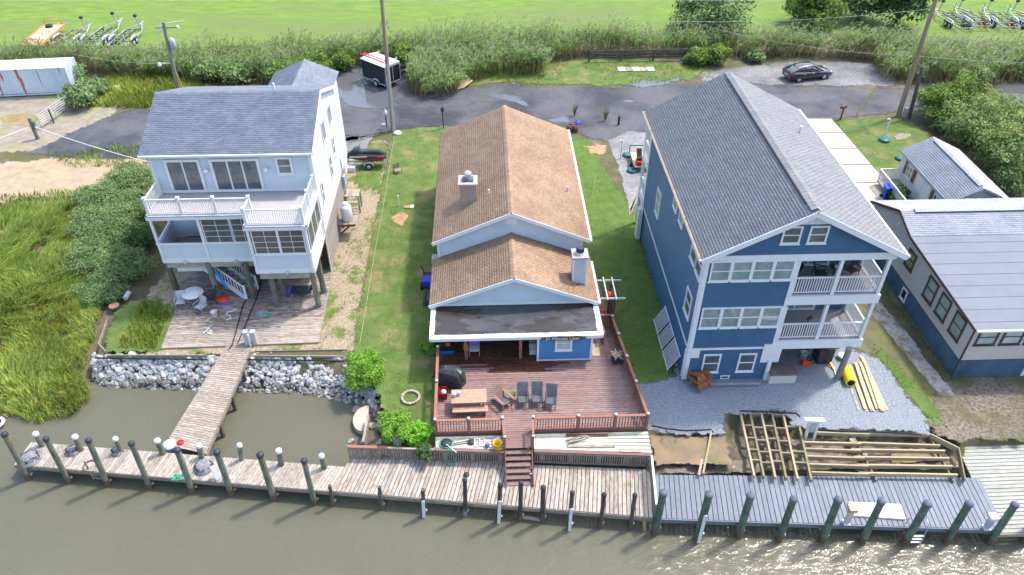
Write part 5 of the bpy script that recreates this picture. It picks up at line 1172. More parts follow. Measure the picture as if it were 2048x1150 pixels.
# boat trailers
def boat_trailer(tongue, rear, label, group, roll=m_yelp, L=7.0):
    a, rz = frame_at(at(*rear), at(*tongue)); P = thing('boat_trailer', label, 'trailer', a, rz, group); w = .95
    for s in (-1, 1):
        bar('side_rail', P, (0, s*w, .55), (L*.62, s*w, .55), .07, .12, m_galv, True); bar('side_rail', P, (L*.62, s*w, .55), (L*.93, s*.06, .55), .07, .12, m_galv, True)
        bar('bunk', P, (.3, s*.5, .82), (L*.6, s*.45, .78), .12, .07, m_char, True)
        MB().tube([(1.0, s*(w+.2), .45), (1.05, s*(w+.2), .78), (1.3, s*(w+.2), .9), (2.2, s*(w+.2), .9), (2.5, s*(w+.2), .75), (2.55, s*(w+.2), .45)], .09, 6).build('fender', m_galv, P, True)
        for x in (1.42, 2.12): wheel(P, (x, s*(w+.2), .33), .33, .2)
        bar('guide_post', P, (.15, s*w, .55), (.15, s*(w+.05), 1.7), .06, .06, m_whp, True)
    bar('tongue', P, (L*.85, 0, .58), (L, 0, .58), .1, .12, m_galv, True); bar('coupler', P, (L, 0, .6), (L+.25, 0, .6), .08, .08, m_steel, True)
    bar('jack', P, (L-.5, .12, .1), (L-.5, .12, 1.15), .07, .07, m_steel, True)
    bar('winch_post', P, (L*.84, 0, .6), (L*.80, 0, 1.75), .1, .1, m_galv, True); MB().bb((L*.78, -.14, 1.6), (L*.82, .14, 1.85)).build('winch', m_cap, P, True)
    for x in (.1, 1.4, 2.8, 4.2):
        bar('cross_bar', P, (x, -w, .5), (x, w, .5), .07, .09, m_galv, True)
        for y in (-.3, .3): MB().cyl((x, y-.09, .72), (x, y+.09, .72), .08, n=8).build('keel_roller', roll, P, True)
boat_trailer((190,56), (120,100), 'galvanised boat trailer with yellow rollers next to the orange flatbed', 'boat trailers on the field', m_yelp, 6.0)
boat_trailer((252,44), (178,102), 'large galvanised boat trailer between two others left of the utility pole', 'boat trailers on the field', m_cap, 8.0)
boat_trailer((296,48), (236,102), 'galvanised boat trailer nearest the utility pole with transformer', 'boat trailers on the field', m_cap, 7.0)
for i, (t, r_) in enumerate((((1848,16),(1932,66)), ((1898,17),(1964,62)), ((1954,18),(2020,64)), ((2016,28),(2080,66)))):
    boat_trailer(t, r_, 'galvanised boat trailer, %s from the leaning pole in the right-hand row' % ORD[i], 'boat trailers on the field', m_orange_p if i else m_cap, 6.6)
a, rz = frame_at(at(66, 104), at(114, 62)); OF = thing('flatbed_trailer', 'orange flatbed trailer with plywood deck and spare tyre', 'trailer', a, rz)
MB().bb((0, -1.1, .6), (6.0, 1.1, .72)).build('bed_frame', m_orange_p, OF, True); MB().bb((.1, -1.0, .722), (5.9, 1.0, .75)).build('bed_board', m_ply, OF, True)
for y in (-1.12, 1.12): bar('side_rail', OF, (0, y, .7), (6, y, .7), .06, .2, m_orange_p, True)
for p, q in (((5.9, -.9, .7), (5.9, -.9, 1.3)), ((5.9, .9, .7), (5.9, .9, 1.3)), ((5.9, -.9, 1.25), (5.9, .9, 1.25)), ((0, -.9, .7), (0, -.9, 1.4)), ((0, .2, .7), (0, .2, 1.4)), ((0, -.9, 1.35), (0, .2, 1.35)), ((6, 0, .62), (7.2, 0, .5))): bar('rail_bar', OF, p, q, .07, .07, m_orange_p, True)
for s in (-1, 1):
    for x in (1.8, 2.6): wheel(OF, (x, s*.95, .33), .33, .2)
MB().lathe((5.2, .2, .75), [(.18, 0), (.36, 0), (.38, .12), (.36, .22), (.18, .22)], 18).build('spare_tyre', m_black, OF, True)
# enclosed cargo trailer
A, Bp = at(773, 181), at(729, 163); a, rz = frame_at(A, Bp); CG = thing('cargo_trailer', 'black enclosed cargo trailer with white roof and orange ladder on the wet gravel', 'trailer', a, rz)
Lc, Wc = 3.3, 1.9
MB().bb((0, -Wc, .45), (Lc, 0, 2.25)).build('body', m_trl, CG, True, bevel=.05)
mb = MB(); n = 8
prf = [(-Wc-.03 + (Wc+.06)*k/n, 2.26 + .10*math.sin(math.pi*k/n)) for k in range(n+1)]
mb.add([(x, y, z) for x in (-.04, Lc+.04) for y, z in prf] + [(x, y, 2.2) for x in (-.04, Lc+.04) for y in (prf[0][0], prf[-1][0])], [(k, k+1, n+2+k, n+1+k)[::-1] for k in range(n)] + [tuple(range(n+1)) + (2*n+3, 2*n+2), tuple(range(2*n+1, n, -1)) + (2*n+4, 2*n+5), (0, n+1, 2*n+4, 2*n+2), (n, 2*n+3, 2*n+5, 2*n+1)]).build('roof', m_whp, CG, True)
for y in (-Wc+.06, -Wc/2, -.06): bar('door_bar', CG, (-.03, y, .55), (-.03, y, 2.15), .06, .05, m_galv, True)
for z in (.55, 2.12): bar('door_bar', CG, (-.03, -Wc+.05, z), (-.03, -.05, z), .05, .05, m_galv, True)
bar('frame_rail', CG, (0, .02, .46), (Lc+1.2, .02 - .9, .46), .06, .1, m_galv, True); bar('frame_rail', CG, (0, .03, .48), (Lc, .03, .48), .05, .09, m_galv, True)
for s in (.06, -Wc-.06):
    wheel(CG, (1.3, s, .34), .34, .2); MB().tube([(.85, s, .35), (.95, s, .68), (1.3, s, .78), (1.65, s, .68), (1.75, s, .35)], .08, 6).build('fender', m_galv, CG, True)
for x in (.35, 2.8): bar('rack_bar', CG, (x, -Wc, 2.48), (x, 0, 2.48), .05, .05, m_whp, True); bar('rack_leg', CG, (x, -Wc, 2.25), (x, -Wc, 2.62), .05, .05, m_galv, True)
LDo = thing('orange_ladder', 'long orange fibreglass ladder on the cargo trailer roof', 'ladder', a, rz)
for y in (-.25, -.65): bar('rail', LDo, (.2, y, 2.56), (3.5, y, 2.56), .05, .09, m_red_p, True)
for k in range(9): bar('rung', LDo, (.4+k*.36, -.65, 2.56), (.4+k*.36, -.25, 2.56), .04, .04, m_red_p, True)
# poles and wires
def upole(foot, top, label, mat, r=.16, H_=None):
    f = at(*foot); t = aty(top[0], top[1], f.y)
    P = thing('utility_pole', label, 'pole', f); MB().tube([f - UP*.3, f.lerp(t, .5), t], [r*1.1, r, r*.8], 12).build('shaft', mat, P); return P, f, t
U1, f1, t1 = upole((358,184), (326,44), 'grey utility pole with transformer behind the stilt house', m_gpole, .17)
p = f1.lerp(t1, .68); MB().lathe(p + Vector((.42, 0, -.35)), [(.2, 0), (.26, .04), (.26, .85), (.2, .92), (.06, 1.05)], 14).build('transformer', m_grp, U1)
bar('cross_arm', U1, t1 + Vector((-.9, 0, -.5)), t1 + Vector((1.1, 0, -.5)), .09, .1, m_gpole)
MB().tube([t1 - UP*.1, t1 + Vector((1.8, .1, .05))], .03).lathe(t1 + Vector((1.15, 0, -.6)), [(.12, 0), (.14, .2), (.08, .3)], 8).build('insulator', m_whp, U1); bar('cutout', U1, t1 + Vector((-.2, 0, -.3)), t1 + Vector((-.75, 0, -1.1)), .14, .14, m_whp)
p = f1.lerp(t1, .42); MB().tube([p, p + Vector((-1.0, -.2, .15))], .03).lathe(p + Vector((-1.1, -.2, -.12)), [(.18, 0), (.2, .1), (.1, .3)], 10).build('street_lamp_head', m_whp, U1)
p = f1.lerp(t1, .3); MB().tube([p + Vector((.15, 0, 0)), f1 + Vector((.55, -.1, 0))], .035).build('guy_guard', m_yelp, U1)
U2, f2, t2 = upole((786,262), (760,-40), 'tall brown utility pole between the stilt house and the tan roof', m_pole, .17)
mb = MB().tube([f2 + Vector((.02, -.13, 0)), f2.lerp(t2, .48) + Vector((.02, -.13, 0))], .10, 8).build('conduit', m_steel, U2)
MB().tube([f2 + Vector((-.14, -.08, 0)), f2.lerp(t2, .4) + Vector((-.13, -.08, 0))], .05, 8).build('conduit', m_galv, U2)
U3, f3, t3 = upole((1796,233), (1878,-22), 'leaning brown utility pole beside the evergreen shrubs', m_pole, .19)
U4, f4, t4 = upole((1818,237), (1845,133), 'short dark cut-off pole beside the leaning brown pole', m_dpile, .15)
p = f3.lerp(t3, .93); MB().tube([p, p + Vector((1.2, 0, .3))], .05).bb(p + Vector((1.1, -.15, .2)), p + Vector((1.9, .15, .42))).build('lamp_arm', m_cap, U3)
MB().bb(Vector((f3.x+.3, f3.y-.3, 0)), Vector((f3.x+.55, f3.y-.05, .9))).build('pedestal', m_grp, U3)
GU = thing('guy_wire', 'yellow guard tube on the guy wire rising from the gravel road', 'guy wire', at(1714, 227)); g0 = at(1714, 227); g1 = f3.lerp(t3, .85)
MB().tube([g0, g0.lerp(g1, .30)], .055).build('guard', m_yelp, GU); MB().tube([g0.lerp(g1, .3), g1], .012, 4).build('wire', m_pebw, GU)
def wire(a, b, sag, label, r=.014):
    a, b = Vector(a), Vector(b); P = thing('overhead_wire', label, 'wire', a)
    MB().tube([a.lerp(b, k/20) - UP*(sag*4*(k/20)*(1-k/20)) for k in range(21)], r, 4).build('cable', m_pebw, P)
wire(t2 + UP*.2, t3 - UP*.1, 1.2, 'highest thin grey wire strung between the brown and leaning poles'); wire(t2 - UP*.9, f3.lerp(t3, .86), 1.6, 'lower thin grey wire strung between the brown and leaning poles')
wire(f1.lerp(t1, .42), f1 + Vector((-9, 1, 3.4)), .3, 'thin cable running from the transformer pole into the reeds'); wire(f3.lerp(t3, .5), f3 + Vector((30, 1.5, 4.0)), .5, 'thin cable running right from the leaning pole above the reeds')
wire(f3.lerp(t3, .5), f3 + Vector((-16, 12, 4.2)), .6, 'thin cable running from the leaning pole past the parked car')
# gate with rope
GT = thing('field_gate', 'open galvanised bar gate hung on a dark post beside the container', 'gate', at(146, 214))
g0, g1 = at(147, 215), at(80, 262)
MB().cyl(g0, g0 + UP*1.9, .13, n=10).build('gate_post', m_dpile, GT); p = at(108, 246); MB().cyl(p, p + UP*1.3, .07, n=8).build('gate_post', m_dpile, GT)
for k in range(6): MB().tube([g0 + UP*(.3+k*.2), g0.lerp(g1, .93) + UP*(.3+k*.2)], .028, 5).build('bar', m_galv, GT)
for s in (.05, .5, .93): MB().tube([g0.lerp(g1, s) + UP*.25, g0.lerp(g1, s) + UP*1.35], .03, 5).build('upright', m_galv, GT)
GP = thing('rope_post', 'mossy green post tied with white rope beside the gravel road', 'post', at(76, 278)); p = at(76, 278); MB().cyl(p, p + UP*1.9, .16, .15, 10).build('shaft', m_pile, GP); MB().bb(p + Vector((.12, -.15, 1.1)), p + Vector((.28, .1, 1.6))).build('latch', m_teal, GP)
def rope(pts, label, r, mat, name='rope', cat='rope'):
    P = thing(name, label, cat, pts[0]); MB().tube(pts, r, 6).build('strand', mat, P); return P
k0 = p + UP*1.2; k1 = Vector((-20.2, 49.5, 1.4)); rope([k0.lerp(k1, i/14) - UP*(1.6*(i/14)*(1-i/14)) for i in range(15)], 'slack white rope from the mossy post towards the stilt house', .03, m_whp)
k1 = Vector((-46, 51, .9)); rope([k0.lerp(k1, i/8) - UP*(.6*(i/8)*(1-i/8)) for i in range(9)], 'white rope running left from the mossy post over sand', .03, m_whp)
# ------------------------------------------------------------------ parked car
r_, f_ = at(1597, 166), at(1648, 160); a, rz = frame_at(r_, f_); CR = thing('parked_car', 'charcoal liftback car parked on the pale gravel lot', 'car', r_ - Vector((math.cos(rz), math.sin(rz), 0))*.0, rz)
# local: x forward from the rear axle, y to the left; near side is y = 0
def loft(secs, mat, name, P, n_smooth=True, close=True):
    mb = MB(); k = len(secs[0]); vs = [v for s in secs for v in s]
    fs = [(i*k+j, i*k+(j+1) % k, (i+1)*k+(j+1) % k, (i+1)*k+j) for i in range(len(secs)-1) for j in range(k if close else k-1)]
    mb.add(vs, fs, n_smooth)
    if close: mb.add(secs[0], [tuple(reversed(range(k)))]); mb.add(secs[-1], [tuple(range(k))])
    return mb.build(name, mat, P, True)
yc = .86
def sec(x, hb, hs, ht, w, zb=.22):
    return [(x, yc-w*.86, zb), (x, yc-w, hb), (x, yc-w*.99, hs), (x, yc-w*.9, ht), (x, yc+w*.9, ht), (x, yc+w*.99, hs), (x, yc+w, hb), (x, yc+w*.86, zb)]
loft([sec(-.95, .45, .75, .92, .72, .4), sec(-.85, .42, .8, 1.02, .82, .3), sec(-.4, .42, .82, 1.0, .87), sec(.4, .42, .82, .95, .88), sec(1.3, .42, .8, .92, .88), sec(2.2, .42, .76, .90, .88), sec(2.9, .42, .7, .86, .86), sec(3.4, .42, .62, .74, .80), sec(3.66, .4, .52, .6, .68, .3)], m_car, 'body', CR)
def gsec(x, z0, z1, w0, w1): return [(x, yc-w0, z0), (x, yc-w1, z1), (x, yc+w1, z1), (x, yc+w0, z0)]
loft([gsec(-.75, .98, 1.02, .70, .66), gsec(-.2, .95, 1.26, .76, .6), gsec(.55, .92, 1.43, .80, .58), gsec(1.25, .9, 1.45, .80, .58), gsec(1.75, .9, 1.32, .80, .60), gsec(2.55, .88, .93, .76, .72)], m_carg, 'glass', CR)
loft([gsec(-.1, 1.29, 1.32, .60, .58), gsec(.55, 1.43, 1.465, .6, .57), gsec(1.25, 1.45, 1.48, .6, .57), gsec(1.62, 1.36, 1.40, .62, .58)], m_car, 'roof', CR)
for s in (-1, 1):
    for x0_, x1_, z0_, z1_ in ((.45, .55, .9, 1.44), (1.25, 1.32, .9, 1.44)): bar('pillar', CR, (x0_, yc+s*.79, .93), (x1_, yc+s*.585, 1.43), .07, .05, m_car, True)
    bar('pillar', CR, (2.5, yc+s*.76, .92), (1.62, yc+s*.60, 1.38), .06, .05, m_car, True); bar('pillar', CR, (-.75, yc+s*.72, 1.02), (.2, yc+s*.6, 1.39), .07, .05, m_car, True)
    for x in (0, 2.7): wheel(CR, (x, yc+s*.76, .32), .33, .21)
    MB().bb((1.85, yc+s*.9-.08, .95), (2.02, yc+s*.9+.08, 1.08)).build('mirror', m_car, CR, True)
    MB().bb((3.25, yc+s*.6-.14, .6), (3.55, yc+s*.6+.14, .7)).build('headlight', m_whp, CR, True); MB().bb((-.96, yc+s*.65-.1, .7), (-.86, yc+s*.65+.1, 1.0)).build('tail_light', m_red, CR, True)
    for x in (.35, 1.3): MB().bb((x, yc+s*.88-.015, .78), (x+.2, yc+s*.88+.015, .81)).build('door_handle', m_galv, CR, True)
MB().bb((-.98, yc-.25, .62), (-.95, yc+.25, .72)).build('number_plate', m_whp, CR, True)
# mailbox, bins and other roadside things
p = at(1680, 240); MX = thing('mailbox', 'brown mailbox on a brown post beside the concrete driveway', 'mailbox', p)
bar('post', MX, p, p + Vector((.05, 0, 1.15)), .1, .1, m_rshut); pr_ = [(.0, 0)] ; mb = MB(); n = 8
secM = [(-.12, 0), (.12, 0)] + [(.12*math.cos(t), .14+.12*math.sin(t)) for t in np.linspace(0, math.pi, n)]
mb.prism(secM, -.3, .3, Matrix.Translation(p + UP*1.12) @ Matrix(((.5,0,.86,0),(-.86,0,.5,0),(0,1,0,0),(0,0,0,1))).transposed().transposed()).build('box', m_rshut, MX)
p = at(1770, 397); BN = thing('wheelie_bin', 'blue wheeled recycling bin beside the shed ramp', 'bin', p)
MB().add([(p.x+s*.26*k, p.y+t*.3*k, z) for z, k in ((.06, .8), (1.0, 1.0)) for s, t in ((-1,-1),(1,-1),(1,1),(-1,1))], [(3,2,1,0),(4,5,6,7),(0,1,5,4),(1,2,6,5),(2,3,7,6),(3,0,4,7)]).build('body', m_blue_p, BN)
MB().slab([(p.x-.3, p.y-.35, 1.04), (p.x+.3, p.y-.35, 1.04), (p.x+.3, p.y+.36, 1.1), (p.x-.3, p.y+.36, 1.1)], .06).build('lid', m_blue_p, BN)
for s in (-1, 1): wheel(BN, (p.x+s*.27, p.y+.28, .12), .12, .06, axis=(1, 0, 0), local=False, mat_r=m_black)
def lid(q, label, r=.42):
    p = at(*q); P = thing('septic_lid', label, 'lid', p, 0, 'green septic lids'); MB().lathe(p, [(r*.95, 0), (r, .14), (r*.95, .2), (r*.3, .23), (.02, .235)], 18).build('cover', m_teal, P); MB().lathe(p, [(r*1.03, .12), (r*1.03, .17)], 18).build('rim', m_cap, P)
lid((1255,312), 'green round septic lid beside the white hook pipe left of the navy house', .4); lid((1264,343), 'green round septic lid nearest the navy house left wall', .4); lid((1768,282), 'green round septic lid under the white vent pipe on the right lawn', .45); lid((1802,319), 'green round septic lid by the shed corner', .45)
def vpipe(q, h, label, hook=True):
    p = at(*q); P = thing('vent_pipe', label, 'pipe', p); pts = [p, p + UP*h]
    if hook: pts += [p + Vector((.03, 0, h+.1)), p + Vector((-.1, 0, h+.2)), p + Vector((-.22, 0, h+.12)), p + Vector((-.24, 0, h))]
    MB().tube(pts, .055, 8).build('pipe', m_whp, P)
vpipe((1241,318), 1.5, 'white hooked vent pipe on the gravel pad'); vpipe((1767,279), 1.7, 'white hooked vent pipe on the right lawn'); vpipe((798,412), .9, 'white vent pipe on the lawn left of the tan roof', False)
def lamp_post(q, h, label, mat, globe):
    p = at(*q); P = thing('lamp_post', label, 'lamp', p); MB().cyl(p, p + UP*h, .05, n=8).build('stem', m_cap, P); MB().lathe(p + UP*h, [(.07, 0), (.15, .1), (.17, .3), (.06, .42), (.02, .6)], 10).build('lantern', globe, P)
lamp_post((887,256), 1.5, 'black lantern post at the far corner of the tan roof', m_cap, m_cap); lamp_post((774,256), 1.2, 'short black post with white globe beside the brown pole', m_cap, m_whp)
p = at(769, 264); UB = thing('utility_pedestal', 'small pale green utility box beside the brown pole', 'utility box', p); MB().bb(p + Vector((-.16, -.12, 0)), p + Vector((.16, .12, .75))).build('box', m_grp, UB, bevel=.03)
p = at(795, 268); o = MB().lathe(p, [(.35, 0), (.4, .1), (.25, .22), (.05, .26)], 8).build('white_sack', m_beige); tag(o, 'pale sack on the grass at the foot of the brown pole', 'sack')
for i, (q, dx) in enumerate((((1139,263), 'left'), ((1150,263), 'right'))):
    p = at(*q); P = thing('tub_planter', 'dark brown barrel planter, %s of the pair at the tan roof corner' % dx, 'planter', p, 0, 'barrel planters'); MB().lathe(p, [(.26, 0), (.3, .3), (.27, .62), (.24, .62), (.22, .5)], 12).build('barrel', m_rustd, P)
p = at(1155, 246); o = MB().lathe(p, [(.3, 0), (.3, .06), (.18, .14), (.05, .17)], 10).build('blue_tarp', m_blue_p); tag(o, 'crumpled blue tarp beside the barrel planters', 'tarp')
p = at(1237, 250); o = MB().cyl(p, p + UP*.85, .11, .1, 10).build('bollard', m_cap); tag(o, 'black bollard standing on the pale gravel by the road', 'bollard')
for q, lb in (((1149,232),'dry seed-head plant by the road behind the barrel planters'), ((1210,242),'dry seed-head plant by the road near the bollard')):
    p = at(*q); P = thing('roadside_plant', lb, 'plant', p)
    mb = MB()
    for k in range(26): d = Vector((random.uniform(-.28, .28), random.uniform(-.28, .28), random.uniform(.5, 1.3))); mb.beam(p, p + d, .03, .02)
    mb.build('stems', l_reed, P, kind='stuff')
PL = thing('wooden_pallet', 'pale slatted pallet lying on the roadside turf', 'pallet', at(1272, 140)); a, b = at(1236, 140), at(1308, 140)
for k in range(5): p = a.lerp(b, (k+.5)/5); bx('slat', PL, p + UP*.1, (.55 if k % 2 else .75, .95, .04), m_wood2 if k % 2 else m_capw)
for y in (-.4, .4): bar('runner', PL, a + UP*.05 + EY*y, b + UP*.05 + EY*y, .1, .08, m_picket)
OB = thing('orange_boards', 'loose orange boards leaning at the edge of the reeds', 'boards', at(928, 172))
for k in range(3): bar('board', OB, at(916+k*4, 178-k, .1), at(934+k*5, 152+k*4, .5), .25, .04, m_lumber)
FC = thing('rail_fence', 'dark horizontal rail fence half hidden in the reeds', 'fence', at(1300, 122)); a, b = at(1178, 124), at(1432, 118)
for k in range(5): p = a.lerp(b, k/4); bx('post', FC, p + UP*.6, (.14, .14, 1.2), m_dpile)
for z in (.45, .8, 1.1): bar('rail', FC, a + UP*z - EY*.09, b + UP*z - EY*.09, .05, .16, m_dpile)
p = at(230, 176); o = bpy.data.objects.new('field_stone', rock_mesh(77, m_conc)); link(o, None, Matrix.Translation(p + UP*.1) @ Matrix.Diagonal((1.6, .9, .5, 1))); tag(o, 'long pale stone lying in the yellow-green grass', 'stone')
# ------------------------------------------------------------------ beside the white house
# jet ski on its trailer
a, rz = frame_at(at(694, 340), at(772, 338)); JT = thing('watercraft_trailer', 'small galvanised trailer with one axle under the jet ski', 'trailer', a, rz)
bar('beam', JT, (-.2, .55, .45), (2.9, .55, .45), .08, .08, m_galv, True); bar('bunk', JT, (.6, .2, .6), (2.8, .2, .6), .1, .1, m_galv, True); bar('bunk', JT, (.6, .9, .6), (2.8, .9, .6), .1, .1, m_galv, True)
bar('axle', JT, (1.75, 0, .3), (1.75, 1.1, .3), .06, .06, m_galv, True)
for y in (-.05, 1.15): wheel(JT, (1.75, y, .27), .27, .16); MB().tube([(1.4, y, .35), (1.5, y, .55), (1.75, y, .62), (2.0, y, .55), (2.1, y, .35)], .07, 6).build('fender', m_galv, JT, True)
JS = thing('jet_ski', 'black and red jet ski with silver stripe resting on its trailer', 'jet ski', a, rz)
def js(x, w, z0, z1, zt): y0 = .55; return [(x, y0-w*.35, z0), (x, y0-w*.85, z0+.12), (x, y0-w, z1), (x, y0-w*.6, zt), (x, y0+w*.6, zt), (x, y0+w, z1), (x, y0+w*.85, z0+.12), (x, y0+w*.35, z0)]
loft([js(-.15, .10, .95, 1.05, 1.12), js(.25, .38, .78, 1.08, 1.22), js(.9, .55, .68, 1.05, 1.28), js(1.8, .58, .66, 1.02, 1.15), js(2.7, .56, .68, 1.0, 1.1), js(3.1, .5, .74, .98, 1.06)], m_trl, 'hull', JS)
def jp(x, w, z0, z1): return [(x, .55-w, z0), (x, .55-w*.6, z1), (x, .55+w*.6, z1), (x, .55+w, z0)]
loft([jp(.3, .25, 1.18, 1.24), jp(.75, .36, 1.22, 1.62), jp(1.05, .34, 1.22, 1.66), jp(1.25, .28, 1.2, 1.42), jp(1.9, .22, 1.12, 1.45), jp(2.6, .22, 1.08, 1.42), jp(3.0, .2, 1.05, 1.2)], m_char, 'seat_cowl', JS)
MB().bb((.35, -.015, 1.05), (1.7, .02, 1.16)).build('silver_stripe', m_galv, JS, True); MB().bb((1.2, -.045, .84), (2.95, -.01, .94)).build('red_stripe', m_red, JS, True); MB().bb((2.5, -.02, .98), (3.05, .05, 1.08)).build('red_stripe', m_red, JS, True)
bar('handlebar', JS, (1.1, .15, 1.72), (1.1, .95, 1.72), .05, .05, m_black, True)
p = at(702, 344); TBx = thing('white_box', 'white plastic box beside the jet ski trailer against the slatted wall', 'box', p); MB().bb(p + Vector((-.7, -.1, 0)), p + Vector((.35, .5, .42))).build('box', m_whp, TBx, bevel=.03)
# gas tank and its bracket, and a second platform
q = atx(676, 446, X1); zt_ = max(q.z, .9); yt = q.y
BK = thing('tank_shelf', 'weathered wooden bracket shelf on the slatted wall under the gas tank', 'shelf', (X1, yt, zt_))
for k in range(4): bx('plank', BK, (X1+.2+k*.3, yt+.35, zt_), (.28, 1.15, .05), m_wood)
bar('brace', BK, (X1+1.0, yt, zt_-.05), (X1+.05, yt, zt_-.9), .08, .1, m_rustd); bar('brace', BK, (X1+1.0, yt+.7, zt_-.05), (X1+.05, yt+.7, zt_-.9), .08, .1, m_rustd); bar('front_board', BK, (X1, yt-.24, zt_-.06), (X1+1.2, yt-.24, zt_-.06), .05, .16, m_rustd)
GTk = thing('gas_tank', 'white upright propane tank on the bracket shelf', 'tank', (X1+.6, yt+.35, zt_+.03)); MB().lathe((X1+.6, yt+.35, zt_+.03), [(.33, 0), (.36, .06), (.36, .12), (.38, .16), (.38, 1.0), (.33, 1.14), (.18, 1.22), (.02, 1.24)], 20).build('shell', m_whp, GTk); MB().lathe((X1+.6, yt+.35, zt_+1.24), [(.17, 0), (.18, .14), (.12, .15)], 12).build('valve_collar', m_whp, GTk)
q = atx(688, 392, X1); zs_ = max(q.z, .9)
SH2 = thing('meter_shelf', 'weathered wooden shelf with steps under the meters on the slatted wall', 'shelf', (X1, q.y, zs_))
for k in range(4): bx('plank', SH2, (X1+.15+k*.26, q.y+.4, zs_), (.24, 1.0, .05), m_wood)
bar('leg', SH2, (X1+1.0, q.y-.05, zs_), (X1+1.0, q.y-.05, 0), .09, .09, m_wood); bar('leg', SH2, (X1+1.0, q.y+.8, zs_), (X1+1.0, q.y+.8, 0), .09, .09, m_wood)
for k in range(3): bx('step', SH2, (X1+.6, q.y-.35-k*.28, zs_-.3-k*.3), (.8, .26, .05), m_wood)
# lawn items
p = at(796, 346); LBn = thing('garden_bench', 'tiny weathered wooden bench on the lawn beside the pebble strip', 'bench', p, R(35))
for k in range(3): bx('seat_slat', LBn, (0, -.15+k*.14, .3), (.55, .12, .03), m_picket, local=True); bx('back_slat', LBn, (0, .24, .42+k*.13), (.55, .03, .1), m_picket, local=True)
for x in (-.24, .24):
    for y in (-.18, .22): bx('leg', LBn, (x, y, .15 if y < 0 else .38), (.06, .06, .3 if y < 0 else .76), m_picket, local=True)
p = at(818, 415); PB = thing('paver_block', 'orange and white concrete block lying in the lawn', 'block', p); MB().bb(p + Vector((-.35, -.18, 0)), p + Vector((.1, .18, .1))).build('brick_half', m_orange, PB); MB().bb(p + Vector((.1, -.19, 0)), p + Vector((.36, .2, .11))).build('white_half', m_capw, PB)
p = at(822, 797); RG = thing('fire_ring', 'ring of pale paving blocks around ash on the lawn', 'fire pit', p)
for k in range(16): t = 2*math.pi*k/16; bx('block', RG, (p.x+.46*math.cos(t), p.y+.46*math.sin(t), .07), (.17, .13, .15+.04*random.random()), m_rockb, (0, 0, t + R(90)))
for i, q in enumerate(((836,454),(833,514))):
    p = at(*q); o = MB().bb(p + Vector((-.04, -.04, 0)), p + Vector((.04, .04, .35))).build('marker_stake', m_wood); tag(o, 'small wooden stake in the lawn, %s the tan roof eave' % ('far one beside' if i == 0 else 'near one beside'), 'stake')
SR = thing('boundary_string', 'pale boundary cord between the pebble strip and the lawn', 'cord', at(790, 262)); MB().tube([at(790, 262, .06), at(770, 390, .06), at(745, 530, .06), at(719, 690, .06)], .014, 5).build('cord', m_cord, SR)
p = at(858, 580); MW = thing('garden_tractor', 'blue and black garden machine against the tan-roofed house', 'garden machine', p)
MB().bb(p + Vector((-.35, -.1, .3)), p + Vector((.2, .6, .75))).build('bonnet', m_blue_p, MW, bevel=.06); bar('handle', MW, p + Vector((-.2, .6, .7)), p + Vector((-.45, 1.0, 1.15)), .05, .05, m_black); MB().bb(p + Vector((-.4, .6, .4)), p + Vector((.2, 1.1, .6))).build('deck', m_black, MW)
for s in (-.45, .25): wheel(MW, (p.x+s, p.y+.15, .25), .25, .14, axis=(1, 0, 0), local=False)
p = at(854, 612); LGs = thing('log_pile', 'short dark stacked logs beside the tan-roofed house', 'logs', p)
for k in range(5): MB().cyl(p + Vector((-.15+.2*(k % 3), 0, .1+.17*(k//3))), p + Vector((-.15+.2*(k % 3), 1.1, .1+.17*(k//3))), .1, n=8).build('log', m_dpile, LGs)
# trellis at the side of the house
TR = thing('trellis_arch', 'dark post trellis with pale rafters beside the tan-roofed house', 'trellis', at(1222, 650)); p = at(1222, 662, .0); tz = 2.7
bx('post', TR, (p.x, p.y, 1.25), (.16, .16, 2.5), m_rustd); bx('post', TR, (p.x, p.y+1.3, 1.25), (.16, .16, 2.5), m_rustd); MB().bb((p.x-.05, p.y+.06, .2), (p.x+.05, p.y+1.24, 2.3)).build('lattice_panel', m_dpile, TR)
for y in (-.15, 1.5): bar('beam', TR, (p.x-1.3, p.y+y, tz-.08), (p.x+.6, p.y+y, tz-.08), .06, .1, m_beige)
for k in range(3): bar('rafter', TR, (p.x-.95+k*.5, p.y-.35, tz), (p.x-.95+k*.5, p.y+1.7, tz), .06, .08, m_capw)
BY_ = thing('orange_buoy', 'orange float hanging inside the trellis', 'buoy', (p.x-.2, p.y+.6, 2.0)); MB().lathe((p.x-.2, p.y+.6, 2.0), [(.05, 0), (.2, .1), (.24, .25), (.18, .4), (.05, .48)], 12).build('float', m_red_p, BY_)
# leaning white railing panels
RP = at(1352, 726)
for i, (s0_, s1_) in enumerate(((0, .36), (.39, .66), (.69, 1))):
    a, b = at(1352, 742), at(1318, 640); P = thing('railing_panel', 'white railing panel leaning on the navy side wall, %s from the front' % ORD[i], 'railing panel', a.lerp(b, s0_), 0, 'leaning railing panels')
    y0_, y1_ = a.lerp(b, s0_).y, a.lerp(b, s1_).y; xf, xt, zt2 = bx0-.68, bx0-.12, 1.1
    bar('rail', P, (xf, y0_, .06), (xf, y1_, .06), .05, .07, m_vinyl); bar('rail', P, (xt, y0_, zt2), (xt, y1_, zt2), .05, .07, m_vinyl); n = int((y1_-y0_)/.15)
    for k in range(n): y = y0_ + (k+.5)*(y1_-y0_)/n; bar('baluster', P, (xf, y, .06), (xt, y, zt2), .045, .045, m_vinyl)
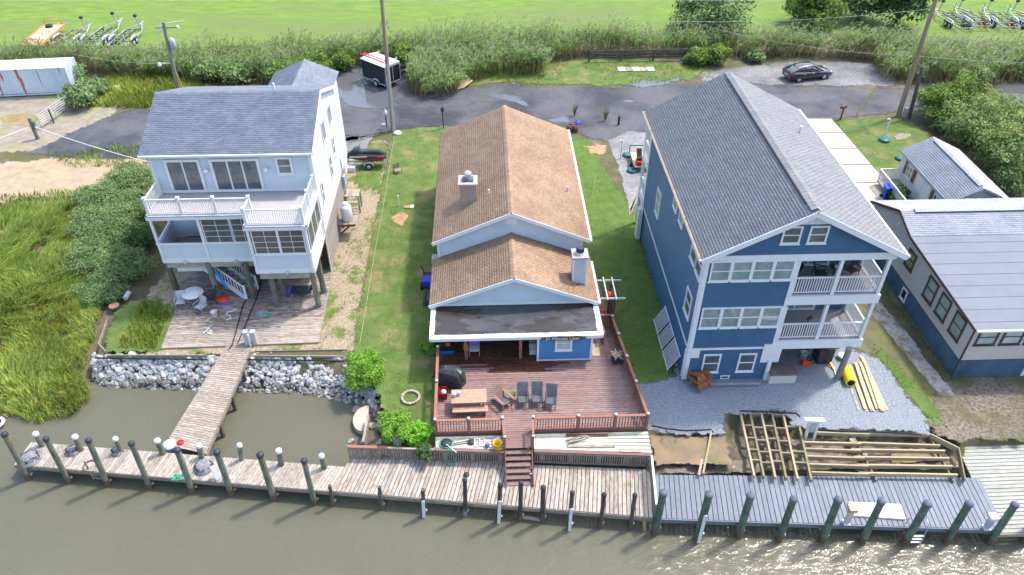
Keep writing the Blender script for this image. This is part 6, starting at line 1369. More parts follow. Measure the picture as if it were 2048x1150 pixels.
# ------------------------------------------------------------------ furniture
def metal_chair(name, label, cat, mat_f, mat_s, mat_b=None, group=None, w=.56, high=1.0, recl=.25):
    P = thing(name, label, cat, (0, 0, 0), 0, group)
    MB().slab([(-w/2+.03, -.28, .44), (w/2-.03, -.28, .44), (w/2-.03, .22, .40), (-w/2+.03, .22, .40)], .06).build('seat', mat_s, P, True, bevel=.015)
    MB().slab([(-w/2+.03, .20, .42), (w/2-.03, .20, .42), (w/2-.03, .20+recl, high), (-w/2+.03, .20+recl, high)], .05).build('backrest', mat_b or mat_s, P, True, bevel=.015)
    for s in (-1, 1):
        bar('leg', P, (s*w/2, -.28, 0), (s*w/2, -.26, .62), .035, .035, mat_f, True); bar('leg', P, (s*w/2, .34, 0), (s*w/2, .2, .5), .035, .035, mat_f, True)
        bar('arm', P, (s*w/2, -.3, .63), (s*w/2, .28, .65), .05, .035, mat_f, True); bar('back_rail', P, (s*w/2, .2, .42), (s*w/2, .2+recl, high), .03, .03, mat_f, True)
    return P
zk = ZK
g = 'high-back chairs on the red deck'
c0 = metal_chair('deck_chair', 'slate high-back deck chair, left of the three in a row on the red deck', 'chair', m_char, m_cush, group=g, high=1.05, recl=.36)
p = at(1046, 808, zk); move(c0, p, R(2))
copy_tree(c0, at(1074, 807, zk), R(-2), 'slate high-back deck chair, middle of the three in a row on the red deck'); copy_tree(c0, at(1101, 811, zk), R(-9), 'slate high-back deck chair, right of the three in a row on the red deck')
def adirondack(label, mat, group=None):
    P = thing('adirondack_chair', label, 'chair', (0, 0, 0), 0, group)
    for k in range(5): bar('seat_slat', P, (-.28, -.32+k*.11, .38-k*.03), (.28, -.32+k*.11, .38-k*.03), .1, .025, mat, True)
    for k in range(5): x = -.24+k*.12; bar('back_slat', P, (x*.85, .16, .25), (x*1.25, .52, 1.0-.05*abs(k-2)), .1, .025, mat, True, up=(0, 1, 0))
    for s in (-1, 1):
        bar('leg', P, (s*.3, -.36, 0), (s*.3, -.36, .55), .1, .04, mat, True, up=(0, 1, 0)); bar('side_rail', P, (s*.27, -.4, .36), (s*.27, .6, .04), .03, .13, mat, True); bar('arm', P, (s*.33, -.45, .57), (s*.33, .4, .57), .14, .03, mat, True)
    bar('back_brace', P, (-.36, .36, .55), (.36, .36, .55), .05, .06, mat, True)
    return P
ad = adirondack('worn brown adirondack chair with dark seat pad beside the picnic table', m_adir2); move(ad, at(1006, 808, zk), R(38)); MB().slab([(-.24, -.3, .43), (.24, -.3, .43), (.24, .14, .32), (-.24, .14, .32)], .05).build('seat_pad', m_cush, ad, True, bevel=.01)
ad1 = adirondack('orange-brown adirondack chair upright against the navy wall', m_adir); move(ad1, at(1398, 775), R(-62))
ad2 = adirondack('orange-brown adirondack chair turned over on top of another by the navy wall', m_adir); ad2.location = at(1392, 768) + UP*1.12; ad2.rotation_euler = (R(172), R(8), R(30)); WM[ad2.name] = ad2.matrix_basis.copy()
# picnic table
p = at(939, 812, zk); PT = thing('picnic_table', 'reddish wooden picnic table with rounded top on the red deck', 'table', p, R(1))
def rr(w, d, r, n=4): return [(sx*(w/2-r)+r*math.cos(t), sy*(d/2-r)+r*math.sin(t)) for sx, sy, t0 in ((1,1,0),(-1,1,90),(-1,-1,180),(1,-1,270)) for t in [R(t0+90*k/n) for k in range(n+1)]]
for k in range(5): bx('top_board', PT, (0, -.38+k*.19, .74), (1.8, .183, .045), m_table, local=True)
for y in (-.40, .40): bar('apron', PT, (-.8, y, .68), (.8, y, .68), .03, .1, m_table, True)
for x in (-.72, .72):
    bar('leg', PT, (x, -.36, .7), (x, -.34, 0), .09, .05, m_rust, True); bar('leg', PT, (x, .36, .7), (x, .34, 0), .09, .05, m_rust, True); bar('cross_brace', PT, (x, -.36, .35), (x, .36, .35), .04, .09, m_rust, True)
BE = thing('picnic_bench', 'reddish wooden bench in front of the picnic table', 'bench', at(941, 830, zk), R(1))
for y in (-.1, .1): bx('seat_board', BE, (0, y, .44), (1.8, .18, .045), m_table, local=True)
for x in (-.75, .75): bx('leg', BE, (x, 0, .21), (.06, .3, .42), m_rust, local=True)
bar('stretcher', BE, (-.75, 0, .2), (.75, 0, .2), .04, .07, m_rust, True)
for q, lb in (((908,793),'left small glass jar on the picnic table'), ((918,790),'right small glass jar on the picnic table')):
    p = at(q[0], q[1], zk+.77); J = thing('glass_jar', lb, 'jar', p, 0, 'jars on the picnic table'); MB().lathe(p, [(.08, 0), (.1, .04), (.1, .16), (.07, .2)], 12).build('jar', m_gl_l, J); MB().lathe(p + UP*.2, [(.08, 0), (.08, .03)], 12).build('lid', m_galv, J)
# covered grill
p = at(903, 768, zk); GR = thing('covered_grill', 'barbecue grill under a crumpled black cover on the red deck', 'grill', p, R(-12))
rg = np.random.default_rng(5); V = []; n, m = 22, 9
for i in range(m):
    z = 1.18*i/(m-1); sc_ = 1.0 - .10*(z/1.2) if i < m-2 else (.78 if i == m-2 else .45)
    for k in range(n):
        t = 2*math.pi*k/n; ct_, st_ = math.cos(t), math.sin(t); rx_ = .72*np.sign(ct_)*abs(ct_)**.45; ry_ = .42*np.sign(st_)*abs(st_)**.45; f = sc_*(1+.09*math.sin(5*t+2*z)+.04*rg.normal())
        V.append((rx_*f, ry_*f, z + .02*rg.normal()))
MB().add(V, [(i*n+k, i*n+(k+1) % n, (i+1)*n+(k+1) % n, (i+1)*n+k) for i in range(m-1) for k in range(n)], False).add(V[-n:], [tuple(range(n))]).build('cover', m_tar, GR, True)
MB().bb((-1.0, -.2, .5), (-.68, .25, .62)).build('side_shelf', m_black, GR, True)
def bucket(q, z, label, mat, r=.17, h=.36, name='bucket', cat='bucket', rz=0):
    p = at(q[0], q[1], z); P = thing(name, label, cat, p); MB().lathe(p, [(r*.82, 0), (r, h), (r*1.08, h), (r*1.06, h-.04), (r*.92, h-.03), (r*.78, .03)], 18).build('pail', mat, P)
    MB().tube([p + Vector((r*math.cos(t), r*math.sin(t)*.2, h + r*.5*math.sin(t))) for t in np.linspace(0, math.pi, 9)], .01, 4).build('handle', m_galv, P); return P
p = at(888, 793, zk); RB = thing('red_bin', 'red plastic tub holding white rags against the deck railing', 'tub', p); MB().add([(p.x+s*.2*k, p.y+t*.26*k, zk+z) for z, k in ((.0, .8), (.5, 1.05)) for s, t in ((-1,-1),(1,-1),(1,1),(-1,1))], [(3,2,1,0),(0,1,5,4),(1,2,6,5),(2,3,7,6),(3,0,4,7)]).build('tub', m_red, RB); MB().lathe(p + UP*.3, [(.17, 0), (.15, .1), (.05, .16)], 7).build('rags', m_capw, RB)
p = at(1024, 798, zk); PP = thing('potted_plant', 'small potted green plant between the adirondack and deck chairs', 'plant', p); MB().lathe(p, [(.1, 0), (.14, .22), (.12, .22)], 10).build('pot', m_beige, PP)
mb = MB()
for k in range(40): t = random.uniform(0, 6.3); d = Vector((math.cos(t)*.2, math.sin(t)*.2, random.uniform(.05, .25))); mb.beam(p + UP*.22, p + UP*.22 + d, .04, .01)
mb.build('leaves', l_bright, PP, kind='stuff')
p = at(1237, 722, zk); BS = thing('firewood_rack', 'dark rack heaped with split pale firewood at the deck railing', 'firewood', p)
MB().bb(p + Vector((-.35, -.25, 0)), p + Vector((.35, .3, .32))).build('rack', m_cap, BS)
for k in range(22): c_ = p + Vector((random.uniform(-.35, .35), random.uniform(-.22, .28), .36+.2*random.random())); d = Vector((random.uniform(-1, 1), random.uniform(-1, 1), random.uniform(-.3, .3))).normalized()*.2; MB().cyl(c_-d, c_+d, .045, n=6).build('log', m_wood2 if k % 2 else m_ply, BS)
p = at(1187, 700, zk+.01); o = MB().bb(p + Vector((-.12, -.5, 0)), p + Vector((.32, .5, .02))).build('door_mat', m_ply); tag(o, 'brown door mat beside the blue room', 'mat')
# under the porch roof
p = at(896, 703, zk); o = thing('wheeled_cooler', 'black and blue box with orange toys under the porch left end', 'cooler', p); MB().bb(p + Vector((-.35, -.2, 0)), p + Vector((.35, .25, .25))).build('base', m_blue_l, o); MB().bb(p + Vector((-.4, -.22, .25)), p + Vector((.4, .27, .5))).build('lid', m_black, o); MB().bb(p + Vector((-.1, -.1, .5)), p + Vector((.15, .1, .58))).build('toy', m_orange_p, o)
fc = metal_chair('folding_chair', 'grey folding chair piled with white cloth under the porch roof', 'chair', m_galv, m_capw, m_purple); move(fc, at(949, 706, zk), 0)
p = at(932, 698, zk); o = MB().lathe(p, [(.16, 0), (.14, .3), (.05, .5)], 8).build('yellow_bag', m_yel); tag(o, 'yellow bag on the porch floor beside the folding chair', 'bag')
p = at(1066, 706, zk); o = thing('appliance_stack', 'white and grey boxes stacked beside the blue room', 'boxes', p); MB().bb(p + Vector((-.2, -.15, 0)), p + Vector((.2, .2, .35))).build('lower_box', m_whp, o); MB().bb(p + Vector((-.22, -.1, .36)), p + Vector((.22, .3, .75))).build('upper_box', m_grp, o)
# things on the mossy platforms
zp = .46
rg2 = random.Random(3)
c_ = at(893, 888, zp); pts = [c_ + Vector((.42*math.cos(t*1.0)*(1-.02*k), .28*math.sin(t), .03+.01*(k % 4))) for k, t in enumerate(np.linspace(0, 6.28*4, 60))]
pts += [at(898, 900, zp+.02), at(893, 915, 0), at(891, 925, ZD+.06), at(905, 930, ZD+.06), at(912, 924, ZD+.06), at(905, 908, .05), at(900, 898, zp+.05)]
rope(pts, 'green garden hose coiled on the mossy platform and hanging to the dock', .028, m_green_p, 'garden_hose', 'hose')
o = thing('landing_net', 'round dark landing net with white handle on the mossy platform', 'net', c_); MB().lathe(c_ + UP*.06, [(.26, 0), (.28, .04), (.1, .05)], 16).build('hoop', m_cap, o); bar('handle', o, c_ + Vector((0, -.1, .1)), at(913, 905, zp+.1), .03, .03, m_whp)
o = thing('oars', 'pair of pale oars lying across the mossy platform', 'oars', at(925, 882, zp)); bar('oar', o, at(905, 886, zp+.04), at(945, 878, zp+.04), .05, .04, m_beige); bar('oar', o, at(903, 890, zp+.04), at(940, 884, zp+.04), .05, .04, m_picket)
p = at(942, 884, zp); o = MB().lathe(p, [(.2, 0), (.21, .05), (.02, .08)], 16).build('black_disc', m_cap); tag(o, 'round black lid lying between the oars and the white ladder', 'lid')
o = thing('white_ladder', 'short white ladder lying on the mossy platform', 'ladder', at(958, 884, zp))
for q0, q1 in (((948,878),(970,877)), ((948,893),(970,891))): bar('rail', o, at(*q0, zp+.04), at(*q1, zp+.04), .04, .05, m_whp)
for k in range(3): bar('rung', o, at(949+k*10, 878, zp+.05), at(949+k*10, 892, zp+.05), .05, .04, m_whp)
bucket((995, 895), zp, 'yellow bucket on the mossy platform beside the steps', m_yel, .21, .38)
p = at(975, 893, zp); o = MB().lathe(p, [(.1, 0), (.13, .15), (.08, .25)], 10).build('purple_can', m_purple); tag(o, 'small purple watering can beside the yellow bucket', 'watering can')
o = thing('stick_heap', 'loose heap of thin grey sticks on the right mossy platform', 'sticks', at(1160, 880, zp))
for k in range(11): a = at(1132+rg2.uniform(-4, 6), 884+rg2.uniform(-5, 3), zp+.05+.02*k/2); b = at(1172+rg2.uniform(-8, 8), 872+rg2.uniform(-4, 6), zp+.05+.02*k/2); bar('stick', o, a, b, .04, .03, m_picket if k % 2 else m_wood2)
for i, (q0, q1, lb) in enumerate((((1135,892),(1230,892),'long grey board lying below the stick heap'), ((1240,902),(1282,902),'short grey board lying at the right platform edge'), ((1132,870),(1216,870),'dark board lying against the red deck above the stick heap'))):
    o = thing('loose_board', lb, 'board', at(*q0, zp), 0, 'loose boards'); bar('board', o, at(*q0, zp+.03), at(*q1, zp+.03), .16, .04, m_wood if i < 2 else m_rustd)
# ------------------------------------------------------------------ on the grey ground deck
zg = .13
g = 'grey patio chairs'
pc = metal_chair('patio_chair', 'light grey patio chair left of the round table', 'chair', m_steel, m_grp, group=g, w=.58, high=.95, recl=.12); move(pc, at(365, 612, zg), R(8))
copy_tree(pc, at(405, 622, zg), R(-28), 'light grey patio chair in front of the round table'); c3 = metal_chair('patio_chair', 'dark folding patio chair behind the round table by a pile', 'chair', m_cap, m_char, group=g); move(c3, at(424, 605, zg), R(-70))
p = at(391, 604, zg); TB_ = thing('round_table', 'round pale patio table under the stilt house', 'table', p); MB().lathe(p + UP*.7, [(.62, 0), (.64, .02), (.62, .045), (.02, .05)], 28).build('tabletop', m_capw, TB_)
for k in range(4): t = R(45+90*k); MB().tube([p + Vector((.45*math.cos(t), .45*math.sin(t), 0)), p + Vector((.3*math.cos(t), .3*math.sin(t), .7))], .022).build('leg', m_steel, TB_)
bucket((430, 632), zg, 'white bucket with rope beside the patio chair', m_whp, .17, .36)
o = rope([at(420+6*math.sin(k*1.2), 628+k*3.2, zg+.03) for k in range(14)], 'thin tan rope trailing from the white bucket across the deck', .02, m_beige); 
pts = [at(*q, zg+.04) for q in ((472,618),(466,622),(456,624),(452,628),(460,632),(462,637),(452,640))]; rope(pts, 'thick pale fender hose curled on the grey deck', .05, m_beige, 'white_hose', 'hose')
o = thing('shell_scatter', 'small scatter of white shells on the grey deck', 'shells', at(413, 660, zg))
for k in range(14): p = at(406+rg2.uniform(0, 18), 655+rg2.uniform(0, 12), zg+.02); MB().lathe(p, [(.07, 0), (.05, .04), (.01, .05)], 6).build('shell', m_capw, o)
pts = [at(*q, zg+.04) for q in ((523,545),(520,575),(512,600),(502,620),(495,640),(487,660),(478,680))] + [at(467, 705, 0), at(456, 711, 0), at(453, 706, 0)] + [at(*q, zg+.04) for q in ((464,690),(470,670),(478,640),(486,610),(495,595),(501,588))]
rope(pts, 'long black power cable looped over the grey deck and walkway', .035, m_black, 'power_cable', 'cable')
o = thing('net_heap', 'heap of pale netting with green cord on the grey deck', 'netting', at(527, 630, zg)); p = at(525, 628, zg); MB().lathe(p, [(.45, 0), (.4, .12), (.25, .25), (.05, .3)], 11).build('netting', m_net, o); p = at(533, 632, zg)
MB().tube([p + Vector((.25*math.cos(t*1.3), .18*math.sin(t), .12+.05*math.sin(3*t))) for t in np.linspace(0, 18, 50)], .025, 5).build('cord', m_green_p, o)
o = thing('folded_tarp', 'small orange tarp and blue rope heap at the foot of the stair', 'tarp', at(448, 600, zg)); p = at(446, 598, zg); MB().lathe(p, [(.4, 0), (.35, .08), (.1, .14)], 9).build('tarp', m_red_p, o); p = at(451, 608, zg); MB().tube([p + Vector((.3*math.cos(t), .15*math.sin(1.7*t), .04)) for t in np.linspace(0, 14, 40)], .03, 5).build('rope', m_purple, o)
BLs = thing('blue_float_string', 'string of bright blue floats hanging on the porch stair', 'floats', at(432, 560, 1.2))
for k in range(7): p = Vector((-16.55+.06*k, 37.0-.03*k, 1.9-.17*k)); MB().lathe(p, [(.03, 0), (.1, .05), (.1, .12), (.03, .16)], 10).build('float', m_blue_l, BLs)
p = at(604, 588, zg); LO = thing('lounge_chair', 'dark lounge chair under the screened bay', 'chair', p); MB().slab([p + Vector((-.6, -.3, .35)), p + Vector((.5, -.3, .35)), p + Vector((.5, .4, .35)), p + Vector((-.6, .4, .35))], .08).build('seat', m_char, LO); MB().slab([p + Vector((.5, -.3, .35)), p + Vector((.9, -.3, .8)), p + Vector((.9, .4, .8)), p + Vector((.5, .4, .35))], .06).build('backrest', m_char, LO)
for x in (-.55, .45):
    for y in (-.27, .37): bar('leg', LO, p + Vector((x, y, 0)), p + Vector((x, y, .32)), .04, .04, m_galv)
p = at(583, 585, zg); o = MB().bb(p + Vector((-.3, -.2, 0)), p + Vector((.1, .2, .3))).build('storage_crate', m_purple); tag(o, 'purple crate beside the dark lounge chair', 'crate')
p = at(502, 690, .1); PD = thing('power_pedestal', 'grey twin power pedestal at the head of the walkway', 'pedestal', p)
for x in (-.18, .22): MB().bb(p + Vector((x-.14, 0, 0)), p + Vector((x+.14, .3, .95))).build('cabinet', m_grp, PD, bevel=.02)
MB().tube([p + Vector((.02, -.1, 0)), p + Vector((.02, -.1, .9))], .05).build('conduit', m_whp, PD)
p = at(228, 612); o = MB().lathe(p, [(.3, 0), (.32, .06), (.2, .07), (.02, .08)], 16).build('brick_disc', m_orange); tag(o, 'round rusty disc lying in the mud beside the grass bed', 'disc')
o = thing('drain_pipe', 'grey drain pipe end sticking out beside the shrubs', 'pipe', at(252, 592)); MB().cyl(at(258, 585, .2), at(250, 597, .15), .16, n=12).build('pipe', m_grp, o)
# ------------------------------------------------------------------ on the docks
zd = ZD + .03
for i, (q, lb, r) in enumerate((((60,918),'dark tangled net heap at the left end of the grey dock',.55), ((146,903),'small grey net heap behind the second tall pile',.35), ((408,935),'grey wire trap heap beside the sixth tall pile',.5), ((235,905),'small dark rope heap at a white-capped pile',.28))):
    p = at(*q, zd); P = thing('net_heap', lb, 'netting', p, 0, 'net heaps on the dock'); V = []
    rgk = np.random.default_rng(i); n = 12
    MB().lathe(p, [(r, 0), (r*.9, .1), (r*.6, .22+.08*(i == 2)), (r*.1, .26)], n).build('netting', m_net, P)
    mb = MB()
    for k in range(4): mb.tube([p + Vector((r*rgk.uniform(.5, 1)*math.cos(t+k), r*rgk.uniform(.4, .9)*math.sin(t+k), .08+.18*abs(math.sin(2*t)))) for t in np.linspace(0, 5, 16)], .018, 4)
    mb.build('cord', m_cap, P)
p = at(345, 890, zd+.05); o = thing('bait_bags', 'white plastic bags with red cloth at the foot of the walkway', 'bags', p); MB().lathe(p + Vector((-.15, 0, 0)), [(.34, 0), (.36, .08), (.2, .16), (.05, .2)], 9).build('bag', m_capw, o); MB().lathe(p + Vector((.35, .15, 0)), [(.2, 0), (.17, .05), (.05, .08)], 8).build('cloth', m_red, o)
o = thing('dock_ladder', 'small wooden boarding ladder hanging from the grey dock', 'ladder', at(190, 955, ZW))
for q in ((188,958),(215,962)): p = at(q[0], q[1], ZW); bar('rail', o, p, p + UP*(1.4 if q[0] < 200 else .9), .08, .05, m_picket)
for k in range(3): bar('rung', o, at(188, 958, ZW) + UP*(.15+k*.25), at(215, 962, ZW) + UP*(.15+k*.25), .1, .04, m_wood)
p = at(436, 958, zd); o = thing('dock_box', 'white power post leaning beside the sixth tall pile', 'power post', p); bar('post', o, p, p + Vector((-.12, .15, .75)), .22, .14, m_whp); MB().bb(p + Vector((.3, -.1, 0)), p + Vector((.65, .12, .12))).build('cover', m_capw, o)
p = at(356, 955, zd); rope([p + Vector((.25*math.cos(t), .18*math.sin(t*1.4), .03)) for t in np.linspace(0, 15, 40)], 'green net cord hanging over the grey dock edge', .022, m_green_p, 'green_netting', 'netting')
p = at(180, 932, zd); rope([p + Vector((.3*math.cos(t), .35*math.sin(t), .03)) for t in np.linspace(0, 5, 20)], 'dark red rope loop beside the third tall pile', .03, m_rustd)
MB_ = MB(); p = at(1754, 1022, zd); PN = thing('white_dock_lid', 'flat white dock box lid lying on the blue-grey dock', 'panel', p); qs = [at(1697, 1003, zd+.12), at(1802, 1008, zd+.12), at(1812, 1038, zd+.12), at(1700, 1030, zd+.12)]; MB().slab(qs, .12).build('panel', m_whp, PN, bevel=.015)
for q, lb, h in (((1692,1046),'tan-topped power pedestal beside the white panel',1.0), ((1972,1056),'small white power pedestal at the right end of the blue-grey dock',.75)):
    p = at(q[0], q[1], zd); P = thing('power_pedestal', lb, 'pedestal', p, 0, 'dock power pedestals'); bx('column', P, p + UP*h/2, (.2, .2, h), m_beige if h > .9 else m_grp); MB().bb(p + Vector((-.2, -.18, h)), p + Vector((.2, .18, h+.2))).build('head', m_ply if h > .9 else m_whp, P, bevel=.03); bx('base', P, p + UP*.03, (.3, .3, .06), m_whp)
o = thing('boarding_ladder', 'bright aluminium boarding ladder on the blue-grey dock front', 'ladder', at(1828, 1072, ZW)); a, b = at(1822, 1062, zd), at(1850, 1062, zd)
for q in (a, b): MB().tube([q + Vector((0, -.08, -1.0)), q + Vector((0, -.08, .1)), q + Vector((0, 0, .5)), q + Vector((0, .25, .62)), q + Vector((0, .45, .3)), q + Vector((0, .45, 0))], .025, 6).build('rail', m_galv, o)
for k in range(3): bar('rung', o, a + Vector((0, -.1, -.25-.25*k)), b + Vector((0, -.1, -.25-.25*k)), .08, .035, m_galv)
p = at(1612, 873, -.1); o = thing('service_pedestal', 'white service post with cross board between joist frames and gravel', 'service post', p); bar('post', o, p - UP*.3, p + Vector((0, .15, 1.15)), .12, .12, m_whp); bar('post', o, p + Vector((.4, -.1, -.3)), p + Vector((.45, .1, .9)), .1, .1, m_whp); bar('cross_board', o, p + Vector((-.3, .15, 1.15)), p + Vector((.75, .15, 1.05)), .25, .05, m_whp); MB().bb(p + Vector((.02, 0, .3)), p + Vector((.35, .15, .85))).build('meter', m_grp, o)
p = at(960, 998, zd); o = thing('grey_trap', 'small dark crab trap on the middle pale dock', 'trap', at(930, 958, zd)); MB().lathe(at(933, 950, zd), [(.14, 0), (.14, .06), (.02, .09)], 12).build('lid', m_cap, o)
p = at(2, 835, -.9); o = thing('teal_boat_stern', 'teal and white boat gear cut off by the left picture edge', 'boat', p); MB().bb(p + Vector((-1.2, -.1, 1.0)), p + Vector((.1, .6, 1.3))).build('engine_cover', m_teal, o, bevel=.05); MB().cyl(p + Vector((-.2, .1, -.5)), p + Vector((-.25, .2, 1.0)), .12, n=10).build('leg', m_rustd, o); MB().tube([p + Vector((-.2 + .35*math.cos(t), -.25 + .35*math.sin(t), -.15)) for t in np.linspace(0, 6.28, 20)], .09, 8).build('float_ring', m_whp, o)
# ------------------------------------------------------------------ navy house yard
p = at(1535, 768); q = at(1590, 768); DB = thing('deck_box', 'beige deck storage box with brown lid under the navy balcony', 'storage box', p)
MB().bb((p.x+.05, p.y, 0), (q.x, p.y+.75, .62)).build('box', m_beige, DB, bevel=.02); MB().bb((p.x, p.y-.04, .62), (q.x+.05, p.y+.8, .72)).build('lid', m_brlid, DB, bevel=.03)
p = at(1655, 728); BBx = thing('black_cabinet', 'tall black cabinet under the navy balcony', 'cabinet', p); MB().bb(p + Vector((-.65, 0, 0)), p + Vector((.2, .8, 1.05))).build('body', m_tar, BBx, bevel=.02); MB().bb(p + Vector((-.22, -.02, .05)), p + Vector((.17, 0, 1.0))).build('door', m_char, BBx)
bucket((1606, 716), 0, 'white bucket between the navy wall and the black cabinet', m_whp, .2, .42)
p = at(1611, 730); FCn = thing('fuel_can', 'orange-red fuel can in front of the black cabinet', 'fuel can', p); MB().bb(p + Vector((-.25, -.12, 0)), p + Vector((.25, .14, .32))).build('can', m_red_p, FCn, bevel=.04); bar('spout', FCn, p + Vector((.15, 0, .32)), p + Vector((.3, 0, .5)), .06, .06, m_black)
p = at(1697, 765); YD = thing('yellow_drum', 'yellow plastic drum lying beside the lumber', 'drum', p); a, b = at(1702, 766, .28), at(1691, 738, .28); dv_ = (Vector(b)-Vector(a)).normalized()
M_ = Matrix.Translation(a) @ dv_.to_track_quat('Z', 'Y').to_matrix().to_4x4(); Lb = (Vector(b)-Vector(a)).length; MB().lathe((0, 0, 0), [(.25, 0), (.28, .02), (.28, Lb*.3), (.29, Lb*.33), (.28, Lb*.36), (.28, Lb*.63), (.29, Lb*.66), (.28, Lb*.7), (.28, Lb), (.24, Lb+.02)], 18, M_).build('drum', m_yel, YD); MB().lathe((0, 0, -.005), [(.2, 0), (.2, .01)], 16, M_).build('open_end', m_dark, YD)  # the open end is a disc with the inner shade as its colour
g = 'lumber boards on the gravel'
for i, (q0, q1, z) in enumerate((((1698,730),(1734,822),.03), ((1710,725),(1745,822),.08), ((1719,724),(1758,822),.03), ((1728,722),(1765,822),.10), ((1722,712),(1772,820),.04), ((1700,770),(1718,822),.02))):
    o = thing('lumber_board', 'fresh tan lumber board on the gravel, %s from the left' % ORD[i] if i < 5 else 'short grey lumber board lying leftmost by the yellow drum', 'board', at(*q0), 0, g); bar('board', o, at(*q0, z), at(*q1, z), .21 if i < 5 else .14, .05, m_lumber if i < 5 else m_wood)
    if i < 5: bar('board', o, at(q0[0]+2, q0[1]+2, z+.055), at(q1[0]-3, q1[1]-4, z+.055), .18, .05, m_lumber)
o = thing('spirit_level', 'yellow and grey long level leaning near the balcony pile', 'tools', at(1660, 740)); bar('level', o, at(1655, 716, .2), at(1668, 738, .08), .12, .06, m_yelp); bar('shovel', o, at(1668, 735, .1), at(1674, 762, .05), .05, .04, m_galv); bar('broom', o, at(1650, 722, .1), at(1660, 735, .05), .05, .05, m_red_p)
p = at(1683, 717); o = thing('plant_stand', 'white pot stand with green plants under the balcony corner', 'plant stand', p); MB().lathe(p, [(.25, .2), (.28, .25), (.2, .27)], 14).lathe(p, [(.06, 0), (.05, .2)], 8).build('stand', m_whp, o); mb = MB()
for k in range(50): t = random.uniform(0, 6.3); d = Vector((math.cos(t)*.4, math.sin(t)*.3, random.uniform(.1, .6))); mb.beam(p + Vector((-.4, .5, .2)), p + Vector((-.4, .5, .2)) + d, .05, .01)
mb.build('leaves', l_bright, o, kind='stuff')
o = thing('board_stack', 'stack of long blue-grey composite boards along the navy wall', 'boards', at(1470, 772))
for k in range(9): a, b = at(1416+random.uniform(-3, 6), 772 - (k % 5)*3.2, .04+.05*(k//5)), at(1524+random.uniform(-8, 3), 770 - (k % 5)*3.2, .04+.05*(k//5)); bar('board', o, a, b, .13, .04, m_comp if k % 3 else m_wood)
g = 'black balcony chairs'
bc = metal_chair('balcony_chair', 'black armchair at the balcony door side on the upper navy balcony', 'chair', m_black, m_char, group=g, w=.6, high=1.05); move(bc, (15.35, by0+1.3, 5.9), R(-80)); copy_tree(bc, (16.9, by0+1.3, 5.9), R(75), 'black armchair in the middle of the upper navy balcony'); copy_tree(bc, (18.6, by0+1.5, 5.9), R(25), 'black armchair in the far corner of the upper navy balcony'); 
p = Vector((17.8, by0+1.6, 5.9)); o = thing('side_table', 'small dark table with white cups on the upper navy balcony', 'table', p); MB().lathe(p + UP*.45, [(.25, 0), (.26, .03)], 14).build('top', m_char, o); MB().cyl(p, p + UP*.45, .04).build('leg', m_black, o); MB().lathe(p + UP*.48, [(.06, 0), (.07, .12)], 8).build('cup', m_whp, o)
p = Vector((16.55, by0+.35, 2.85)); o = thing('spotting_lamp', 'black lamp head on the lower navy balcony rail', 'lamp', p); MB().cyl(p, p + UP*1.15, .03).build('stem', m_black, o); MB().cyl(p + Vector((-.05, 0, 1.1)), p + Vector((.1, -.1, 1.35)), .09, .1).build('head', m_cap, o)
p = at(1280, 330); UT = thing('utility_trailer', 'small utility trailer with red machine parked left of the navy house', 'trailer', p); MB().bb(p + Vector((-.7, -1.2, .45)), p + Vector((.6, 1.2, .52))).build('bed', m_ply, UT)
for a, b in (((-.7, -1.2, .5), (-.7, 1.2, .5)), ((.6, -1.2, .5), (.6, 1.2, .5)), ((-.7, 1.2, .5), (-.7, 1.2, 1.1)), ((.6, 1.2, .5), (.6, 1.2, 1.1)), ((-.7, 1.2, 1.1), (.6, 1.2, 1.1))): bar('rail', UT, p + Vector(a), p + Vector(b), .05, .06, m_cap)
for s in (-.8, .7): wheel(UT, (p.x+s, p.y-.2, .28), .28, .16, axis=(1, 0, 0), local=False)
p2 = p + Vector((-.2, -.7, .53)); o = thing('red_mower', 'red and black mower on the utility trailer', 'mower', p2); MB().bb(p2 + Vector((-.3, -.4, .08)), p2 + Vector((.3, .3, .35))).build('deck', m_red, o, bevel=.05); MB().bb(p2 + Vector((-.18, -.15, .35)), p2 + Vector((.18, .15, .55))).build('engine', m_black, o); bar('handle', o, p2 + Vector((0, .3, .3)), p2 + Vector((0, .8, .9)), .4, .04, m_black)
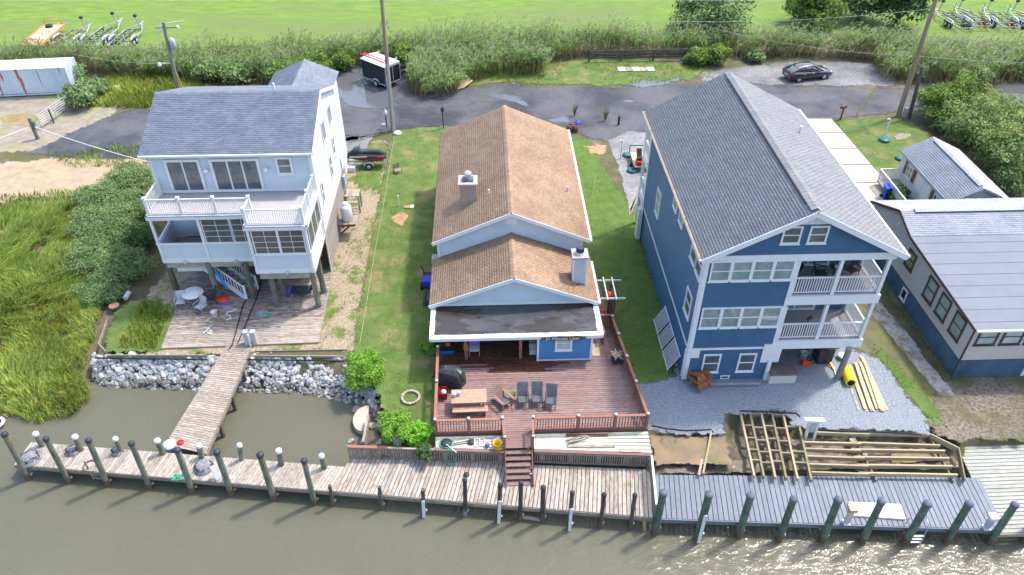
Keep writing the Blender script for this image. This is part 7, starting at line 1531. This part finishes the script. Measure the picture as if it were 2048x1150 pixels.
# ------------------------------------------------------------------ vegetation
def in_poly(x, y, poly):
    r = np.zeros(len(x), bool); n = len(poly)
    for i in range(n):
        (x0_, y0_), (x1_, y1_) = poly[i][:2], poly[(i+1) % n][:2]
        c = ((y0_ > y) != (y1_ > y)) & (x < (x1_-x0_)*(y-y0_)/((y1_-y0_) + 1e-12) + x0_); r ^= c
    return r
def scatter(poly, dens, patch=None):
    P = np.array([p[:2] for p in poly]); lo, hi = P.min(0), P.max(0); n = int(dens * (hi-lo).prod())
    x, y = RNG.uniform(lo[0], hi[0], n), RNG.uniform(lo[1], hi[1], n); k = in_poly(x, y, poly)
    if patch is not None: k &= patch(x, y)
    return x[k], y[k]
def blades(x, y, z, h, w, lean, bend=.5, dirs=None):
    """five-point bent blades -> vertices, triangles"""
    n = len(x); a = RNG.uniform(0, 2*np.pi, n); dx, dy = np.cos(a), np.sin(a)
    sw = fbm(x, y, .33)*.35; lx = (lean[0] + sw)*h + RNG.normal(0, .2, n)*h; ly = (lean[1] + .3*fbm(y, x, .4))*h + RNG.normal(0, .2, n)*h
    V = np.empty((n, 5, 3)); hw = w/2
    V[:, 0] = np.stack([x-dx*hw, y-dy*hw, z], 1); V[:, 1] = np.stack([x+dx*hw, y+dy*hw, z], 1)
    V[:, 2] = np.stack([x+lx*.35+dx*hw*.9, y+ly*.35+dy*hw*.9, z+h*.6], 1); V[:, 3] = np.stack([x+lx*.35-dx*hw*.9, y+ly*.35-dy*hw*.9, z+h*.6], 1)
    V[:, 4] = np.stack([x+lx, y+ly, z+h*(1-bend*.15)], 1)
    b_ = np.arange(n)[:, None]*5; F = np.concatenate([b_+np.array([[0,1,2]]), b_+np.array([[0,2,3]]), b_+np.array([[3,2,4]])])
    return V.reshape(-1, 3), F
def ground_z(x, y): return land_z(x, y)
def grass(name, poly, dens, h, w, mat, label, cat='grass', lean=(.12, -.1), patch=None, parent=None, clump=0):
    x, y = scatter(poly, dens, patch)
    if clump: 
        k = clump; x = np.repeat(x, k) + RNG.normal(0, .07, len(x)*k); y = np.repeat(y, k) + RNG.normal(0, .07, len(y)*k)
    z = ground_z(x, y); hh = RNG.uniform(h[0], h[1], len(x)) * (1 + .25*fbm(x, y, .6)); V, F = blades(x, y, z-.02, hh, RNG.uniform(w*.7, w*1.3, len(x)), lean)
    return np_mesh(name, V, F, mat, parent, label=label, cat=cat, kind='stuff')
def PX(*q, z=0): return [tuple(at(a, b, z))[:2] for a, b in q]
marsh = [(-60,29.9),(-40,30.0),(-30,29.8),(-27,29.1),(-24.6,28.2),(-22.8,28.9),(-22.6,30.2),(-23.6,31.6),(-23.6,34.5),(-24.3,37.5),(-26.5,41),(-27.2,44.5),(-29,48),(-36,47.8),(-60,46)]
gap = lambda x, y: fbm(x, y, .8) > -.75
grass('marsh_grass', marsh, 34, (.5, 1.0), .034, l_marsh, 'tall yellow-green marsh grass along the creek', lean=(.22, -.2), clump=9, patch=gap)
grass('marsh_grass', marsh, 11, (.45, .85), .034, l_marsh2, 'brighter yellow marsh grass in patches along the creek', lean=(.22, -.2), patch=lambda x, y: fbm(x, y, .45) > .1, clump=8)
grass('marsh_grass', marsh, 10, (.3, .6), .04, l_reed2, 'dead straw standing between the marsh grass', lean=(.3, -.1), clump=4)
grass('bed_grass', PX((213,694),(235,625),(262,606),(316,604),(345,625),(326,650),(316,698)), 110, (.25, .55), .045, l_meadow, 'bright yellow-green grass in the bed beside the grey deck', clump=2)
grass('bank_grass', [(-60,46),(-36,47.6),(-29.5,48.6),(-27,49.6),(-24,50.4),(-27,51.2),(-31,50.3),(-38,49.4),(-60,48.6)], 30, (.3, .6), .05, l_weed, 'low green grass between marsh and sand', clump=2)
grass('track_weeds', [(-33,53.8),(-22,53.6),(-20.3,51),(-20.3,56),(-24,57.4),(-31,57.2),(-36,56)], 22, (.2, .6), .05, l_weed, 'weeds between sand and gravel road', patch=lambda x, y: fbm(x, y, .5) > -.15, clump=2)
grass('meadow_grass', PX((168,214),(300,216),(345,196),(430,182),(380,160),(300,150),(220,152),(180,175)), 45, (.3, .75), .06, l_meadow, 'yellow-green meadow grass behind the gravel road', clump=2)
for nm, pl, dn in (('turf_blades', [(-8.0,59.2),(-3.3,59.6),(-3.3,33),(-3.1,25),(-5.2,25),(-6.2,28.6),(-7.7,31),(-8.0,34)], 70), ('turf_blades', [(6.1,57.5),(8.6,56.9),(8.9,53),(10.3,46),(10.3,31),(9.6,28.9),(7.4,28.7),(6.2,33)], 70), ('turf_blades', PX((1672,244),(1800,237),(1868,290),(1800,345),(1782,360),(1740,330),(1700,285)), 40)):
    grass(nm, pl, dn, (.05, .11), .04, l_weed, 'short uneven turf blades of the lawn', lean=(.1, 0), patch=lambda x, y: fbm(x, y, 1.2) > -.55)
grass('verge_weeds', [(-20.5,32),(-8,32.1),(-8.1,33.4),(-9.6,34),(-10.1,32.6),(-19,32.5),(-19.2,39),(-21,39)], 40, (.08, .25), .035, l_weed, 'small weeds sprouting through the pebbles near the grey deck', patch=lambda x, y: fbm(x, y, 1.5) > .1)
grass('verge_weeds', [(-10.2,33),(-8.1,33),(-8.1,57.5),(-10.2,57)], 60, (.06, .2), .035, l_weed, 'small weeds in the pebble strip beside the stilt house', patch=lambda x, y: fbm(x, y, 1.1) > .05)
grass('verge_weeds', [(19.6,37),(21.9,30.5),(22.4,26),(23.4,25),(23.3,28),(22.4,31),(20.6,36)], 70, (.08, .25), .04, l_weed, 'green weeds along the gravel edge right of the navy house', patch=lambda x, y: fbm(x, y, 1.0) > -.2)
grass('verge_weeds', [(-3,67.6),(22,68.2),(22,73),(-3,73)], 25, (.1, .35), .05, l_weed, 'weeds on the turf beyond the road', patch=lambda x, y: fbm(x, y, .5) > -.1)
# reeds
def reeds(name, poly, dens, h, label):
    x, y = scatter(poly, dens); z = ground_z(x, y); n = len(x); hh = RNG.uniform(h[0], h[1], n) * (1 + .18*fbm(x, y, .35)); lean = (.16, -.05)
    V, F = blades(x, y, z, hh, np.full(n, .05), lean, 0); top = np.stack([V[4::5, 0], V[4::5, 1], V[4::5, 2]], 1)
    Ls = []; k = 9; base = np.stack([x, y, z], 1)
    t = RNG.uniform(.3, .98, (n, k)); ang = RNG.normal(.3, 1.3, (n, k)); L = RNG.uniform(.35, .75, (n, k)); off = 0
    mid = np.stack([x + .35*(top[:, 0]-x), y + .35*(top[:, 1]-y), z + .6*hh], 1)
    q = np.where(t[..., None] < .6, base[:, None] + (mid-base)[:, None]*(t/.6)[..., None], mid[:, None] + (top-mid)[:, None]*((t-.6)/.4)[..., None]).reshape(-1, 3)
    ang, L = ang.ravel(), L.ravel(); d = np.stack([np.cos(ang), np.sin(ang), np.zeros_like(ang)], 1); w = RNG.uniform(.05, .09, len(L))[:, None]
    side = np.stack([-d[:, 1], d[:, 0], RNG.uniform(-.5, .5, len(L))], 1); up_ = np.array([0, 0, 1.0])
    m = q + d*L[:, None]*.5 + up_*(L*RNG.uniform(.1, .4, len(L)))[:, None]; e = q + d*L[:, None] + up_*(L*RNG.uniform(-.25, .3, len(L)))[:, None]
    LV = np.stack([q, m + side*w*.5, e, m - side*w*.5], 1).reshape(-1, 3); LFc = np.arange(len(q)*4).reshape(-1, 4)
    o = np_mesh(name, LV, LFc, l_reed, None, label=label, cat='reeds', kind='stuff')
    np_mesh('reed_stems', V, F, l_reed2, o, kind='stuff')
    s = RNG.random(n) < .45; p = top[s]; m_ = len(p); dx = RNG.normal(.18, .08, (m_, 1)); wv = RNG.uniform(.05, .09, (m_, 1)); aa = RNG.uniform(0, 6.3, m_); sd_ = np.stack([np.cos(aa), np.sin(aa), np.zeros(m_)], 1)
    pv = np.stack([p - [0, 0, .1], p + sd_*wv + [0, 0, .12] + dx*[.4, -.1, 0], p + np.concatenate([dx, -dx*.2, np.full((m_, 1), .32)], 1), p - sd_*wv + [0, 0, .12] + dx*[.4, -.1, 0]], 1).reshape(-1, 3)
    np_mesh('reed_plumes', pv, np.arange(m_*4).reshape(-1, 4), l_plume, o, kind='stuff')
reeds('reed_bed', PX((-160,142),(165,142),(230,152),(330,158),(420,164),(540,170),(680,132),(690,106),(560,110),(430,124),(330,132),(170,126),(-160,126)), 17, (1.5, 2.7), 'tall reed bed behind the container and the stilt house')
reeds('reed_bed', PX((690,132),(830,124),(1100,126),(1170,116),(1440,112),(1480,118),(1600,114),(1745,124),(1755,160),(1830,168),(2048,166),(2250,160),(2250,116),(2048,116),(1900,118),(1800,108),(1600,98),(1350,98),(900,98),(690,104)), 15, (1.6, 3.0), 'tall reed bed along the far side of the road')
reeds('reed_bed', PX((812,184),(840,196),(905,192),(935,164),(1000,152),(1090,152),(1090,126),(830,124),(812,150)), 15, (1.7, 2.5), 'leaning reed clump beside the cargo trailer')
# shrubs and trees
def leaf_cloud(centers, radii, n, size, mat, name, parent, flat=.35, up_bias=.4):
    C_ = np.array(centers); Rr = np.array(radii); wgt = (Rr[:, 0]*Rr[:, 1]); k = RNG.choice(len(C_), n, p=wgt/wgt.sum())
    d = RNG.normal(size=(n, 3)); d /= np.linalg.norm(d, axis=1)[:, None]; d[:, 2] = np.where(d[:, 2] < -.35, -d[:, 2], d[:, 2])
    r = RNG.uniform(.45, 1.0, n)**.55 * RNG.choice([1, 1, 1, 1.12, 1.22], n); P_ = C_[k] + d*Rr[k]*r[:, None]
    nr = d + RNG.normal(0, .55, (n, 3)) + [0, 0, up_bias]; nr /= np.linalg.norm(nr, axis=1)[:, None]
    t = np.cross(nr, RNG.normal(size=(n, 3))); t /= np.linalg.norm(t, axis=1)[:, None] + 1e-9; b_ = np.cross(nr, t)
    s = RNG.uniform(size*.6, size*1.4, n)[:, None]
    V = np.stack([P_ - t*s, P_ - b_*s*.55, P_ + t*s, P_ + b_*s*.55], 1).reshape(-1, 3)
    return np_mesh(name, V, np.arange(n*4).reshape(-1, 4), mat, parent, kind=None)
def shrub(q, r, h, n, label, mat, size=.10, name='shrub', cat='shrub', group=None, lumps=15, trunk=.06, low=.15, z=None, bare=0.0):
    p = at(*q); p.z = float(land_z(np.array([p.x]), np.array([p.y]))[0]) if z is None else z
    P = thing(name, label, cat, p, 0, group); cs, rs = [], []
    for k in range(lumps):
        a = 2*math.pi*k/lumps + random.uniform(-.4, .4); d = r*random.uniform(.3, .82) if k else 0; lr = r*random.uniform(.24, .46); zz = bare + (h - bare)*random.uniform(low + .15, .78)
        cs.append((p.x + d*math.cos(a), p.y + d*math.sin(a), p.z + zz)); rs.append((lr, lr, min(lr*random.uniform(.7, 1.0), (h-bare)*.36)))
    cs.append((p.x, p.y, p.z + bare + (h-bare)*.74)); rs.append((r*.5, r*.5, (h-bare)*.28)); cs.append((p.x, p.y, p.z + bare + (h-bare)*.35)); rs.append((r*.8, r*.8, (h-bare)*.34))
    for k in range(10):
        a = random.uniform(0, 6.3); d = r*random.uniform(.2, .95); cs.append((p.x + d*math.cos(a), p.y + d*math.sin(a), p.z + bare + (h-bare)*(1.0 - .42*(d/r)**2)*random.uniform(.9, 1.06))); rs.append((r*.13, r*.13, h*.14))
    leaf_cloud(cs, rs, n, size, mat, 'crown', P)
    mb = MB(); mb.tube([p - UP*.1, p + UP*(h*.3) + Vector((random.uniform(-.1, .1), 0, 0)), p + UP*h*.6], [trunk*1.6, trunk*1.2, trunk*.6], 7)
    for c in cs[:6]: mb.tube([p + UP*h*random.uniform(.1, .35), (p + Vector(c))/2 + UP*.1, Vector(c)], [trunk*.8, trunk*.5, trunk*.2], 5)
    mb.build('trunk', l_trunk, P); return P
g = 'shrub thicket left of the stilt house'
for i, (q, r, h, lb) in enumerate((((262,372),1.7,1.9,'farthest shrub of the thicket, under the balcony roof corner'), ((298,372),1.2,1.7,'small shrub between the balcony corner and the thicket'), ((222,402),1.9,1.8,'broad shrub on the marsh side at the far end of the thicket'), ((285,430),1.6,2.2,'shrub nearest the stilt house porch in the thicket'), ((200,455),1.9,1.8,'marsh-side shrub in the middle of the thicket'), ((245,478),2.0,2.5,'largest rounded shrub at the centre of the thicket'), ((286,490),1.3,1.9,'darker shrub beside the left porch pile'), ((196,522),1.8,1.8,'marsh-side shrub low in the thicket'), ((240,548),1.9,2.2,'dense shrub above the drain pipe'), ((205,585),1.5,1.5,'nearest shrub of the thicket, close to the mud'), ((180,490),1.0,1.0,'small low shrub at the marsh edge of the thicket'))):
    shrub(q, r*1.05, h*.75, 9500 if r > 1.4 else 5000, lb, l_dark if i == 6 else l_shrub, .058, group=g)
shrub((730,752), 1.3, 1.9, 10000, 'large round bright shrub over the right rock bank', l_bright, .058)
shrub((798,872), 1.0, 1.35, 7000, 'bright shrub beside the fire ring above the picket fence', l_bright, .055); shrub((838,880), .68, 1.0, 2200, 'small vivid green shrub at the red deck corner', LF('vivid_leaf', (.08,.22,.015), (.13,.28,.02)), .07)
shrub((760,828), .35, .4, 500, 'little blue-green plant among the shore slabs', LF('blue_green_leaf', (.08,.16,.09), (.12,.2,.12)), .07, 'small_plant', 'plant', lumps=4, trunk=.02); shrub((746,868), .35, .35, 500, 'little yellow-green plant beside the timber wall', l_olive, .07, 'small_plant', 'plant', lumps=4, trunk=.02); shrub((735,908), .45, .4, 600, 'low grey-green plant behind the picket fence cap', LF('grey_plant_leaf', (.12,.2,.1), (.17,.24,.14)), .07, 'small_plant', 'plant', lumps=4, trunk=.02)
shrub((864,700), .6, .7, 900, 'leafy hosta at the left end of the porch', l_bright, .11, 'leafy_plant', 'plant', lumps=5, trunk=.02); shrub((850,905), .6, .8, 900, 'dark leafy plant below the red deck corner', l_dark, .08, 'leafy_plant', 'plant', lumps=5, trunk=.02)
for q, r, h, n, lb, mt in (((1866,240),2.1,2.9,5200,'vivid evergreen shrub beside the leaning pole',l_ever), ((1905,232),2.0,3.6,4800,'vivid evergreen shrub rising behind the leaning pole shrub',l_ever), ((1935,214),1.8,3.6,4200,'feathery cedar at the road edge right of the evergreens',l_cedar), ((1880,262),1.2,1.2,1800,'dark spiky plant at the lawn edge under the evergreens',l_dark), ((1945,300),2.9,4.2,8000,'feathery cedar behind the garden shed roof',l_cedar), ((1990,278),2.6,3.8,6500,'broad cedar at mid height of the right thicket',l_cedar), ((2040,300),2.8,3.6,6500,'pale cedar at the right edge below the road',l_olive), ((1990,345),2.4,4.0,6500,'cedar standing behind the shed ridge',l_cedar), ((2035,385),2.6,3.6,6000,'dark green cedar at the right edge above the cottage roof',l_shrub), ((2085,340),2.8,4.0,5000,'cedar mostly cut off by the right picture edge',l_cedar), ((1915,285),1.4,2.0,2400,'low dark cedar at the foot of the right thicket',l_shrub)):
    shrub(q, r, h, n, lb, mt, .10, 'cedar_tree' if h > 3 else 'shrub', 'tree' if h > 3 else 'shrub', 'trees behind the garden shed', 11, .1, .1)
shrub((1792,402), .9, 1.2, 2200, 'dark shrub under the shed ramp beside the blue bin', l_dark, .08)
g = 'bushes along the reed beds'
for q, r, h, lb in (((168,214),1.6,2.0,'grey-green bush at the container corner'), ((150,170),1.5,2.2,'bush behind the end of the container'), ((195,190),1.2,1.5,'low bush right of the container'), ((575,168),1.8,2.0,'green bush behind the rear wing roof'), ((640,148),1.7,2.0,'green bush between the rear wing and cargo trailer'), ((690,138),1.4,1.8,'bush at the far corner of the puddle'), ((812,138),1.5,2.4,'bush behind the cargo trailer'), ((1395,128),1.4,1.5,'left bush in front of the rail fence end'), ((1428,127),1.5,1.7,'right bush in front of the rail fence end'), ((1507,122),1.0,1.1,'small bush at the gravel lot edge'), ((480,166),1.8,1.9,'bush behind the slate roof ridge'), ((420,160),1.6,1.9,'bush right of the transformer pole')):
    shrub(q, r, h, 2600, lb, l_ever if r > 1.3 and q[0] > 500 else l_shrub, .12, group=g)
shrub((1412,72), 4.4, 5.0, 10000, 'broad leafy tree standing at the edge of the mown field', l_shrub, .17, 'field_tree', 'tree', None, 20, .16, .1, bare=.3)
shrub((1622,52), 3.6, 4.4, 7000, 'leafy bush mass at the top edge right of the field tree', l_ever, .17, 'field_tree', 'tree', None, 12, .14, .1); shrub((1715,40), 3.0, 4.4, 6000, 'dark leafy tree between the bush mass and the leaning pole', l_shrub, .17, 'field_tree', 'tree', None, 12, .14, .1); shrub((1790,52), 3.6, 5.4, 8000, 'dark tree touching the leaning pole at the top edge', l_dark, .17, 'field_tree', 'tree', None, 13, .16, .1)
